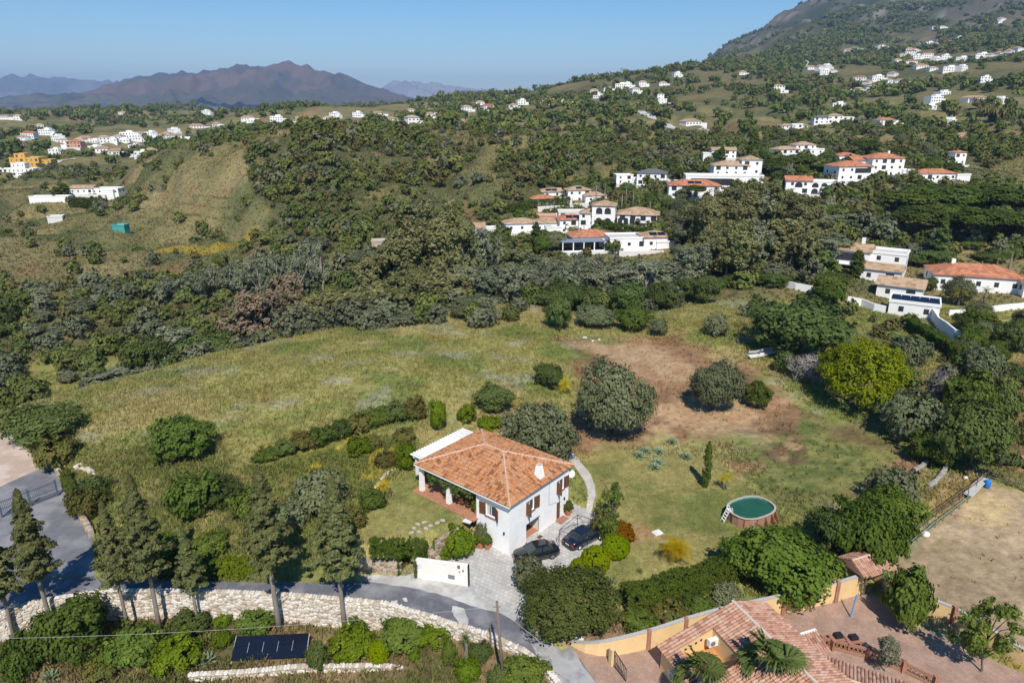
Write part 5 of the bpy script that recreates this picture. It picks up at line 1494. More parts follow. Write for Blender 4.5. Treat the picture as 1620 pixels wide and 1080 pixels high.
for k in range(n): iw.face((r2[(k+1)%n], r2[k], r3[k], r3[(k+1)%n]), 0)
iw.build('liner', mat('turquoise_liner',(.10,.36,.33),rough=.5,var=.15), pool)
wt_ = MB(); wt_.face(ring(rx-.065,ry-.065,ph-.17)); wt_.build('water', mat('green_water',(.018,.085,.045),rough=.06,spec=.5,var=.25,scale=.8), pool)
rm = MB(); a0, a1 = ring(rx+.10,ry+.10,ph+.04), ring(rx-.10,ry-.10,ph+.04); b0, b1 = ring(rx+.10,ry+.10,ph-.02), ring(rx-.10,ry-.10,ph-.02)
for k in range(n):
    j = (k+1)%n; rm.face((a0[k],a0[j],a1[j],a1[k]),0); rm.face((b0[k],b0[j],a0[j],a0[k]),0); rm.face((b1[j],b1[k],a1[k],a1[j]),0)
rm.build('rim', mat('pool_rim',(.42,.36,.31),rough=.5,var=.25), pool)
for k in range(n):
    if k % 2 == 0:
        p, q = r0[k]*1.012, r1[k]*1.012; p.z, q.z = -.1, ph-.02
        MB().bar(p, q, .09, .05).build('upright', mat('brown_upright',(.20,.085,.05),rough=.6,var=.3), pool)
for x in (.1, 1.05, 1.9):
    b = MB(); y = -ry-.02 if x < 1.5 else -ry+.35
    b.prism([(x-.09,y),(x+.09,y),(x+.09,y-.62),(x-.09,y-.62)], 0, .1); b.face([(x-.07,y,ph*.9),(x+.07,y,ph*.9),(x+.08,y-.6,.1),(x-.08,y-.6,.1)]); b.face([(x-.07,y,ph*.9),(x-.08,y-.6,.1),(x-.08,y,.1)]); b.face([(x+.07,y,ph*.9),(x+.08,y,.1),(x+.08,y-.6,.1)])
    b.build('buttress', mat('brown_upright',(.2,.085,.05)), pool)
ld = thing('pool_ladder', 'white ladder leaning over the left side of the pool', 'ladder', at(1143,829,G0), R(120)); ld.location.z = gz(ld.location.x, ld.location.y)
dirv = (Vector((pc.x,pc.y,0))-Vector((ld.location.x,ld.location.y,0))).normalized(); ld.rotation_euler = (0,0,math.atan2(dirv.y,dirv.x))
for s_ in (-.27,.27): MB().tube([(-.1,s_,0),(.45,s_,1.25),(.55,s_,1.62),(.75,s_,1.6),(.95,s_,.7)], .035, 6).build('rail', M_frame, ld)
for k in range(4): MB().box((-.02+.13*k,0,.25+.27*k),(.12,.52,.04)).build('step', M_frame, ld)
MB().box((.58,0,1.28),(.35,.52,.04)).build('platform', M_frame, ld)

# ------------------------------------------------------------------ yellow house and its walls, lower right
def plaster_wall(px, hs, label, z=G0, post_px=(), m_=None, thick=.25):
    pts = [at(u,v,z) for u,v in px]; t = thing('yellow_wall', label, 'wall', pts[0])
    n = len(pts)
    wb = MB(); cb = MB(); nr = []
    for i in range(n):
        d = (pts[min(i+1,n-1)]-pts[max(i-1,0)]).normalized(); nn = Vector((d.y,-d.x,0)); nn = nn if nn.dot(-pts[i]) > 0 else -nn; nr.append(nn)
    Q = [p-pts[0] for p in pts]; th = thick
    def strip(b, d0, d1, za, zb):
        for i in range(n-1):
            A = [(Q[j]-nr[j]*d, zz) for j, d, zz in ((i,d0,za),(i+1,d0,za))]
            P = lambda j, d, f: Q[j]-nr[j]*d+Vector((0,0,f(j)))
            b.face((P(i,d0,za),P(i+1,d0,za),P(i+1,d0,zb),P(i,d0,zb))); b.face((P(i+1,d1,za),P(i,d1,za),P(i,d1,zb),P(i+1,d1,zb)))
            b.face((P(i,d0,zb),P(i+1,d0,zb),P(i+1,d1,zb),P(i,d1,zb)))
        for j in (0, n-1): b.face([Q[j]-nr[j]*d+Vector((0,0,f(j))) for d, f in ((d0,za),(d1,za),(d1,zb),(d0,zb))])
    strip(wb, 0, th, lambda j: -.3, lambda j: hs[j]); strip(cb, -.03, th+.03, lambda j: hs[j]+.002, lambda j: hs[j]+.08)
    wb.build('wall', m_ or M_yellow, t); cb.build('coping', mat('grey_coping',(.40,.39,.37),var=.2), t)
    for u, v, h in post_px:
        p = at(u,v,z)-pts[0]; MB().box(p+Vector((0,0,h/2+.03)),(.30,.34,h+.1)).build('pillar', M_brick, t)
    return t
plaster_wall([(903,1021),(925,1032),(945,1037),(968,1038),(1000,1032),(1025,1026),(1055,1017),(1083,1008),(1119,998),(1160,988),(1200,980),(1237,972),(1279,962),(1321,952),(1357,941)],[.35,.85,1.2,1.5,1.6,1.65,1.7,1.75,1.8,1.85,1.9,1.9,1.9,1.95,1.95], 'long curved yellow plaster wall with grey coping below the weeds', post_px=[(1025,1026,1.75),(1083,1008,1.85),(1237,972,2.0),(1279,962,2.0),(1321,952,2.05)])
plaster_wall([(1398,936),(1455,968),(1505,988),(1560,1020),(1600,1044),(1660,1080)],[1.6,1.6,1.6,1.5,1.4,1.4], 'yellow wall with brick posts between the yard and the paddock', post_px=[(1505,988,1.8),(1577,1030,1.6)])
# gatehouse
gp_ = at(1362,938,G0)
gh = thing('gatehouse', 'small tiled gatehouse at the end of the yellow wall', 'gatehouse', gp_, R(22))
gh.location += Vector((.9,.9,0))
b = MB()
for x in (-1.5, 1.4): b.box((x,.3,1.15),(.3,1.9,2.3))
b.build('wall', M_yellow, gh)
MB().box((-.1,1.1,1.1),(2.7,.08,2.1)).build('gate', mat('dark_gate',(.05,.035,.03)), gh)
for x in (-1.2,.9): MB().tube([(x,-.75,0),(x,-.75,2.3)], .06, 8).build('post', M_grey, gh)
b = MB(); zr, ze = 3.15, 2.3
for s_ in (-1, 1):
    A, B = Vector((-2.1*s_, .25-1.55*s_, ze)), Vector((2.0*s_, .25-1.55*s_, ze)); b.face((A,B,Vector((2.0*s_,.25,zr)),Vector((-2.1*s_,.25,zr))),0,.1)
    tiled(b, A, B, Vector((0,1.55*s_,zr-ze)), lambda a: math.hypot(1.55,zr-ze))
b.face((Vector((-2.1,-1.3,ze)),Vector((-2.1,1.8,ze)),Vector((-2.1,.25,zr))),0,.3); b.face((Vector((2,-1.3,ze)),Vector((2,1.8,ze)),Vector((2,.25,zr))),0,.3)
rr_ = b.build('roof', M_tile3, gh); MB().tube([(-2.1,.25,zr+.03),(2.0,.25,zr+.03)], .11, 7).build('ridge_tiles', M_cap, rr_)

# the yellow house: ridge runs towards the camera
RA = at(1159,951,3.85); rdir = Vector((.363,-.932,0)).normalized(); ldir = Vector((-rdir.y*-1, 0, 0))
ldir = Vector((rdir.y, -rdir.x, 0))          # to the left of the ridge seen from the photograph
yh = thing('yellow_house', 'yellow house with a terracotta gable roof and a sunken roof terrace', 'house', Vector((RA.x,RA.y,G0)), math.atan2(rdir.y, rdir.x))
# local x along the ridge (towards the camera), local y: -left / +right ... left is -y
sgn = -1 if Vector((-rdir.y, rdir.x, 0)).dot(ldir) < 0 else 1
ZR = 3.85-G0; LW, RWd, LN = 6.7, 3.1, 10.5; dl, dr = 2.05, .95
yl = lambda a: sgn*a
def sp_(x, a): return Vector((x, yl(a), ZR - dl*a/LW)) if a >= 0 else Vector((x, yl(a), ZR + dr*a/RWd))
T0, T1, TA, TB = 1.15, 4.5, 2.6, 5.55         # terrace opening in the left slope: along x, and distance from the ridge
b = MB()
xs_ = [0, T0, T1, LN]; as_ = [0, TA, TB, LW]
for i in range(3):
    for j in range(3):
        if i == 1 and j == 1: continue
        b.face((sp_(xs_[i],as_[j]), sp_(xs_[i+1],as_[j]), sp_(xs_[i+1],as_[j+1]), sp_(xs_[i],as_[j+1])), 0, .1)
b.face((sp_(0,0), sp_(LN,0), sp_(LN,-RWd), sp_(0,-RWd)), 0, .1)
slL = math.hypot(LW, dl); slR = math.hypot(RWd, dr); kf = slL/LW
upL = sp_(0,0)-sp_(0,LW); upR = sp_(0,0)-sp_(0,-RWd)
A, B = sp_(0,LW), sp_(T0,LW); tiled(b, A, B, upL, lambda a: slL)
tiled(b, sp_(T0,LW), sp_(T1,LW), upL, lambda a: (LW-TB)*kf); tiled(b, sp_(T0,TA), sp_(T1,TA), upL, lambda a: TA*kf)
tiled(b, sp_(T1,LW), sp_(LN,LW), upL, lambda a: slL); tiled(b, sp_(0,-RWd), sp_(LN,-RWd), upR, lambda a: slR)
yr_ = b.build('roof', M_tile3, yh)
MB().tube([sp_(0,0)+Vector((0,0,.06)), sp_(LN,0)+Vector((0,0,.06))], .13, 8).build('ridge_tiles', mat('pale_ridge',(.55,.45,.38),var=.2), yr_)
b = MB(); zl = ZR-dl-.12
pl = [(0.15,yl(LW-.35)),(0.15,yl(-RWd+.3)),(LN,yl(-RWd+.3)),(LN,yl(LW-.35))]
def wq(p, q, z0, zp, zq): b.face((Vector((*p,z0)),Vector((*q,z0)),Vector((*q,zq)),Vector((*p,zp))))
zL = ZR-dl*(LW-.35)/LW-.05; zR_ = ZR-dr*(RWd-.3)/RWd-.05
wq(pl[3],pl[0],-.3,zL,zL); wq(pl[1],pl[2],-.3,zR_,zR_)
b.face((Vector((*pl[0],-.3)),Vector((*pl[1],-.3)),Vector((*pl[1],zR_)),Vector((.15,0,ZR-.05)),Vector((*pl[0],zL))))
b.face((Vector((*pl[2],-.3)),Vector((*pl[3],-.3)),Vector((*pl[3],zL)),Vector((LN,0,ZR-.05)),Vector((*pl[2],zR_))))
b.build('wall', M_yellow, yh)
# sunken terrace
zt = ZR-dl*TB/LW-.75
b = MB(); q = [(T0,yl(TA)),(T1,yl(TA)),(T1,yl(TB)),(T0,yl(TB))]
ztop = [sp_(T0,TA).z, sp_(T1,TA).z, sp_(T1,TB).z, sp_(T0,TB).z]
for k in range(4):
    j = (k+1)%4; b.face((Vector((*q[k],zt)),Vector((*q[j],zt)),Vector((*q[j],ztop[j]-.01)),Vector((*q[k],ztop[k]-.01))))
tw = b.build('terrace_wall', M_yellow, yh)
MB().box(((T0+T1)/2, yl((TA+TB)/2), zt-.03),(T1-T0,TB-TA,.06)).build('terrace_floor', mat('orange_deck',(.50,.25,.09),rough=.7,var=.2,scale=8), yh)
for k in range(4):
    c = Vector((T0+.02, yl(3.6+.45*k), sp_(T0,3.6+.45*k).z-.42)); h_ = MB(); h_.face([c+Vector((0,.11*math.cos(6.28*i/10),.11*math.sin(6.28*i/10))) for i in range(10)]); h_.build('vent_hole', M_dark, tw)
MB().box((T1-.06, yl((TA+TB)/2), zt+.95),(.08,(TB-TA)*.8,1.9)).build('terrace_door', mat('dark_door',(.06,.03,.02)), yh)
ac = lambda p, rz, lb: [tag(t_, lb, 'air conditioner') for t_ in [thing('air_conditioner', lb, 'air conditioner', p, rz)] if not (MB().box((0,0,0),(.85,.34,.6)).build('case', M_frame, t_), MB().lathe([(.22,0),(.22,.02),(.05,.03)],14).build('fan_grille', M_grey, t_, (-.12,-.18,0)).__setattr__('rotation_euler',(R(90),0,0)))[1]]
RZ_ = yh.rotation_euler.z
yw = lambda x, y, z: yh.location + Vector((math.cos(RZ_)*x-math.sin(RZ_)*y, math.sin(RZ_)*x+math.cos(RZ_)*y, z))
ac(yw(T0+.55, yl(TA+.35), zt+1.0), RZ_+R(90), 'white air conditioner in the sunken roof terrace')
ac(yw(2.2, yl(LW-.08), 1.2), RZ_+(R(180) if sgn > 0 else 0), 'white air conditioner on the left wall of the yellow house')
# lower wing
wp = at(1330,1045,2.2)
wg = thing('tiled_wing', 'lower tiled wing of the yellow house at the bottom edge', 'house', Vector((wp.x, wp.y-1.5, G0)), R(-28))
b = MB(); b.box((0,-1,1.1),(7.4,4.2,2.3)); b.build('wall', M_yellow, wg)
b = MB()
for s_ in (-1,1):
    A, B = Vector((-4*s_,-1-2.5*s_,2.3)), Vector((4*s_,-1-2.5*s_,2.3)); b.face((A,B,Vector((4*s_,-1,3.1)),Vector((-4*s_,-1,3.1))),0,.1); tiled(b, A, B, Vector((0,2.5*s_,.8)), lambda a: math.hypot(2.5,.8))
b.face((Vector((-4,-3.5,2.3)),Vector((-4,1.5,2.3)),Vector((-4,-1,3.1))),0,.3); b.face((Vector((4,-3.5,2.3)),Vector((4,1.5,2.3)),Vector((4,-1,3.1))),0,.3)
wr = b.build('roof', M_tile3, wg); MB().tube([(-4,-1,3.14),(4,-1,3.14)], .12, 7).build('ridge_tiles', M_cap, wr)
pp_ = at(1283,1022,1.6); po = thing('tiled_porch', 'small white gabled tile porch beside the yellow house', 'porch', Vector((pp_.x,pp_.y,G0)), R(20))
MB().box((0,0,.9),(1.9,1.3,1.9)).build('wall', M_yellow, po)
b = MB(); A, B = Vector((-1.1,-.9,1.85)), Vector((1.1,-.9,1.85)); b.face((A,B,Vector((1.1,.8,2.5)),Vector((-1.1,.8,2.5))),0,.1); tiled(b, A, B, Vector((0,1.7,.65)), lambda a: 1.8); b.build('roof', M_tile3, po)
MB().bar((-1.1,.8,2.52),(1.1,.8,2.52),.2,.1).build('coping', M_white, po)
# fan palms in front of the roof
q = at(1216,1046,4.1); fan_palm((q.x,q.y,G0), 4.1-G0, 2.6, 'large fan palm in front of the yellow house roof, right one')
q = at(1108,1064,3.4); fan_palm((q.x,q.y,G0), 3.4-G0, 2.2, 'smaller fan palm in front of the sunken terrace, left one', n=22)
# open brick fence and barbecue
fp = [at(1300,1022,G0), at(1372,1040,G0), at(1428,1062,G0), at(1478,1086,G0)]
bf = thing('brick_fence', 'low openwork brick fence with pillars inside the lower yard', 'fence', fp[0])
for p in fp: MB().box(p-fp[0]+Vector((0,0,.5)),(.34,.34,1.05)).build('pillar', M_brick, bf)
for a, c in zip(fp[:-1], fp[1:]):
    a, c = a-fp[0], c-fp[0]; b = MB(); b.bar(a+Vector((0,0,.14)), c+Vector((0,0,.14)), .2,.2); b.bar(a+Vector((0,0,.82)), c+Vector((0,0,.82)), .10,.22)
    k = int((c-a).length/.28)
    for i in range(k):
        x0, x1 = a.lerp(c,i/k), a.lerp(c,(i+1)/k); b.bar(x0+Vector((0,0,.22)), x1+Vector((0,0,.78)), .07,.06); b.bar(x1+Vector((0,0,.22)), x0+Vector((0,0,.78)), .07,.06)
    b.build('lattice', mat('brick_lattice',(.33,.18,.115),var=.2), bf)
for u, v, lb in ((1322,1024,'brick barbecue base on the left in the lower yard'),(1346,1027,'brick barbecue with a black hood on the right in the lower yard')):
    t = thing('brick_barbecue', lb, 'barbecue', at(u,v,G0), R(10))
    b = MB(); b.box((-.5,0,.45),(.14,.7,.9)); b.box((.5,0,.45),(.14,.7,.9)); b.box((0,.3,.45),(.86,.12,.9)); b.box((0,0,.05),(.86,.5,.1)); b.build('base', M_brick, t)
    MB().box((0,0,.95),(1.15,.75,.09)).build('top', M_brick, t)
    if 'hood' in lb or True: MB().box((.1,.1,1.14),(.7,.5,.28),taper=.85).build('hood', M_dark, t)
bp_ = at(1345,976,G0); tp_ = Vector((.35,.25,2.1)); o = MB().tube([(0,0,-.1), tp_], .06, 8).build('blue_post', mat('blue_paint',(.06,.28,.52),rough=.5), None, bp_); tag(o, 'leaning bright blue post in the pink paved yard', 'post')
# leaning gate leaf and pillar at the bottom
o = thing('iron_gate', 'dark iron gate leaf ajar at the bottom of the lower yard', 'gate', at(990,1078,G0), R(115))
b = MB()
for k in range(9): b.bar((k*.2,0,.05),(k*.2,0,1.2+.35*math.sin(k/8*1.57)),.03)
b.bar((0,0,.1),(1.6,0,.1),.05); b.bar((0,0,1.15),(1.6,0,1.5),.05); b.build('leaf', M_dark, o)
MB().box((1.9,0,.75),(.4,.4,1.5)).build('post', M_yellow, o)

# ------------------------------------------------------------------ paddock rails
M_rail = mat('weathered_rail', (.135,.095,.065), rough=.9, var=.3, scale=8); M_green = mat('faded_green_rail', (.16,.20,.15), rough=.7, var=.2)
def rail_fence(pxs, label, rails=(.35,.75,1.15), post=2.0, m_=M_rail, r=.05, hh=1.3, name='rail_fence'):
    pts = [hit(u,v) for u,v in pxs]; t = thing(name, label, 'fence', pts[0])
    P = []
    for a, b in zip(pts[:-1], pts[1:]):
        n = max(1, round((b-a).length/post)); P += [a.lerp(b, i/n) for i in range(n)]
    P.append(pts[-1]); P = [Vector((p.x,p.y,gz(p.x,p.y)))-pts[0] for p in P]
    for p in P: MB().tube([p+Vector((0,0,-.3)), p+Vector((random.uniform(-.05,.05),0,hh))], r*1.15, 6).build('post', m_, t)
    for z in rails:
        b = MB()
        for a, c in zip(P[:-1], P[1:]): b.tube([a+Vector((0,0,z+random.uniform(-.04,.04))), c+Vector((0,0,z+random.uniform(-.04,.04)))], r*.8, 5)
        b.build('rail', m_, t)
    return t
rail_fence([(1378,898),(1425,862),(1480,818),(1530,782),(1556,762)], 'weathered timber corral fence along the paddock')
rail_fence([(1390,904),(1437,868),(1492,824),(1530,795)], 'second lower rail line with faded green pipes beside the corral fence', m_=M_green, rails=(.4,.8), hh=.95)
rail_fence([(1562,757),(1594,768),(1622,779),(1680,800)], 'corral fence running to the right edge behind the blue barrel')
wpn = [hit(1530,790), hit(1556,762)]
o = thing('corrugated_panel', 'pale sheet panel leaning on the corral fence by the barrel', 'panel', wpn[0]); d_ = wpn[1]-wpn[0]
MB().bar(Vector((0,0,.55)), d_+Vector((0,0,.55)), .9, .04).build('sheet', mat('pale_sheet',(.42,.42,.40),var=.25), o)
for q_ in (0.0,.5,1.0): MB().bar(d_*q_+Vector((0,.05,0)), d_*q_+Vector((0,.05,1.1)), .06).build('batten', M_rail, o)
o = thing('barrel', 'bright blue plastic barrel in the paddock corner', 'barrel', hit(1561,771))
MB().lathe([(.26,0),(.31,.05),(.33,.3),(.31,.45),(.33,.6),(.31,.85),(.27,.9)], 16).build('body', mat('blue_plastic',(.02,.16,.50),rough=.4), o, smooth_=True)
MB().lathe([(.27,.90),(.28,.93),(.02,.94)], 16).build('lid', mat('blue_lid',(.03,.22,.60),rough=.4), o)
for u, v, s, lb in ((1464,847,.5,'white feed sack beside the corral fence'),(1527,757,.35,'white bundle under the dark carob tree')):
    tag(link('feed_sack', crown_sack := (MB().lathe([(.05,0),(.42,.02),(.48,.2),(.40,.42),(.2,.55),(.08,.6)], 11, sx=1.25).mesh('feed_sack', M_white2, True)), None, hit(u,v), .6, s*1.6), lb, 'sack')
ct = thing('farm_cart', 'dark flat farm cart with a pink end at the right edge', 'cart', hit(1590,735), R(-12))
MB().box((0,0,.75),(3.2,1.5,.35)).build('bed', mat('cart_black',(.05,.05,.055)), ct); MB().box((2.4,0,.85),(1.5,1.5,.55)).build('pink_box', mat('faded_red',(.45,.16,.14),var=.2), ct)
for x in (-.9,1.9):
    for s_ in (-.7,.7):
        b = MB(); b.lathe([(.12,-.08),(.32,-.08),(.32,.08),(.12,.08)], 14); w_ = b.build('wheel', M_tyre, ct, (x,s_,.32)); w_.rotation_euler = (R(90),0,0)
lp = thing('yard_lamp', 'thin lamp post at the corner of the corral', 'lamp', hit(1562,756)); MB().tube([(0,0,0),(0,0,2.9)], .04, 6).build('post', M_dark, lp); MB().tube([(0,0,2.85),(.5,0,3.0)], .03, 5).build('arm', M_dark, lp); MB().box((.6,0,2.98),(.34,.16,.08)).build('lamp_head', M_frame, lp)

# ------------------------------------------------------------------ left: metal gate, solar panels, pole, wires
g0, g1 = at(4,818,G0), at(92,784,G0); gd = g1-g0; gl = gd.length
mg = thing('metal_gate', 'grey blue metal bar gate across the forecourt', 'gate', g0, math.atan2(gd.y, gd.x))
M_gate = mat('gate_paint', (.10,.13,.16), rough=.5, metal=.2)
for x in (0, gl*.5, gl): MB().box((x,0,1.0),(.16,.16,2.05)).build('post', M_gate, mg)
for z in (.2,.95,1.75): MB().bar((0,0,z),(gl,0,z),.09,.06).build('rail', M_gate, mg)
b = MB(); k = int(gl/.16)
for i in range(k): b.bar((i*.16+.08,0,.12),(i*.16+.08,0,1.85),.028)
b.build('bars', M_gate, mg)
sa, sb = hit(366,1050), hit(484,1045)
sd = sb-sa; sw_ = sd.length
so_ = thing('solar_panel_array', 'row of five black solar panels on the ground, below the stone wall', 'solar panels', sa, math.atan2(sd.y, sd.x))
tilt = R(24); up_ = Vector((0, math.cos(tilt), math.sin(tilt)))
M_pv = mat('solar_cell', (.008,.010,.018), rough=.12, spec=.6)
M_alu = mat('aluminium', (.60,.61,.62), rough=.35, metal=.7)
for i in range(5):
    x0 = sw_*i/5; pw = sw_/5-.03; ln = 2.0; b = MB()
    axm = Matrix((Vector((1,0,0)), up_, Vector((1,0,0)).cross(up_))).transposed()
    cc = Vector((x0+pw/2,0,.35))+up_*(ln/2); b.box(cc,(pw,ln,.05),ax=axm); pnl = b.build('panel', M_pv, so_)
    MB().box(cc+Vector((pw/2+.015,0,0))+axm@Vector((0,0,.0)),(.012,ln*1.0,.055),ax=axm).build('frame', M_dark if i in (0,) else M_dark, pnl)
    if i < 4: MB().box(cc+Vector((pw/2+.015,0,0))+axm@Vector((0,0,.04)),(.035,ln*.42,.02),ax=axm).build('clamp', M_alu, pnl)
for x in (-.03, sw_+.0): MB().bar((x,0,.0),(x,1.85,1.15),.05).build('support', M_alu, so_)
pb = at(797,1082,G0); ptop = aty(786,951,pb.y-.1)
up = thing('utility_pole', 'thin wooden utility pole beside the lane near the bottom', 'pole', pb)
MB().tube([(0,0,-.5), ptop-pb], [.13,.09], 9).build('post', mat('pole_wood',(.17,.13,.10),rough=.9,var=.25,scale=5), up, smooth_=True)
MB().bar(ptop-pb+Vector((-.25,0,-.45)), ptop-pb+Vector((.25,0,-.45)), .06).build('crossarm', M_grey, up)
def wire(a, c, sag, label, r=.014):
    n = 24; b = MB(); a = Vector(a); c = Vector(c)
    b.tube([a.lerp(c,i/n)-Vector((0,0,sag*4*(i/n)*(1-i/n))) for i in range(n+1)], r, 4)
    tag(b.build('overhead_wire', mat('cable',(.30,.30,.29),rough=.6)), label, 'wire')
wt0 = ptop-Vector((0,0,.4))
wire(wt0, aty(-60,1010,41.0), .6, 'long overhead wire from the utility pole to the left edge')
wire(wt0, aty(1010,1120,34.0), .4, 'overhead wire from the utility pole down to the lower right')
p2 = hit(775,1012); o = MB().tube([(0,0,-.2),(0,0,1.7)], .07, 8).build('pole_shadow_bar', mat('pole_wood',(.17,.13,.10)), None, at(776,1014,G0)); tag(o, 'dark upright made for the shadow of the utility pole at the lane wall', 'post')  # made-up upright: its dark shape stands for the pole's cast shadow
# loose rocks
def rock(p, s, label, name='rock', m_=None, group=None):
    g = random.Random(int(p.x*100+p.y*10)); b = MB(); n = 7
    lay = [[Vector((math.cos(6.28*k/n)*r_*s*g.uniform(.8,1.2), math.sin(6.28*k/n)*r_*s*g.uniform(.8,1.2), z*s)) for k in range(n)] for r_, z in ((.9,-.2),(1,.2),(.6,.6))]
    for i in range(2):
        for k in range(n): b.face((lay[i][k],lay[i][(k+1)%n],lay[i+1][(k+1)%n],lay[i+1][k]))
    b.face(lay[2])
    return tag(b.build(name, m_ or M_stone, None, p), label, 'rock', group)
for u, v, s in [(124,738,.5),(131,741,.42),(138,743,.5),(145,746,.45),(150,749,.35),(128,735,.35)]: rock(hit(u,v), s, 'whitish rock in the small heap on the left meadow bank', group='rocks on the left meadow bank')
rock(hit(345,1066), .42, 'single pale boulder below the solar panels'); rock(hit(650,1018), .38, 'single pale rock in the garden bed', ); rock(hit(917,1008), .4, 'pale rock at the tip of the yellow wall')
rock(hit(773,497), .55, 'white marker stone on the meadow crest', m_=M_white)
for u, v, s in [(925,535,.5),(938,540,.45),(948,538,.4)]: rock(hit(u,v), s, 'pale rock on the far edge of the bare earth', group='pale rocks on the bare earth')
# ------------------------------------------------------------------ villas on the slopes
M_tan = tilemat('tan_roof', [(.26,.165,.095),(.36,.24,.145),(.44,.31,.20),(.40,.29,.20)], .45)
M_red = tilemat('orange_roof', [(.30,.115,.060),(.42,.17,.09),(.48,.215,.12)], .35)
M_flat = mat('flat_roof', (.48,.46,.43), rough=.9, var=.2, scale=.6)
M_awn = mat('grey_blue_awning', (.20,.235,.28), rough=.6)
M_yel = mat('ochre_render', (.62,.36,.085), rough=.85, var=.1)
M_sal = mat('salmon_render', (.50,.27,.19), rough=.85, var=.1)
M_wp = mat('village_white', (.80,.79,.77), rough=.85, var=.07, scale=.4)
M_win = mat('dark_window', (.035,.04,.045), rough=.15, spec=.6)

def pitched(x, y, wd, dp, z0, h, kind, parent, rm, wm, wins=True, ov=.45, pitch=.38, solar=0, side_wins=True, chim=0, rname='roof'):
    """one block of a house in its own axes; front faces -y"""
    b = MB(); b.box((x,y,(z0+h)/2-1.6), (wd,dp,h-z0+3.2)); b.build('wall', wm, parent)
    X0, X1, Y0, Y1 = x-wd/2-ov, x+wd/2+ov, y-dp/2-ov, y+dp/2+ov
    r = MB()
    if kind == 'flat':
        r.box((x,y,h+.05),(wd+.05,dp+.05,.1),mi=1)
        for (cx,cy,sx,sy) in ((x,Y0+ov,wd+.3,.26),(x,Y1-ov,wd+.3,.26),(X0+ov,y,.26,dp-.2),(X1-ov,y,.26,dp-.2)): r.box((cx,cy,h+.30),(sx,sy,.62),mi=0)
        ro = r.build(rname, [wm, M_flat], parent); top = h+.12
    else:
        hw = min(X1-X0, Y1-Y0)/2; rz = hw*pitch; ze = h
        if kind == 'hip':
            if X1-X0 >= Y1-Y0: p, q = Vector((X0+hw,(Y0+Y1)/2,ze+rz)), Vector((X1-hw,(Y0+Y1)/2,ze+rz))
            else: p, q = Vector(((X0+X1)/2,Y0+hw,ze+rz)), Vector(((X0+X1)/2,Y1-hw,ze+rz))
            a,b_,c,d = [Vector((u,v,ze)) for u,v in ((X0,Y0),(X1,Y0),(X1,Y1),(X0,Y1))]
            fs = [(a,b_,q,p),(b_,c,q),(c,d,p,q),(d,a,p)] if X1-X0 >= Y1-Y0 else [(a,b_,p),(b_,c,q,p),(c,d,q),(d,a,p,q)]
        else:
            p, q = Vector((X0,(Y0+Y1)/2,ze+rz)), Vector((X1,(Y0+Y1)/2,ze+rz))
            a,b_,c,d = [Vector((u,v,ze)) for u,v in ((X0,Y0),(X1,Y0),(X1,Y1),(X0,Y1))]
            fs = [(a,b_,q,p),(c,d,p,q),(b_,c,q),(d,a,p)]
        for f in fs:                                   # split each slope into rows so that tiles vary
            e = f[1]-f[0]; n = max(1, int(e.length/.9))
            tops = f[2:] if len(f) == 4 else (f[2], f[2])
            m_ = 6
            for i in range(n):
                for j in range(m_):
                    P = lambda s, t: f[0].lerp(f[1], s).lerp(tops[1].lerp(tops[0], s), t)
                    r.face((P(i/n,j/m_),P((i+1)/n,j/m_),P((i+1)/n,(j+1)/m_),P(i/n,(j+1)/m_)), 0)
        r.face([Vector((u,v,ze-.02)) for u,v in ((X0,Y1),(X1,Y1),(X1,Y0),(X0,Y0))], 0, .3)
        ro = r.build(rname, rm, parent); top = ze
        if solar:
            nrm = Vector((0,-pitch,1)).normalized(); upv = Vector((0,1,pitch)).normalized(); axm = Matrix((Vector((1,0,0)), upv, nrm)).transposed()
            for k in range(solar):
                MB().box(Vector((x+(k-(solar-1)/2)*2.6, Y0+hw*.5, ze+rz*.5))+nrm*.08, (2.4,1.9,.05), ax=axm).build('solar_panel', M_pv, ro)
    if chim: 
        MB().box((x+wd*chim, y+.3, h+ (1.6 if kind != 'flat' else 1.0)), (.8,.8,2.6)).build('chimney', wm, ro)
    if wins:
        fl = max(1, round((h-z0)/3.0)); n = max(2, int(wd/3.2))
        for j in range(fl):
            for i in range(n):
                wx = x-wd/2+(i+.5)*wd/n; wz = z0+(j+.55)*(h-z0)/fl; big = random.random() < .3
                o = MB().box((wx, y-dp/2-.004, wz), ((1.8 if big else .95), .03, (1.8 if big else 1.1))).build('window', M_win, parent)
        if side_wins:
            for s_ in (-1, 1):
                for k in range(max(1,int(dp/4))): MB().box((x+s_*(wd/2+.004), y-dp/2+(k+.5)*dp/max(1,int(dp/4)), z0+(h-z0)*.6), (.03,1.1,1.2)).build('window', M_win, parent)
    return ro

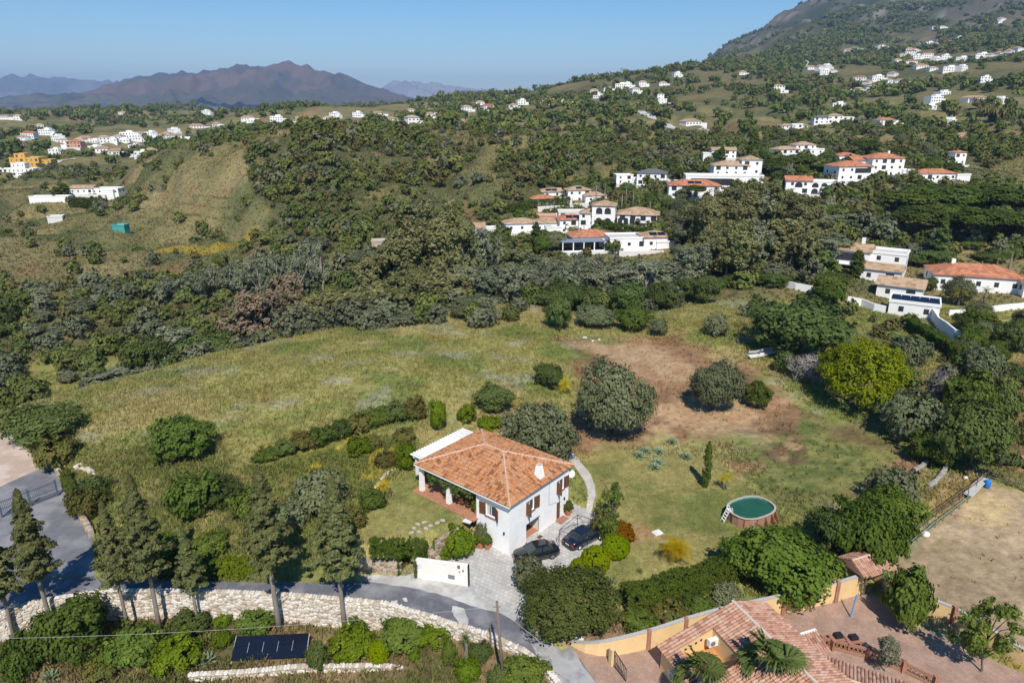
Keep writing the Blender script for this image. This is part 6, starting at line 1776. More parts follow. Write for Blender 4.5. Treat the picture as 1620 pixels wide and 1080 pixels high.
def villa_at(u, v, rot, label, blocks, wm=None, name='villa', cat='house', extras=None, group=None, y=None):
    """blocks in photograph-like terms: (dx, dy, width, depth, bottom, top, roof kind, roof material, options)"""
    p = hit(u, v) if y is None else aty(u, v, y)
    if y is not None: p.z = gz(p.x, p.y)
    t = thing(name, label, cat, p, R(rot), group)
    if p.y > 195: t.scale = (.84,.84,.80) if p.y > 305 else (.97,.97,.88)
    if p.y > 195 and cat == 'house' and len(blocks) < 3:
        b0 = blocks[0]; s_ = 1 if (u*7) % 2 < 1 else -1
        pitched(s_*(b0[2]*.5+2.2), 1.5, 5.5, 5, 0, 2.7, 'flat', t, T, M_wp, wins=False)
        MB().box((0,-3.2,-1.0),(b0[2]*1.15,.35,3.0)).box((0,-1.6,-.3),(b0[2]*1.1,3.2,1.0)).build('terrace', M_white2, t)
    for bl in blocks:
        opt = bl[8] if len(bl) > 8 else {}
        pitched(bl[0], bl[1]+bl[3]/2, bl[2], bl[3], bl[4], bl[5], bl[6], t, bl[7], wm or M_wp, **opt)
    for e in (extras or []):
        kind = e[0]
        if kind == 'arches':            # dark arched openings on the front: x, z, n, width, y
            _, x, z, n, aw, yy, hh = e
            for i in range(n):
                b = MB(); cx = x+(i-(n-1)/2)*aw*1.35; pts = [(-aw/2,0),(aw/2,0),(aw/2,hh-aw/2)]+[(aw/2*math.cos(a),hh-aw/2+aw/2*math.sin(a)) for a in (.5,1.05,1.57,2.1,2.65)]+[(-aw/2,hh-aw/2)]
                b.face([(cx+px,yy-.02,z+pz) for px,pz in pts]); b.build('arch_opening', M_win, t)
        elif kind == 'box':             # part name, centre, size, material
            MB().box(e[2], e[3]).build(e[1], e[4], t)
        elif kind == 'posts':
            _, x0, x1, n, yy, z0, z1 = e
            for i in range(n): MB().box((x0+(x1-x0)*i/(n-1),yy,(z0+z1)/2),(.3,.3,z1-z0)).build('column', M_wp, t)
    return t

T, O_ = M_tan, M_red
villa_at(926,397,8,'white villa with bright orange roof and a grey blue awning over its terrace',[(3,3,13,9,0,4.2,'hip',O_,dict(chim=-.1))],extras=[('box','awning',(-1,.6,3.5),(14,5.4,.12),M_awn),('posts',-7.6,5.6,5,-1.9,0,3.45),('box','terrace_wall',(-1,-2.2,-.4),(15,.3,2.2),M_wp),('box','shade_panel',(-1,2.85,1.9),(12,.1,2.6),M_win)])  # dark panel behind the posts imitates the shade under the awning
villa_at(1010,396,6,'low white flat-roofed villa with two dark solar panels on a tan roof, below the hedge',[(-3,0,12,8,0,4.0,'flat',T),(6,-.5,9,8,0,4.4,'hip',T,dict(solar=2))])
villa_at(907,370,8,'white villa with solar panels on a square orange-tan roof, behind the awning terrace',[(0,0,10,8,0,5.6,'hip',O_,dict(solar=2))])
villa_at(985,362,-12,'largest cream villa with two-storey arched loggia and tan roofs in the middle of the hamlet',[(5,0,14,11,0,5.4,'hip',T),(-7,2,8,8,0,8.2,'hip',T,dict(wins=False)),(-12.5,3,6,7,0,5,'hip',T)],extras=[('arches',-7,1.0,2,2.3,2,2.6),('arches',-7,5.0,2,2.2,2,2.5),('arches',2,1.6,4,1.5,0,2.6)])
villa_at(826,368,10,'low villa with weathered tan roof at the left end of the hamlet, among gum trees',[(0,0,12,8,0,3.6,'hip',T)])
villa_at(868,369,6,'white villa with a pale tan roof beside the tall dark spruce',[(0,0,10,8,0,4.0,'hip',T)])
villa_at(748,374,10,'half hidden white villa with a white chimney at the far left of the hamlet',[(0,0,9,7,0,3.4,'gable',T,dict(chim=-.3))])
villa_at(868,326,14,'villa with brick-red roofs stepped up the slope behind the hedge',[(-2,0,10,7,0,3.4,'hip',O_),(4,8,9,7,0,5.4,'gable',T,dict(solar=2))])
villa_at(920,322,8,'white villa with dusty tan roof and dark panels beside the palms',[(0,4,10,8,0,5.6,'hip',T,dict(solar=1)),(6,-1,9,7,0,3.6,'hip',T)])
villa_at(866,352,2,'small salmon walled outbuilding with a flat white roof',[(0,0,8,5,0,2.6,'flat',T,dict(wins=False))],wm=M_sal,name='outbuilding')
villa_at(905,347,2,'long grey-roofed carport beside the cream loggia villa',[(0,0,10,5,0,2.8,'flat',T)],wm=M_white2,name='carport',cat='carport')
villa_at(988,291,5,'small white flat-roofed house at the top of the palm garden',[(0,0,9,7,0,4.5,'flat',T)])
villa_at(1030,294,-16,'white house with a dark grey roof behind the palms',[(0,0,13,9,0,6,'hip',mat('slate_roof',(.12,.115,.12),rough=.8,var=.2))])
villa_at(1098,314,-8,'white villa with a long orange roof and solar panels, right of the palms',[(0,0,19,10,0,5.2,'hip',O_,dict(solar=2,chim=-.1))],extras=[('arches',-3,.6,4,1.7,0,2.4)])
villa_at(1145,296,-6,'very long white terrace villa with a row of dark glass doors and tan towers above',[(0,0,30,7,0,4.6,'flat',T,dict(wins=False)),(4,8,14,9,4,8.5,'hip',T),(12,9,8,8,4,11,'hip',T)],extras=[('box','glass_front',(-5,-.05,2.2),(16,.12,2.8),M_win),('box','garage_front',(10,-.03,1.6),(4,.08,2.6),M_white2)])
villa_at(1145,251,-5,'small white gabled house beside two cypresses on the slope',[(0,0,13,8,0,4.6,'gable',T)])
villa_at(1210,252,4,'white cottage with a low tan roof left of the big white pair',[(0,0,10,8,0,3.6,'hip',T)])
villa_at(1256,252,6,'large white villa with two tan roofs at different heights above the umbrella pines',[(-4,0,14,9,0,5.6,'hip',T),(8,3,12,9,0,8,'hip',T),(12,-2,9,7,0,5.6,'flat',T)])
villa_at(1352,287,10,'white villa with a red roof, glazed gallery and red flowers in front',[(0,0,15,10,0,6.4,'hip',O_)],extras=[('box','glass_gallery',(3,-.05,4.6),(7,.12,2),M_win),('box','terrace_wall',(1,-3,-.3),(18,.3,2.2),M_wp)])
villa_at(1402,280,6,'tall white villa with orange hipped roof right of the red-roofed one',[(0,0,14,10,0,8.2,'hip',O_,dict(chim=.2)),(-8,4,9,8,0,7,'gable',O_)])
villa_at(1280,308,-14,'white villa with large arches and a bright orange roof between the umbrella pines',[(-4,0,9,8,0,5.4,'gable',O_),(5,1,9,6,0,5,'flat',T,dict(wins=False))],extras=[('arches',5,.2,3,2.3,1,2.2),('arches',5,2.8,3,2.3,1,1.9),('arches',-4,2.8,1,2.6,0,2.2)])
villa_at(1482,287,4,'low house with long orange roof partly behind dark trees',[(0,0,16,8,0,3.4,'hip',O_)])
villa_at(1517,262,0,'small square tower house with a red top',[(0,0,6,6,0,7,'hip',O_)])
villa_at(1342,258,4,'brick-red roof of a house behind the umbrella pines',[(0,0,11,8,0,4,'hip',O_)])
villa_at(1256,209,8,'group of joined white houses on the hillside, left one of three terraces',[(-6,0,10,8,0,5,'hip',T),(3,1,9,8,0,6,'flat',T),(9,3,8,8,0,5,'hip',T)])
villa_at(1314,196,-4,'long white row of houses with grey roofs on the hillside, middle one of three terraces',[(-7,0,12,9,0,5,'hip',mat('slate_roof',(.12,.115,.12))),(4,1,12,9,0,6.4,'hip',T),(14,2,9,9,0,5,'flat',T)])
villa_at(1404,202,10,'white villa with red roof and blue glazing on the hillside, right one of three',[(0,0,14,9,0,5.6,'hip',O_),(12,3,12,8,0,4.6,'flat',T)])
# the white terrace houses on the right
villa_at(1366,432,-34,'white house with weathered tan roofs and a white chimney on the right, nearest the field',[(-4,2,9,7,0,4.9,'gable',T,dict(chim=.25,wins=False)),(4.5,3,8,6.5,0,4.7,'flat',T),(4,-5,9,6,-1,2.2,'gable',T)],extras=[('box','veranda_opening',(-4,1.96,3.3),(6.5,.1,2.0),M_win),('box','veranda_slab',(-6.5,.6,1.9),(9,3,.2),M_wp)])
villa_at(1420,474,-34,'low white house with a tan gable roof between the cypress and the spruce',[(0,0,9,7,0,3.0,'gable',T)])
villa_at(1545,462,-18,'white bungalow with wide orange roof beside the spruce',[(0,0,18,10,0,3.6,'hip',O_,dict(chim=-.25)),(13,-3,10,8,0,3.4,'hip',O_)])
gv_ = villa_at(1443,502,-30,'white garage with a roof full of dark solar panels',[(0,0,9,6.5,0,2.7,'flat',T)],name='garage',cat='garage')
for i in range(5):
    for j in range(2): MB().box((-3.4+i*1.7, 1.7+j*2.5, 3.0), (1.62,2.4,.06), ax=Matrix.Rotation(R(10),3,'X')).build('solar_panel', M_pv, gv_)
def white_wall(px, h, label, hz_=None, thick=.3, m_=None, name='garden_wall'):
    pts = [hit(u,v) for u,v in px]; t = thing(name, label, 'wall', pts[0]); b = MB()
    for a, c in zip(pts[:-1], pts[1:]):
        a_, c_ = a-pts[0], c-pts[0]; d = (c_-a_); d.z = 0; d.normalize(); nn = Vector((-d.y,d.x,0))*thick/2
        lo = [a_+nn, c_+nn, c_-nn, a_-nn]; b.face([p+Vector((0,0,h)) for p in lo])
        for k in range(4): b.face((lo[k]-Vector((0,0,1)), lo[(k+1)%4]-Vector((0,0,1)), lo[(k+1)%4]+Vector((0,0,h)), lo[k]+Vector((0,0,h))))
    b.build('wall', m_ or M_wp, t); return t
white_wall([(1235,452),(1258,458),(1280,462),(1312,468)], 1.5, 'stepped white garden wall at the left of the tan-roofed house')
white_wall([(1340,480),(1362,484),(1382,492),(1400,496)], 1.6, 'white balustrade wall left of the solar garage')
white_wall([(1472,504),(1482,520),(1494,528),(1508,540),(1530,546)], 2.3, 'stepped white garden wall right of the solar garage')
white_wall([(1500,500),(1540,498),(1580,492),(1640,486)], 1.3, 'long white garden wall in front of the orange-roofed bungalow')
white_wall([(1040,348),(1085,350),(1120,353)], 2.4, 'white garden wall right of the cream loggia villa')
hd = lambda px, w_, h_, lb, sd: hedge([hit(u,v) for u,v in px], w_, h_, L_hedge, lb, leaf=.3, dens=30, seed=sd, cl=.4)
hd([(922,352),(960,362),(1000,370),(1060,378),(1080,380)], 2.2, 2.2, 'dark clipped hedge below the cream loggia villa', 61)
hd([(800,335),(845,327),(900,322)], 2.4, 2.4, 'dark hedge behind the tan-roofed villas at the left of the hamlet', 62)
# houses in the left valley
villa_at(150,308,0,'white country house with a grey metal roof extension in the left valley',[(-8,0,14,8,0,4,'gable',T),(6,1,16,8,0,3.4,'flat',T)])
villa_at(78,320,4,'long low white wall-like barn left of the country house',[(0,0,22,5,0,3.2,'flat',T,dict(wins=False))],name='barn',cat='barn')
villa_at(188,366,0,'small turquoise shed under trees',[(0,0,5,4,0,2.4,'flat',T,dict(wins=False))],wm=mat('turquoise_sheet',(.06,.30,.26)),name='shed',cat='shed')
villa_at(88,352,20,'small derelict stone hut in the left valley',[(0,0,6,5,0,2.6,'flat',T,dict(wins=False))],wm=M_white2,name='hut',cat='hut')
villa_at(40,264,6,'bright ochre yellow house with stepped roofs at the left edge',[(0,0,22,14,0,7,'flat',T),(-6,6,8,8,0,10,'flat',T),(12,4,12,10,0,5,'flat',T)],wm=M_yel)
villa_at(20,278,4,'flat white house in front of the ochre house at the left edge',[(0,0,32,10,0,5,'flat',T),(2,6,10,6,0,9,'flat',T)])
villa_at(117,234,0,'orange-red house in the left valley',[(0,0,14,9,0,6,'hip',O_)],wm=M_sal)
villa_at(601,404,10,'bare beige ruin wall among the gum trees',[(0,0,5,4,0,5,'flat',T,dict(wins=False))],wm=mat('beige_ruin',(.44,.36,.29),var=.2),name='ruin',cat='ruin')
villa_at(1040,166,-6,'white house on a knoll at the top of a pale road',[(0,0,22,12,0,7,'flat',T),(4,4,8,8,0,13,'hip',T)])
villa_at(1232,147,0,'lone white house on the wooded slope below the mountain',[(0,0,14,10,0,9,'hip',T)])

# small far houses, in clusters
def small_house(rs, i):
    g = random.Random(i); b = MB(); w_, d_, h_ = g.uniform(9,17), g.uniform(8,11), g.choice((3.4,4,6,6.4))
    b.box((0,0,h_/2-2),(w_,d_,h_+4),mi=0)
    if g.random() < .62:
        ov = .5; X, Y = w_/2+ov, d_/2+ov; z = h_; rz = Y*.4
        A = [Vector((-X,-Y,z)),Vector((X,-Y,z)),Vector((X,Y,z)),Vector((-X,Y,z))]; p, q = Vector((-X+Y*.8,0,z+rz)), Vector((X-Y*.8,0,z+rz))
        for f in ((A[0],A[1],q,p),(A[1],A[2],q),(A[2],A[3],p,q),(A[3],A[0],p)): b.face(f,1)
    else: b.box((w_*.15,0,h_+.7),(w_*.4,d_*.6,2.2),mi=0)
    if g.random() < .6: b.box((w_*.62,g.uniform(-2,2),h_*.25-2),(w_*.5,d_*.7,h_*.6+4),mi=0)
    n = int(w_/3)
    for k in range(n):
        for zz in ([1.6] if h_ < 5 else [1.6,4.6]): b.box((-w_/2+(k+.5)*w_/n,-d_/2-.01,zz),(1.3,.06,1.3),mi=2)
    return b.mesh('house', [M_wp, T if i % 3 else O_, M_win])
HM = [small_house(None, i) for i in range(9)]
CL = [
 ('white house of the hamlet in the left valley', 'houses of the left valley hamlet', [(38,222),(48,219),(75,213),(93,223),(103,226),(128,225),(136,223),(152,226),(166,226),(176,224),(190,220),(196,225),(203,218),(214,222),(222,216),(232,222),(240,217),(247,225),(256,219),(264,216),(276,212),(280,219),(152,236),(163,240),(186,244),(215,238),(225,245),(240,244),(64,205),(90,245),(8,188),(30,190)]),
 ('tiny white house on the low ridge under the brown mountain', 'houses on the ridge under the brown mountain', [(195,182),(318,183),(327,181),(405,178),(392,190),(398,194),(420,195),(438,192),(455,193),(470,196),(478,190),(488,193),(497,192),(507,194),(520,190),(530,186),(548,184),(566,185),(580,187),(598,183),(312,203),(322,205),(345,200),(352,197)]),
 ('small white house of the village on the middle ridge', 'houses of the village on the middle ridge', [(618,193),(640,197),(652,198),(668,187),(680,186),(690,190),(700,188),(706,193),(716,192),(722,188),(732,197),(740,190),(650,178),(668,176),(684,178),(694,174),(726,174),(738,178),(748,173),(760,170),(772,176),(778,190),(790,187),(800,168),(812,172),(824,166),(834,171),(845,164),(852,170),(862,162),(872,166),(884,160),(894,163),(820,192),(776,198)]),
 ('small white house along the skyline ridge on the right', 'houses along the right skyline ridge', [(940,150),(952,147),(962,143),(974,145),(982,140),(990,139),(1002,144),(1016,137),(1022,134),(1048,135),(1070,122),(1104,114),(948,155),(993,172),(1004,148),(1092,198),(1168,120),(1175,118),(1228,104),(1238,102)]),
 ('small white house scattered on the wooded slope under the mountain', 'houses scattered on the slope under the mountain', [(1282,110),(1296,112),(1306,110),(1316,115),(1304,118),(1272,104),(1360,130),(1372,133),(1386,128),(1343,148),(1358,145),(1378,145),(1405,135),(1425,132),(1440,88),(1412,120),(1476,162),(1490,150),(1536,160),(1556,130),(1470,172),(1580,165),(1500,200),(1547,160),(1325,168)]),
 ('white house of the dense upper village on the right', 'houses of the upper village on the right', [(1336,84),(1345,82),(1352,80),(1438,84),(1446,82),(1454,76),(1462,74),(1470,70),(1478,72),(1486,66),(1500,72),(1508,68),(1516,64),(1478,46),(1490,45),(1572,36),(1584,32),(1430,90),(1450,94),(1466,92),(1480,95),(1494,94),(1505,98),(1520,98),(1538,96),(1552,92),(1566,90),(1580,88),(1596,84),(1610,80),(1440,104),(1456,108),(1474,112),(1500,114),(1520,112),(1418,102),(1392,80),(1396,76)]),
]
for lb, gr, pts in CL:
    for k, (u, v) in enumerate(pts):
        if 'ridge' in gr and k % 5 in (1, 3): continue
        p = hit(u, v); sc = .78 + .38*min(1.0, max(0, (p.y-600)/900))
        o = link('house', HM[rng.integers(len(HM))], None, p, random.uniform(-.6,.6), sc); tag(o, lb, 'house', gr)
def strip(px, w_, name, label, m_):
    pts = []
    for (a, b_) in zip(px[:-1], px[1:]):
        for k in range(6): pts.append((a[0]+(b_[0]-a[0])*k/6, a[1]+(b_[1]-a[1])*k/6))
    pts.append(px[-1]); P = [hit(u,v) for u,v in pts]; b = MB()
    for i in range(len(P)-1):
        d = P[i+1]-P[i]; d.z = 0; d.normalize(); nn = Vector((-d.y,d.x,0))*w_/2
        q = [P[i]+nn,P[i]-nn,P[i+1]-nn,P[i+1]+nn]; b.face([Vector((v_.x,v_.y,gz(v_.x,v_.y)+.5)) for v_ in q])
    tag(b.build(name, m_), label, name.split('_')[-1], kind='structure')
M_pale = mat('pale_road', (.46,.44,.40), rough=.9, var=.15, scale=.1)
strip([(1003,170),(1018,180),(1032,188),(1048,194),(1062,203),(1072,205)], 7, 'hill_road', 'pale concrete road climbing to the white house on the knoll', M_pale)
strip([(1108,203),(1120,206),(1130,210)], 7, 'hill_road', 'short pale piece of road on the slope', M_pale)
strip([(50,275),(75,262),(92,255),(120,252)], 8, 'valley_road', 'pale track beside the ochre house', M_pale)
strip([(1512,220),(1522,212),(1530,203)], 4, 'dirt_track', 'orange dirt track on the grassy hill on the right', mat('orange_dirt',(.38,.24,.13)))

# ------------------------------------------------------------------ trees of the valley and the slopes
def topline(pts, kind, y, w, dj, label, group, step, hj=16, yj=9, name='gum_tree', cat='tree'):
    """trees whose tops follow a line in the valley, at about the same distance"""
    u = pts[0][0]
    while u < pts[-1][0]:
        v = np.interp(u, [p[0] for p in pts], [p[1] for p in pts]) + random.uniform(-hj*.6, hj*.6)
        kd = kind if isinstance(kind, str) else kind[rng.integers(len(kind))]
        top_tree(kd, u, v, y+random.uniform(-yj, yj), w*random.uniform(.8, 1.2), label, name, cat, group)
        u += step*random.uniform(.7, 1.3)
GB = 'brown-green gum trees in the middle of the valley'
topline([(470,478),(520,462),(560,452),(600,440),(640,425),(680,425),(730,440)], ('gum','euca','gum'), 150, 8, 0, 'brown-green gum tree in front of the tallest gums in the middle of the valley', GB, 26)
topline([(588,410),(620,372),(645,345),(680,332),(710,335),(735,360)], ('gum','euca'), 168, 9, 0, 'tall brown-green gum tree in the tallest group in the middle of the valley', 'tallest gum trees in the middle of the valley', 22)
topline([(730,375),(760,362),(800,392),(860,402),(900,408)], ('gumgrey','eucagrey','gum'), 172, 8, 0, 'grey-green gum tree just below the hamlet', 'grey gum trees below the hamlet', 22)
topline([(700,420),(760,420),(820,425),(880,418),(940,408),(1000,412),(1050,420),(1100,415)], ('gumgrey','gumgrey','eucagrey'), 156, 8, 0, 'silvery grey gum tree behind the crest of the meadow', 'silvery gum trees behind the meadow crest', 20)
topline([(880,448),(960,442),(1040,446),(1120,440)], 'dark', 146, 7, 0, 'dark green tree between the silvery gums and the meadow crest', 'dark trees behind the meadow crest', 28, name='bushy_tree')
GR = 'tall dark gum trees right of the hamlet'
topline([(1080,345),(1105,318),(1140,312),(1180,300),(1215,290),(1260,318),(1300,330)], ('gum','gumgrey','gum'), 196, 8.5, 0, 'tall dark gum tree right of the hamlet, far row', GR, 17)
topline([(1070,400),(1110,372),(1150,362),(1200,350),(1250,352),(1300,358),(1330,372)], ('gum','gumgrey','gum','euca'), 174, 8.5, 0, 'tall dark gum tree right of the hamlet, near row', GR+', near row', 17)
topline([(1140,440),(1190,432),(1230,428)], 'dark', 152, 7, 0, 'dark green tree in front of the tall gums on the right', 'dark trees in front of the right gums', 24, name='bushy_tree')
topline([(1320,330),(1360,340),(1400,330),(1440,350),(1480,372),(1560,380),(1620,390)], ('gum','dark','gumgrey'), 205, 8.5, 0, 'gum tree behind the white house on the right', 'gum trees behind the white house on the right', 24)
topline([(1395,400),(1440,395),(1500,402),(1560,398),(1625,402)], 'dark', 182, 8, 0, 'dark garden tree behind the orange-roofed bungalow', 'dark trees behind the bungalow', 30, name='bushy_tree')
PG = 'umbrella pines on the right'
for u, v, y, w in [(1438,300,212,15),(1475,292,218,16),(1512,298,210,15),(1550,290,222,17),(1590,296,214,16),(1622,300,216,15),(1455,325,192,13),(1500,322,196,14),(1545,328,190,14),(1588,332,194,14),(1625,335,190,13)]:
    top_tree('pine', u, v, y, w, 'broad umbrella pine in the dark wood behind the orange-roofed bungalow', 'umbrella_pine', 'tree', PG)
for u, v, y, w, lb in [(1222,258,288,15,'rounded umbrella pine left of the arched orange-roofed villa'),(1262,246,296,15,'umbrella pine above the arched villa'),(1310,258,290,17,'widest umbrella pine right of the arched villa'),(1372,222,330,12,'lone umbrella pine on the slope above the red-roofed villas')]:
    top_tree('pine', u, v, y, w, lb, 'umbrella_pine', 'tree')
for u, v, y, w, lb in [(1497,345,176,9,'tall dark spruce in front of the orange-roofed bungalow'),(1522,412,172,6,'smaller dark spruce beside the tall spruce'),(849,352,205,7,'dark spruce among the villas at the left of the hamlet')]:
    top_tree('spruce', u, v, y, w, lb, 'spruce', 'tree')
for u, v, y, w, lb in [(1360,397,163,3.0,'thick dark cypress in front of the white tan-roofed house'),(1556,345,190,3,'slim cypress left of the date palm'),(1195,206,340,5,'dark cypress on the slope above the long terrace villa'),(1143,232,318,3.4,'slim cypress beside the small white gabled house'),(1396,262,285,3.2,'slim cypress between the red-roofed villas'),(1062,300,262,4,'dark cypress beside the orange-roofed villa with panels'),(1078,292,266,4,'dark conifer left of the orange-roofed villa'),(86,296,345,4,'cypress beside the long white barn, left'),(99,290,350,5,'cypress beside the long white barn, right'),(1460,244,330,4,'cypress near the far tile roof on the right'),(1440,238,335,5,'dark cypress left of the far tile roof on the right')]:
    top_tree('column', u, v, y, w, lb, 'cypress_tree', 'tree')
for k in range(9): top_tree('column', 112+k*6.5, 312+random.uniform(-3,3), 335, 3, 'cypress in the row before the white country house', 'cypress_tree', 'tree', 'cypress row before the country house')
def village_palm(u, vt, y, lb, group=None, s=1.0, gold=False):
    x = float(su(u,vt))*y; z = gz(x,y); h = CZ+y*float(qv(vt))-z-1.2*s
    feather_palm((x,y,z), max(3,h), 2.7*s, lb, n=16, sc=2.0, gold=gold)
for u, v, y in [(944,286,262),(958,284,258),(992,286,250),(1003,292,246),(985,300,244),(1045,300,246),(1058,306,243),(1030,312,240),(1012,308,244),(1120,262,300),(1131,268,296)]:
    village_palm(u, v, y, 'tall palm in the gardens at the top of the hamlet')
for o in S.objects:
    if o.get('label') == 'tall palm in the gardens at the top of the hamlet': o['group'] = 'palms in the hamlet gardens'
village_palm(1606,386,158,'tall date palm at the right edge by the bungalow',s=1.15)
village_palm(1582,398,160,'lower broad palm left of the tall date palm')
village_palm(1518,472,142,'golden palm in front of the white garden wall',s=.85,gold=True)
village_palm(1556,480,143,'small green palm right of the golden palm by the garden wall',s=.75)
# gums and bare trees down the left valley
for u, v, y, w, k, lb in [(400,462,140,15,'eucabrown','pinkish brown drying gum tree, the broadest in the left valley'),(447,438,150,12,'eucabrown','brownish gum tree right of the pinkish one'),(230,528,128,11,'dark','dark green gum with pale limbs in the hollow left of the meadow'),(275,520,130,12,'eucagrey','dark grey-green gum in the hollow behind the meadow edge'),(318,528,128,11,'dark','dark green gum right of the grey one in the hollow'),(345,545,126,9,'eucagrey','grey gum with white trunks at the meadow edge'),(185,585,120,9,'eucagrey','fallen-looking grey gum with a white limb at the left meadow edge')]:
    top_tree(k, u, v, y, w, lb, 'gum_tree', 'tree')
for u, v in [(128,472),(140,466),(155,474),(168,470),(205,458),(216,452),(230,448),(243,446),(258,438),(270,444),(285,442),(300,430),(318,428),(330,420),(345,424),(360,416),(375,414),(392,406),(405,412),(418,402),(432,398),(446,402),(470,388),(488,380),(505,386)]:
    top_tree('bare', u, v, 186+random.uniform(-6,6), 6.5, 'sparse grey tree with pale bare trunks in the diagonal row across the left valley', 'bare_gum', 'tree', 'bare grey trees in the left valley')

g_ = np.random.default_rng(77)
VG = [(735,372,800,395),(800,338,930,352),(840,300,1000,312),(1000,318,1080,350),(985,262,1110,300),(1040,318,1100,372),(1110,236,1230,272),(1170,255,1290,300),(1230,215,1340,240),(1330,225,1480,262),(1290,262,1370,300),(1420,250,1520,285),(1270,300,1420,318),(950,380,1090,412),(850,380,900,405),(1380,440,1500,480),(1480,468,1620,498),(1290,440,1360,486),(1500,505,1620,560),(1490,520,1620,590),(1380,478,1440,500)]
hxy = np.array([(o.location.x, o.location.y) for o in S.objects if o.get('category') in ('house','carport') and o.location.y > 120])
for (u0,v0,u1,v1) in VG:
    for _ in range(9):
        p = hit(g_.uniform(u0,u1), g_.uniform(v0,v1))
        dx, dy = hxy[:,0]-p.x, hxy[:,1]-p.y
        if ((np.abs(dx) < 7.5) & (dy > -10) & (dy < 2.5)).any() or (p.y < 200 and ((np.abs(dx) < 9) & (dy > -14) & (dy < 18)).any()): continue
        k = ['broad','dark','olive','dark','pine'][g_.integers(5)]; h = g_.uniform(3,6.5)
        plant(k, (p.x,p.y,p.z-.2), h*g_.uniform(.8,1.2), h, 'rounded garden tree among the white villas on the slope', 'garden_tree', 'tree', 'garden trees among the villas')
# ------------------------------------------------------------------ scrub: nearest shrubs one by one, the rest as one cover
def scatter(x0, x1, y0, y1, cell, dens_fn, size_fn, seed):
    g = np.random.default_rng(seed)
    nx, ny = int((x1-x0)/cell), int((y1-y0)/cell)
    X, Y = np.meshgrid(np.arange(nx), np.arange(ny), indexing='ij')
    x = x0+(X+g.random(X.shape))*cell; y = y0+(Y+g.random(X.shape))*cell
    x, y = x.ravel(), y.ravel(); z = hgt(x, y); u, v = proj(x, y, z)
    dn = dens_fn(x, y, u, v); k = g.random(x.shape) < dn
    x, y, z = x[k], y[k], z[k]
    return x, y, z, size_fn(x, y, g) * (1 + .38*smooth(.75, 1.3, dn[k]))
PX = lambda poly, u, v: sdf(poly, u, v) < 0
D_HILL = [(392,232),(430,212),(480,203),(560,203),(650,212),(720,225),(770,235),(740,270),(715,300),(650,292),(615,335),(625,390),(590,425),(470,420),(415,405),(430,335),(400,295)]
D_RIGHTFLANK = [(775,262),(850,225),(905,214),(1000,228),(1060,245),(1100,262),(980,282),(900,300),(830,330),(770,335),(800,290)]
D_YEL = [(655,330),(690,300),(760,245),(870,202),(905,212),(850,225),(775,262),(790,290),(730,340),(680,350)]
D_LEFTGRASS = [(-200,260),(60,285),(200,292),(300,262),(400,225),(395,295),(430,335),(415,400),(300,420),(120,470),(-200,520)]
D_GULLY = [(600,400),(615,330),(660,300),(690,320),(680,350),(720,345),(740,380),(640,430)]
def dens_mid(x, y, u, v):
    c = fbm(x/28, y/28, 201, 3)
    d = np.full(x.shape, .30) + .6*c
    d = np.where(PX(D_LEFTGRASS,u,v), .045+.40*np.clip(c-.10,0,1), d)
    d = np.where(PX(D_HILL,u,v), .95+1.1*c, d)
    d = np.where(PX(D_RIGHTFLANK,u,v), .92+.6*c, d)
    d = np.where(PX(D_YEL,u,v), .09+.25*np.clip(c,0,1), d)
    d = np.where(PX(D_GULLY,u,v), .45+.4*c, d)
    d = np.where((x > 0) & (y > 300) & (u > 900), .46+.65*c, d)
    hm_ = PX([(790,300),(900,290),(1080,250),(1210,225),(1440,240),(1440,310),(1100,400),(880,405),(720,385)],u,v)
    d = np.where(hm_, .55+.3*c, d)
    return d
def valley_d(x, y, u, v):
    c = fbm(x/15, y/15, 205, 3)
    d = np.where((y > 118) & (y < 212) & (x/y < .02), .68+.45*c, 0)
    d = np.where(PX([(60,590),(140,590),(150,640),(60,650)],u,v), .06, d)
    d = np.where((y > 200) & PX(D_LEFTGRASS,u,v), .06, d)
    d = np.where((x/y >= .02) & (y > 140) & (y < 200) & (x/y < .30), .60, d)
    return d
xs1, ys1, zs1, sz1 = scatter(-260, 40, 112, 214, 4.3, valley_d, lambda x, y, g: 3.4+3.2*g.random(x.shape)**1.5, 301)
xs2, ys2, zs2, sz2 = scatter(-420, 420, 200, 470, 3.9, dens_mid, lambda x, y, g: 2.0+4.4*g.random(x.shape)**1.6, 302)
xs3, ys3, zs3, sz3 = scatter(20, 230, 140, 240, 5.2, lambda x, y, u, v: np.where((x/y > .48) & (y > 176), .6, 0.0) + np.where((x/y > .30) & (x/y <= .48) & (y > 152) & (y < 250), .55, 0), lambda x, y, g: 4+3.4*g.random(x.shape), 303)
TH = [(1170,480),(1240,470),(1300,480),(1440,520),(1600,590),(1640,720),(1560,700),(1440,640),(1405,560),(1345,510),(1260,500),(1180,520)]
xs4, ys4, zs4, sz4 = scatter(40, 150, 80, 175, 2.6, lambda x, y, u, v: np.where(PX(TH,u,v), .55+.5*fbm(x/9,y/9,231,2), 0), lambda x, y, g: 1.3+2.0*g.random(x.shape)**1.5, 305)
A_ = [np.concatenate(q) for q in zip((xs1,ys1,zs1,sz1),(xs2,ys2,zs2,sz2),(xs3,ys3,zs3,sz3),(xs4,ys4,zs4,sz4))]
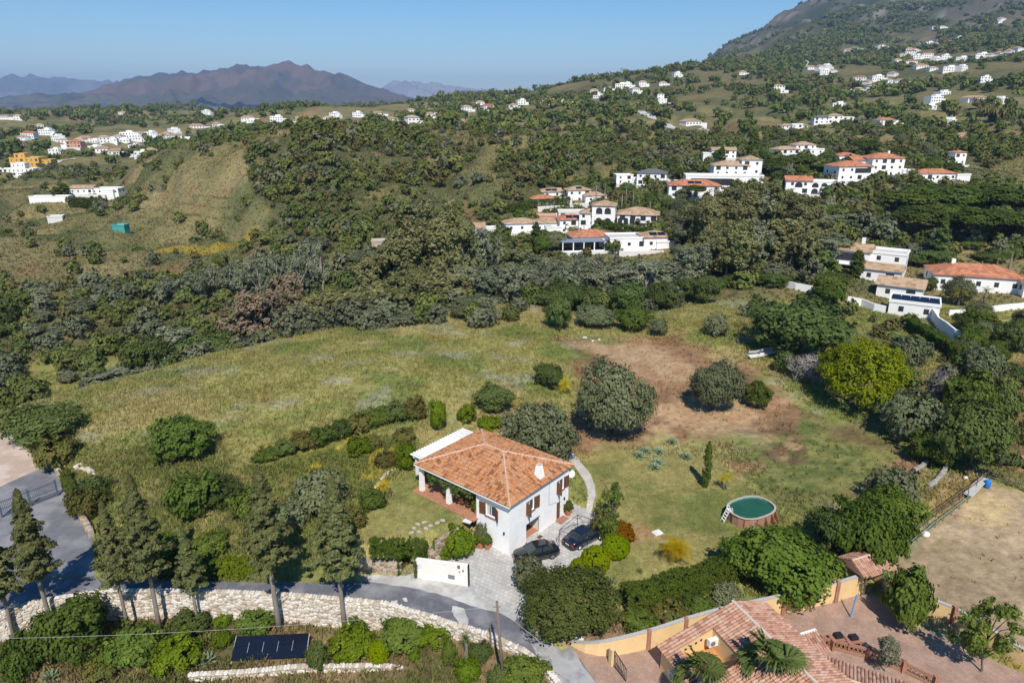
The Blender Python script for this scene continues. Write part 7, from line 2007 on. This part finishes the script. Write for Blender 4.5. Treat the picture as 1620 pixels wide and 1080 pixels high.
# keep clear of the houses
hs = np.array([(o.location.x, o.location.y) for o in S.objects if o.get('category') in ('house','garage','barn','hut','shed','carport','ruin') and o.location.y > 120])
ok = np.ones(len(A_[0]), bool)
for hx, hy in hs:
    dd = np.hypot(A_[0]-hx, (A_[1]-hy-3)); ok &= dd > 7.5
    ok &= ~((np.abs(A_[0]-hx) < 8) & (A_[1] < hy) & (A_[1] > hy-5))
ok &= (np.abs(A_[0]/A_[1]) < 1.05)
A_ = [q[ok] for q in A_]
L_s2 = leafmat('scrub_leaf_light', (.105,.125,.046), (.195,.200,.080), .25, tint=.3)
L_s3 = leafmat('scrub_leaf_grey', (.105,.115,.070), (.175,.178,.115), .2, tint=.3)
L_s4 = leafmat('scrub_leaf_brown', (.10,.092,.042), (.15,.135,.062), .2, tint=.3)
SM = []
for i, lm in enumerate([L_shrub, L_shrub, L_shrub, L_s2, L_s3, L_dark, L_shrub, L_s2]):
    SM.append(crown_ball('shrub', lm, R_=1.0, H=1.75, n=60, m=16, leaf=.17, cl=.34, seed=400+i, z0=0, lump=.25))
_, V_vis = proj(A_[0], A_[1], A_[2]); U_vis = proj(A_[0], A_[1], A_[2])[0]
infr = (U_vis > -30) & (U_vis < 1650)
app = A_[3]/A_[1]*np.where(infr, 1, .2)
order = np.argsort(-app)
nind = 290
kinds = rng.integers(0, len(SM), len(order)); kinds = np.where((A_[1] < 214) & (rng.random(len(kinds)) < .45), 4, kinds)
for i in order[:nind]:
    x, y, z, s = [float(q[i]) for q in A_]
    o = link('shrub', SM[kinds[i]], None, (x, y, z-.15*s), random.random()*6, (s/2, s/2, s/2*random.uniform(.85,1.25)))
    tag(o, 'rounded scrub bush among many in the wooded hollow and valley beyond the meadow', 'bush', 'scrub bushes of the valley beyond the meadow')

def merge(name, protos, mats_, x, y, z, s, kk, label, cat, zs=(.85,1.25), seed=1):
    """many copies as one cover: protos are (V, F, rnd) arrays"""
    g = np.random.default_rng(seed); VV_, FF_, RR_, MM_ = [], [], [], []; off = 0
    for k, (V, F, r, mi) in enumerate(protos):
        sel = np.nonzero(kk == k)[0]
        if not len(sel): continue
        a = g.random(len(sel))*6.28; ca, sa = np.cos(a), np.sin(a); sx = s[sel]/2; szz = sx*g.uniform(*zs, len(sel))
        Vx = (V[None,:,0]*ca[:,None]-V[None,:,1]*sa[:,None])*sx[:,None]+x[sel][:,None]
        Vy = (V[None,:,0]*sa[:,None]+V[None,:,1]*ca[:,None])*sx[:,None]+y[sel][:,None]
        Vz = V[None,:,2]*szz[:,None]+z[sel][:,None]-.12*s[sel][:,None]
        VV_.append(np.stack([Vx,Vy,Vz],-1).reshape(-1,3))
        FF_.append((F[None]+(np.arange(len(sel))*len(V))[:,None,None]+off).reshape(-1,4)); off += len(sel)*len(V)
        t = g.random(len(sel))[:,None]
        RR_.append(np.clip(r[None]*.6+t*.6-.1,0,1).ravel()); MM_.append(np.full(len(sel)*len(F), mi))
    me = fast_mesh(name, np.concatenate(VV_), np.concatenate(FF_), mats_, rnd=np.concatenate(RR_), midx=np.concatenate(MM_))
    return tag(link(name, me), label, cat, kind='stuff')
def proto(n, m, leaf, cl, seed, mi, H=1.75):
    g = np.random.default_rng(seed); rz = H/2
    c, d = ball_centres(n, 1-cl*.5, rz-cl*.35, rz, g, lump=.25, low=-.5)
    V, F, r = leaves_from(c, d, cl*(.7+.6*g.random(len(c))), m, leaf, g); return V, F, r, mi
rest = order[nind:]
PR = [proto(26, 9, .27, .40, 500+i, i % 4) for i in range(8)]
kk = rng.integers(0, 8, len(rest))
dk = fbm(A_[0][rest]/40, A_[1][rest]/40, 207, 3); kk = np.where((dk > -.05) & (rng.random(len(kk)) < .75), rng.integers(0,2,len(kk))*4, kk)
merge('hillside_scrub', PR, [L_shrub, L_s2, L_s3, L_s4], A_[0][rest], A_[1][rest], A_[2][rest], A_[3][rest], kk, 'evergreen scrub covering the hillsides beyond the valley', 'scrub')
# far woods
def dens_far(x, y, u, v):
    c = fbm(x/95, y/95, 211, 4)
    d = np.clip(.46+1.5*c, 0, 1)
    d = np.where(x/y < -.12, np.clip(.15+1.2*(c-.02), 0, 1), d)
    d = np.where(PX([(200,235),(300,215),(420,205),(400,230),(300,262),(230,262)],u,v), .85, d)
    d = np.where(PX([(640,170),(900,150),(1000,130),(1000,200),(640,205)],u,v), .5, d)
    return d*np.where(x/y < .1, smooth(2600, 1800, y), smooth(3400, 2400, y))
xf, yf, zf, sf = scatter(-1500, 2300, 440, 2600, 13, dens_far, lambda x, y, g: (6+5*g.random(x.shape))*(1+.4*smooth(800,1800,y)), 304)
xg, yg, zg, sg = scatter(200, 3300, 2600, 3450, 21, lambda x, y, u, v: np.clip(.16+1.5*fbm(x/150, y/260, 213, 4), 0, .9), lambda x, y, g: 10+8*g.random(x.shape), 306)
xf, yf, zf, sf = [np.concatenate(q) for q in ((xf,xg),(yf,yg),(zf,zg),(sf,sg))]
hz2 = np.array([(o.location.x, o.location.y) for o in S.objects if o.get('category') == 'house' and o.location.y > 420])
ok = np.abs(xf/yf) < 1.0
for hx, hy in hz2:
    ok &= ~((np.abs(xf-hx) < 12) & (yf < hy+9) & (yf > hy-.035*hy))
xf, yf, zf, sf = xf[ok], yf[ok], zf[ok], sf[ok]
PF = [proto(18, 7, .34, .42, 600+i, i % 4) for i in range(8)]
kf_ = rng.integers(0, 8, len(xf)); kf_ = np.where(rng.random(len(kf_)) < .6, rng.integers(0,2,len(kf_))*4, kf_)
merge('distant_woodland', PF, [L_shrub, L_s2, L_dark, L_s4], xf, yf, zf, sf, kf_, 'dark woodland spread over the far slopes and ridges', 'woodland', zs=(.8,1.5))
print('SCRUB', len(A_[0]), 'FAR', len(xf))

# ------------------------------------------------------------------ grass and herbs
def grass(name, mask_fn, n, hmin, hmax, label, seed, wd=.09, x0=-75, x1=75, y0=44, y1=140, tint=None, mixc=None):
    g = np.random.default_rng(seed)
    x = g.uniform(x0, x1, n*3); y = g.uniform(y0, y1, n*3); z = hgt(x, y); u, v = proj(x, y, z)
    k = mask_fn(x, y, u, v, g); x, y, z = x[k][:n], y[k][:n], z[k][:n]; m = len(x)
    c = ground_colour(x, y, z)
    if mixc is not None: c = lerp(c, np.array(mixc), np.clip(g.random(m)*1.1-.1, 0, 1))
    c = np.clip(c*(1.05+.4*g.random((m,1))), .01, .8)
    B = 4
    a = g.random((m,B))*6.28; h = g.uniform(hmin, hmax, (m,B)); lean = g.uniform(.1,.7,(m,B)); w_ = wd*g.uniform(.6,1.4,(m,B))
    ox = g.normal(size=(m,B))*.12; oy = g.normal(size=(m,B))*.12
    bx, by = x[:,None]+ox, y[:,None]+oy; ca, sa = np.cos(a), np.sin(a)
    t = g.random((m,B))*6.28; tx, ty = np.cos(t)*w_, np.sin(t)*w_
    z0 = np.repeat(z[:,None],B,1)-.03
    V = np.stack([np.stack([bx-tx,by-ty,z0],-1), np.stack([bx+tx,by+ty,z0],-1), np.stack([bx+ca*lean*h+tx*.6,by+sa*lean*h+ty*.6,z0+h],-1), np.stack([bx+ca*lean*h-tx*.6,by+sa*lean*h-ty*.6,z0+h*.96],-1)],2).reshape(-1,3)
    F = np.arange(len(V)).reshape(-1,4)
    gm_ = leafcol()
    o = link(name, fast_mesh(name, V, F, gm_, col=np.repeat(c, B*4, 0)))
    return tag(o, label, 'grass', kind='stuff')
def leafcol():
    if 'grass_blades' in MATS: return MATS['grass_blades']
    m = bpy.data.materials.new('grass_blades'); m.use_nodes = True; n = m.node_tree.nodes; l = m.node_tree.links
    p = n['Principled BSDF']; p.inputs['Roughness'].default_value = .8; p.inputs['Specular IOR Level'].default_value = .1
    a = n.new('ShaderNodeAttribute'); a.attribute_name = 'Col'; l.new(a.outputs['Color'], p.inputs['Base Color'])
    tr = n.new('ShaderNodeBsdfTranslucent'); l.new(a.outputs['Color'], tr.inputs['Color']); ms = n.new('ShaderNodeMixShader'); ms.inputs[0].default_value = .3
    l.new(p.outputs[0], ms.inputs[1]); l.new(tr.outputs[0], ms.inputs[2]); l.new(ms.outputs[0], n['Material Output'].inputs['Surface']); MATS['grass_blades'] = m; return m
NOGO = [P2(edge), P2(low), drive_xy, road_xy, court_xy, patio_xy, [tuple(hp(a,b)[:2]) for a,b in ((-.3,-.3),(13.2,-.3),(13.2,10.7),(-.3,10.7))]]
path_xy = [(p.x,p.y) for p in pth]
gvx = gv
def free(x, y):
    k = np.ones(x.shape, bool)
    for q in NOGO+[path_xy, gvx]: k &= sdf(q, x, y) > .12
    return k
MOW = [(910,745),(960,705),(1040,725),(1120,720),(1190,775),(1230,830),(1180,890),(1000,940),(920,900),(1000,840),(940,790)]
EARTH = [(880,540),(980,545),(1090,548),(1190,580),(1290,650),(1410,690),(1450,740),(1360,790),(1230,770),(1180,700),(1040,700),(930,715),(900,690),(940,600)]
PADP = [(1385,905),(1450,845),(1560,760),(1720,800),(1900,1200),(1600,1040),(1500,985),(1440,950),(1400,925)]
def m_meadow(x, y, u, v, g):
    c = fbm(x/6, y/6, 221, 3)
    p = np.where(PX(EARTH,u,v), .10, 1.0)
    p = np.where(PX(PADP,u,v), .012, p); p = np.where(PX(MOW,u,v), 0, p); p = np.where(sdf(lawn_xy,x,y) < 0, 0, p)
    return (g.random(x.shape) < p*(.55+.6*c)) & free(x,y) & (np.abs(x/y) < .98) & (y < 142)
grass('meadow_grass', m_meadow, 95000, .18, .55, 'long dry and green grass of the meadow and its banks', 701, wd=.045, x0=-125, x1=125, y0=40)
def m_lawn(x, y, u, v, g): return (PX(MOW,u,v) | (sdf(lawn_xy,x,y) < 0)) & free(x,y)
grass('lawn_grass', m_lawn, 42000, .04, .11, 'short mown grass of the garden lawns', 702, wd=.035, x0=-18, x1=32, y0=48, y1=82)
def m_bank(x, y, u, v, g):
    c = fbm(x/4, y/4, 223, 3)
    bank = PX([(110,720),(250,705),(420,740),(560,705),(660,690),(660,735),(560,800),(560,905),(150,905)],u,v) | (sdf(garden_xy,x,y) < -.3) | PX([(990,975),(1160,925),(1240,950),(1050,1005),(985,1020)],u,v) | PX([(1380,560),(1620,560),(1560,700),(1450,720),(1400,640)],u,v)
    return bank & free(x,y) & (g.random(x.shape) < .5+.8*c)
grass('bank_herbs', m_bank, 42000, .20, .55, 'tall weeds and herbs on the rough banks', 703, wd=.06, y0=36, y1=110, mixc=(.17,.20,.055))

def m_hill(x, y, u, v, g): return (g.random(x.shape) < .75) & (np.abs(x/y) < .95)
grass('hill_grass', m_hill, 90000, .22, .60, 'dry grass and low herbs on the hillsides beyond the valley', 704, wd=.16, x0=-330, x1=330, y0=142, y1=400)
# ------------------------------------------------------------------ air
_top = max((o.matrix_world @ Vector(c)).z for o in S.objects if o.type == 'MESH' for c in o.bound_box) + 8
_bot = -12.0 + min(0, float(HG.min()))
hz = MB().box((0, 10150, (_top+_bot)/2), (39000, 20700, _top-_bot))
hm = bpy.data.materials.new('haze'); hm.use_nodes = True
hm.node_tree.nodes.clear()
pv = hm.node_tree.nodes.new('ShaderNodeVolumePrincipled'); ho = hm.node_tree.nodes.new('ShaderNodeOutputMaterial')
pv.inputs['Color'].default_value = (.40, .60, .95, 1)
pv.inputs['Density'].default_value = 8.0e-5
pv.inputs['Anisotropy'].default_value = 0.0
hm.node_tree.links.new(pv.outputs[0], ho.inputs['Volume'])
tag(hz.build('haze', hm), 'thin blue air haze over the whole valley', 'haze', kind='stuff')
print('HAZE', _bot, _top)
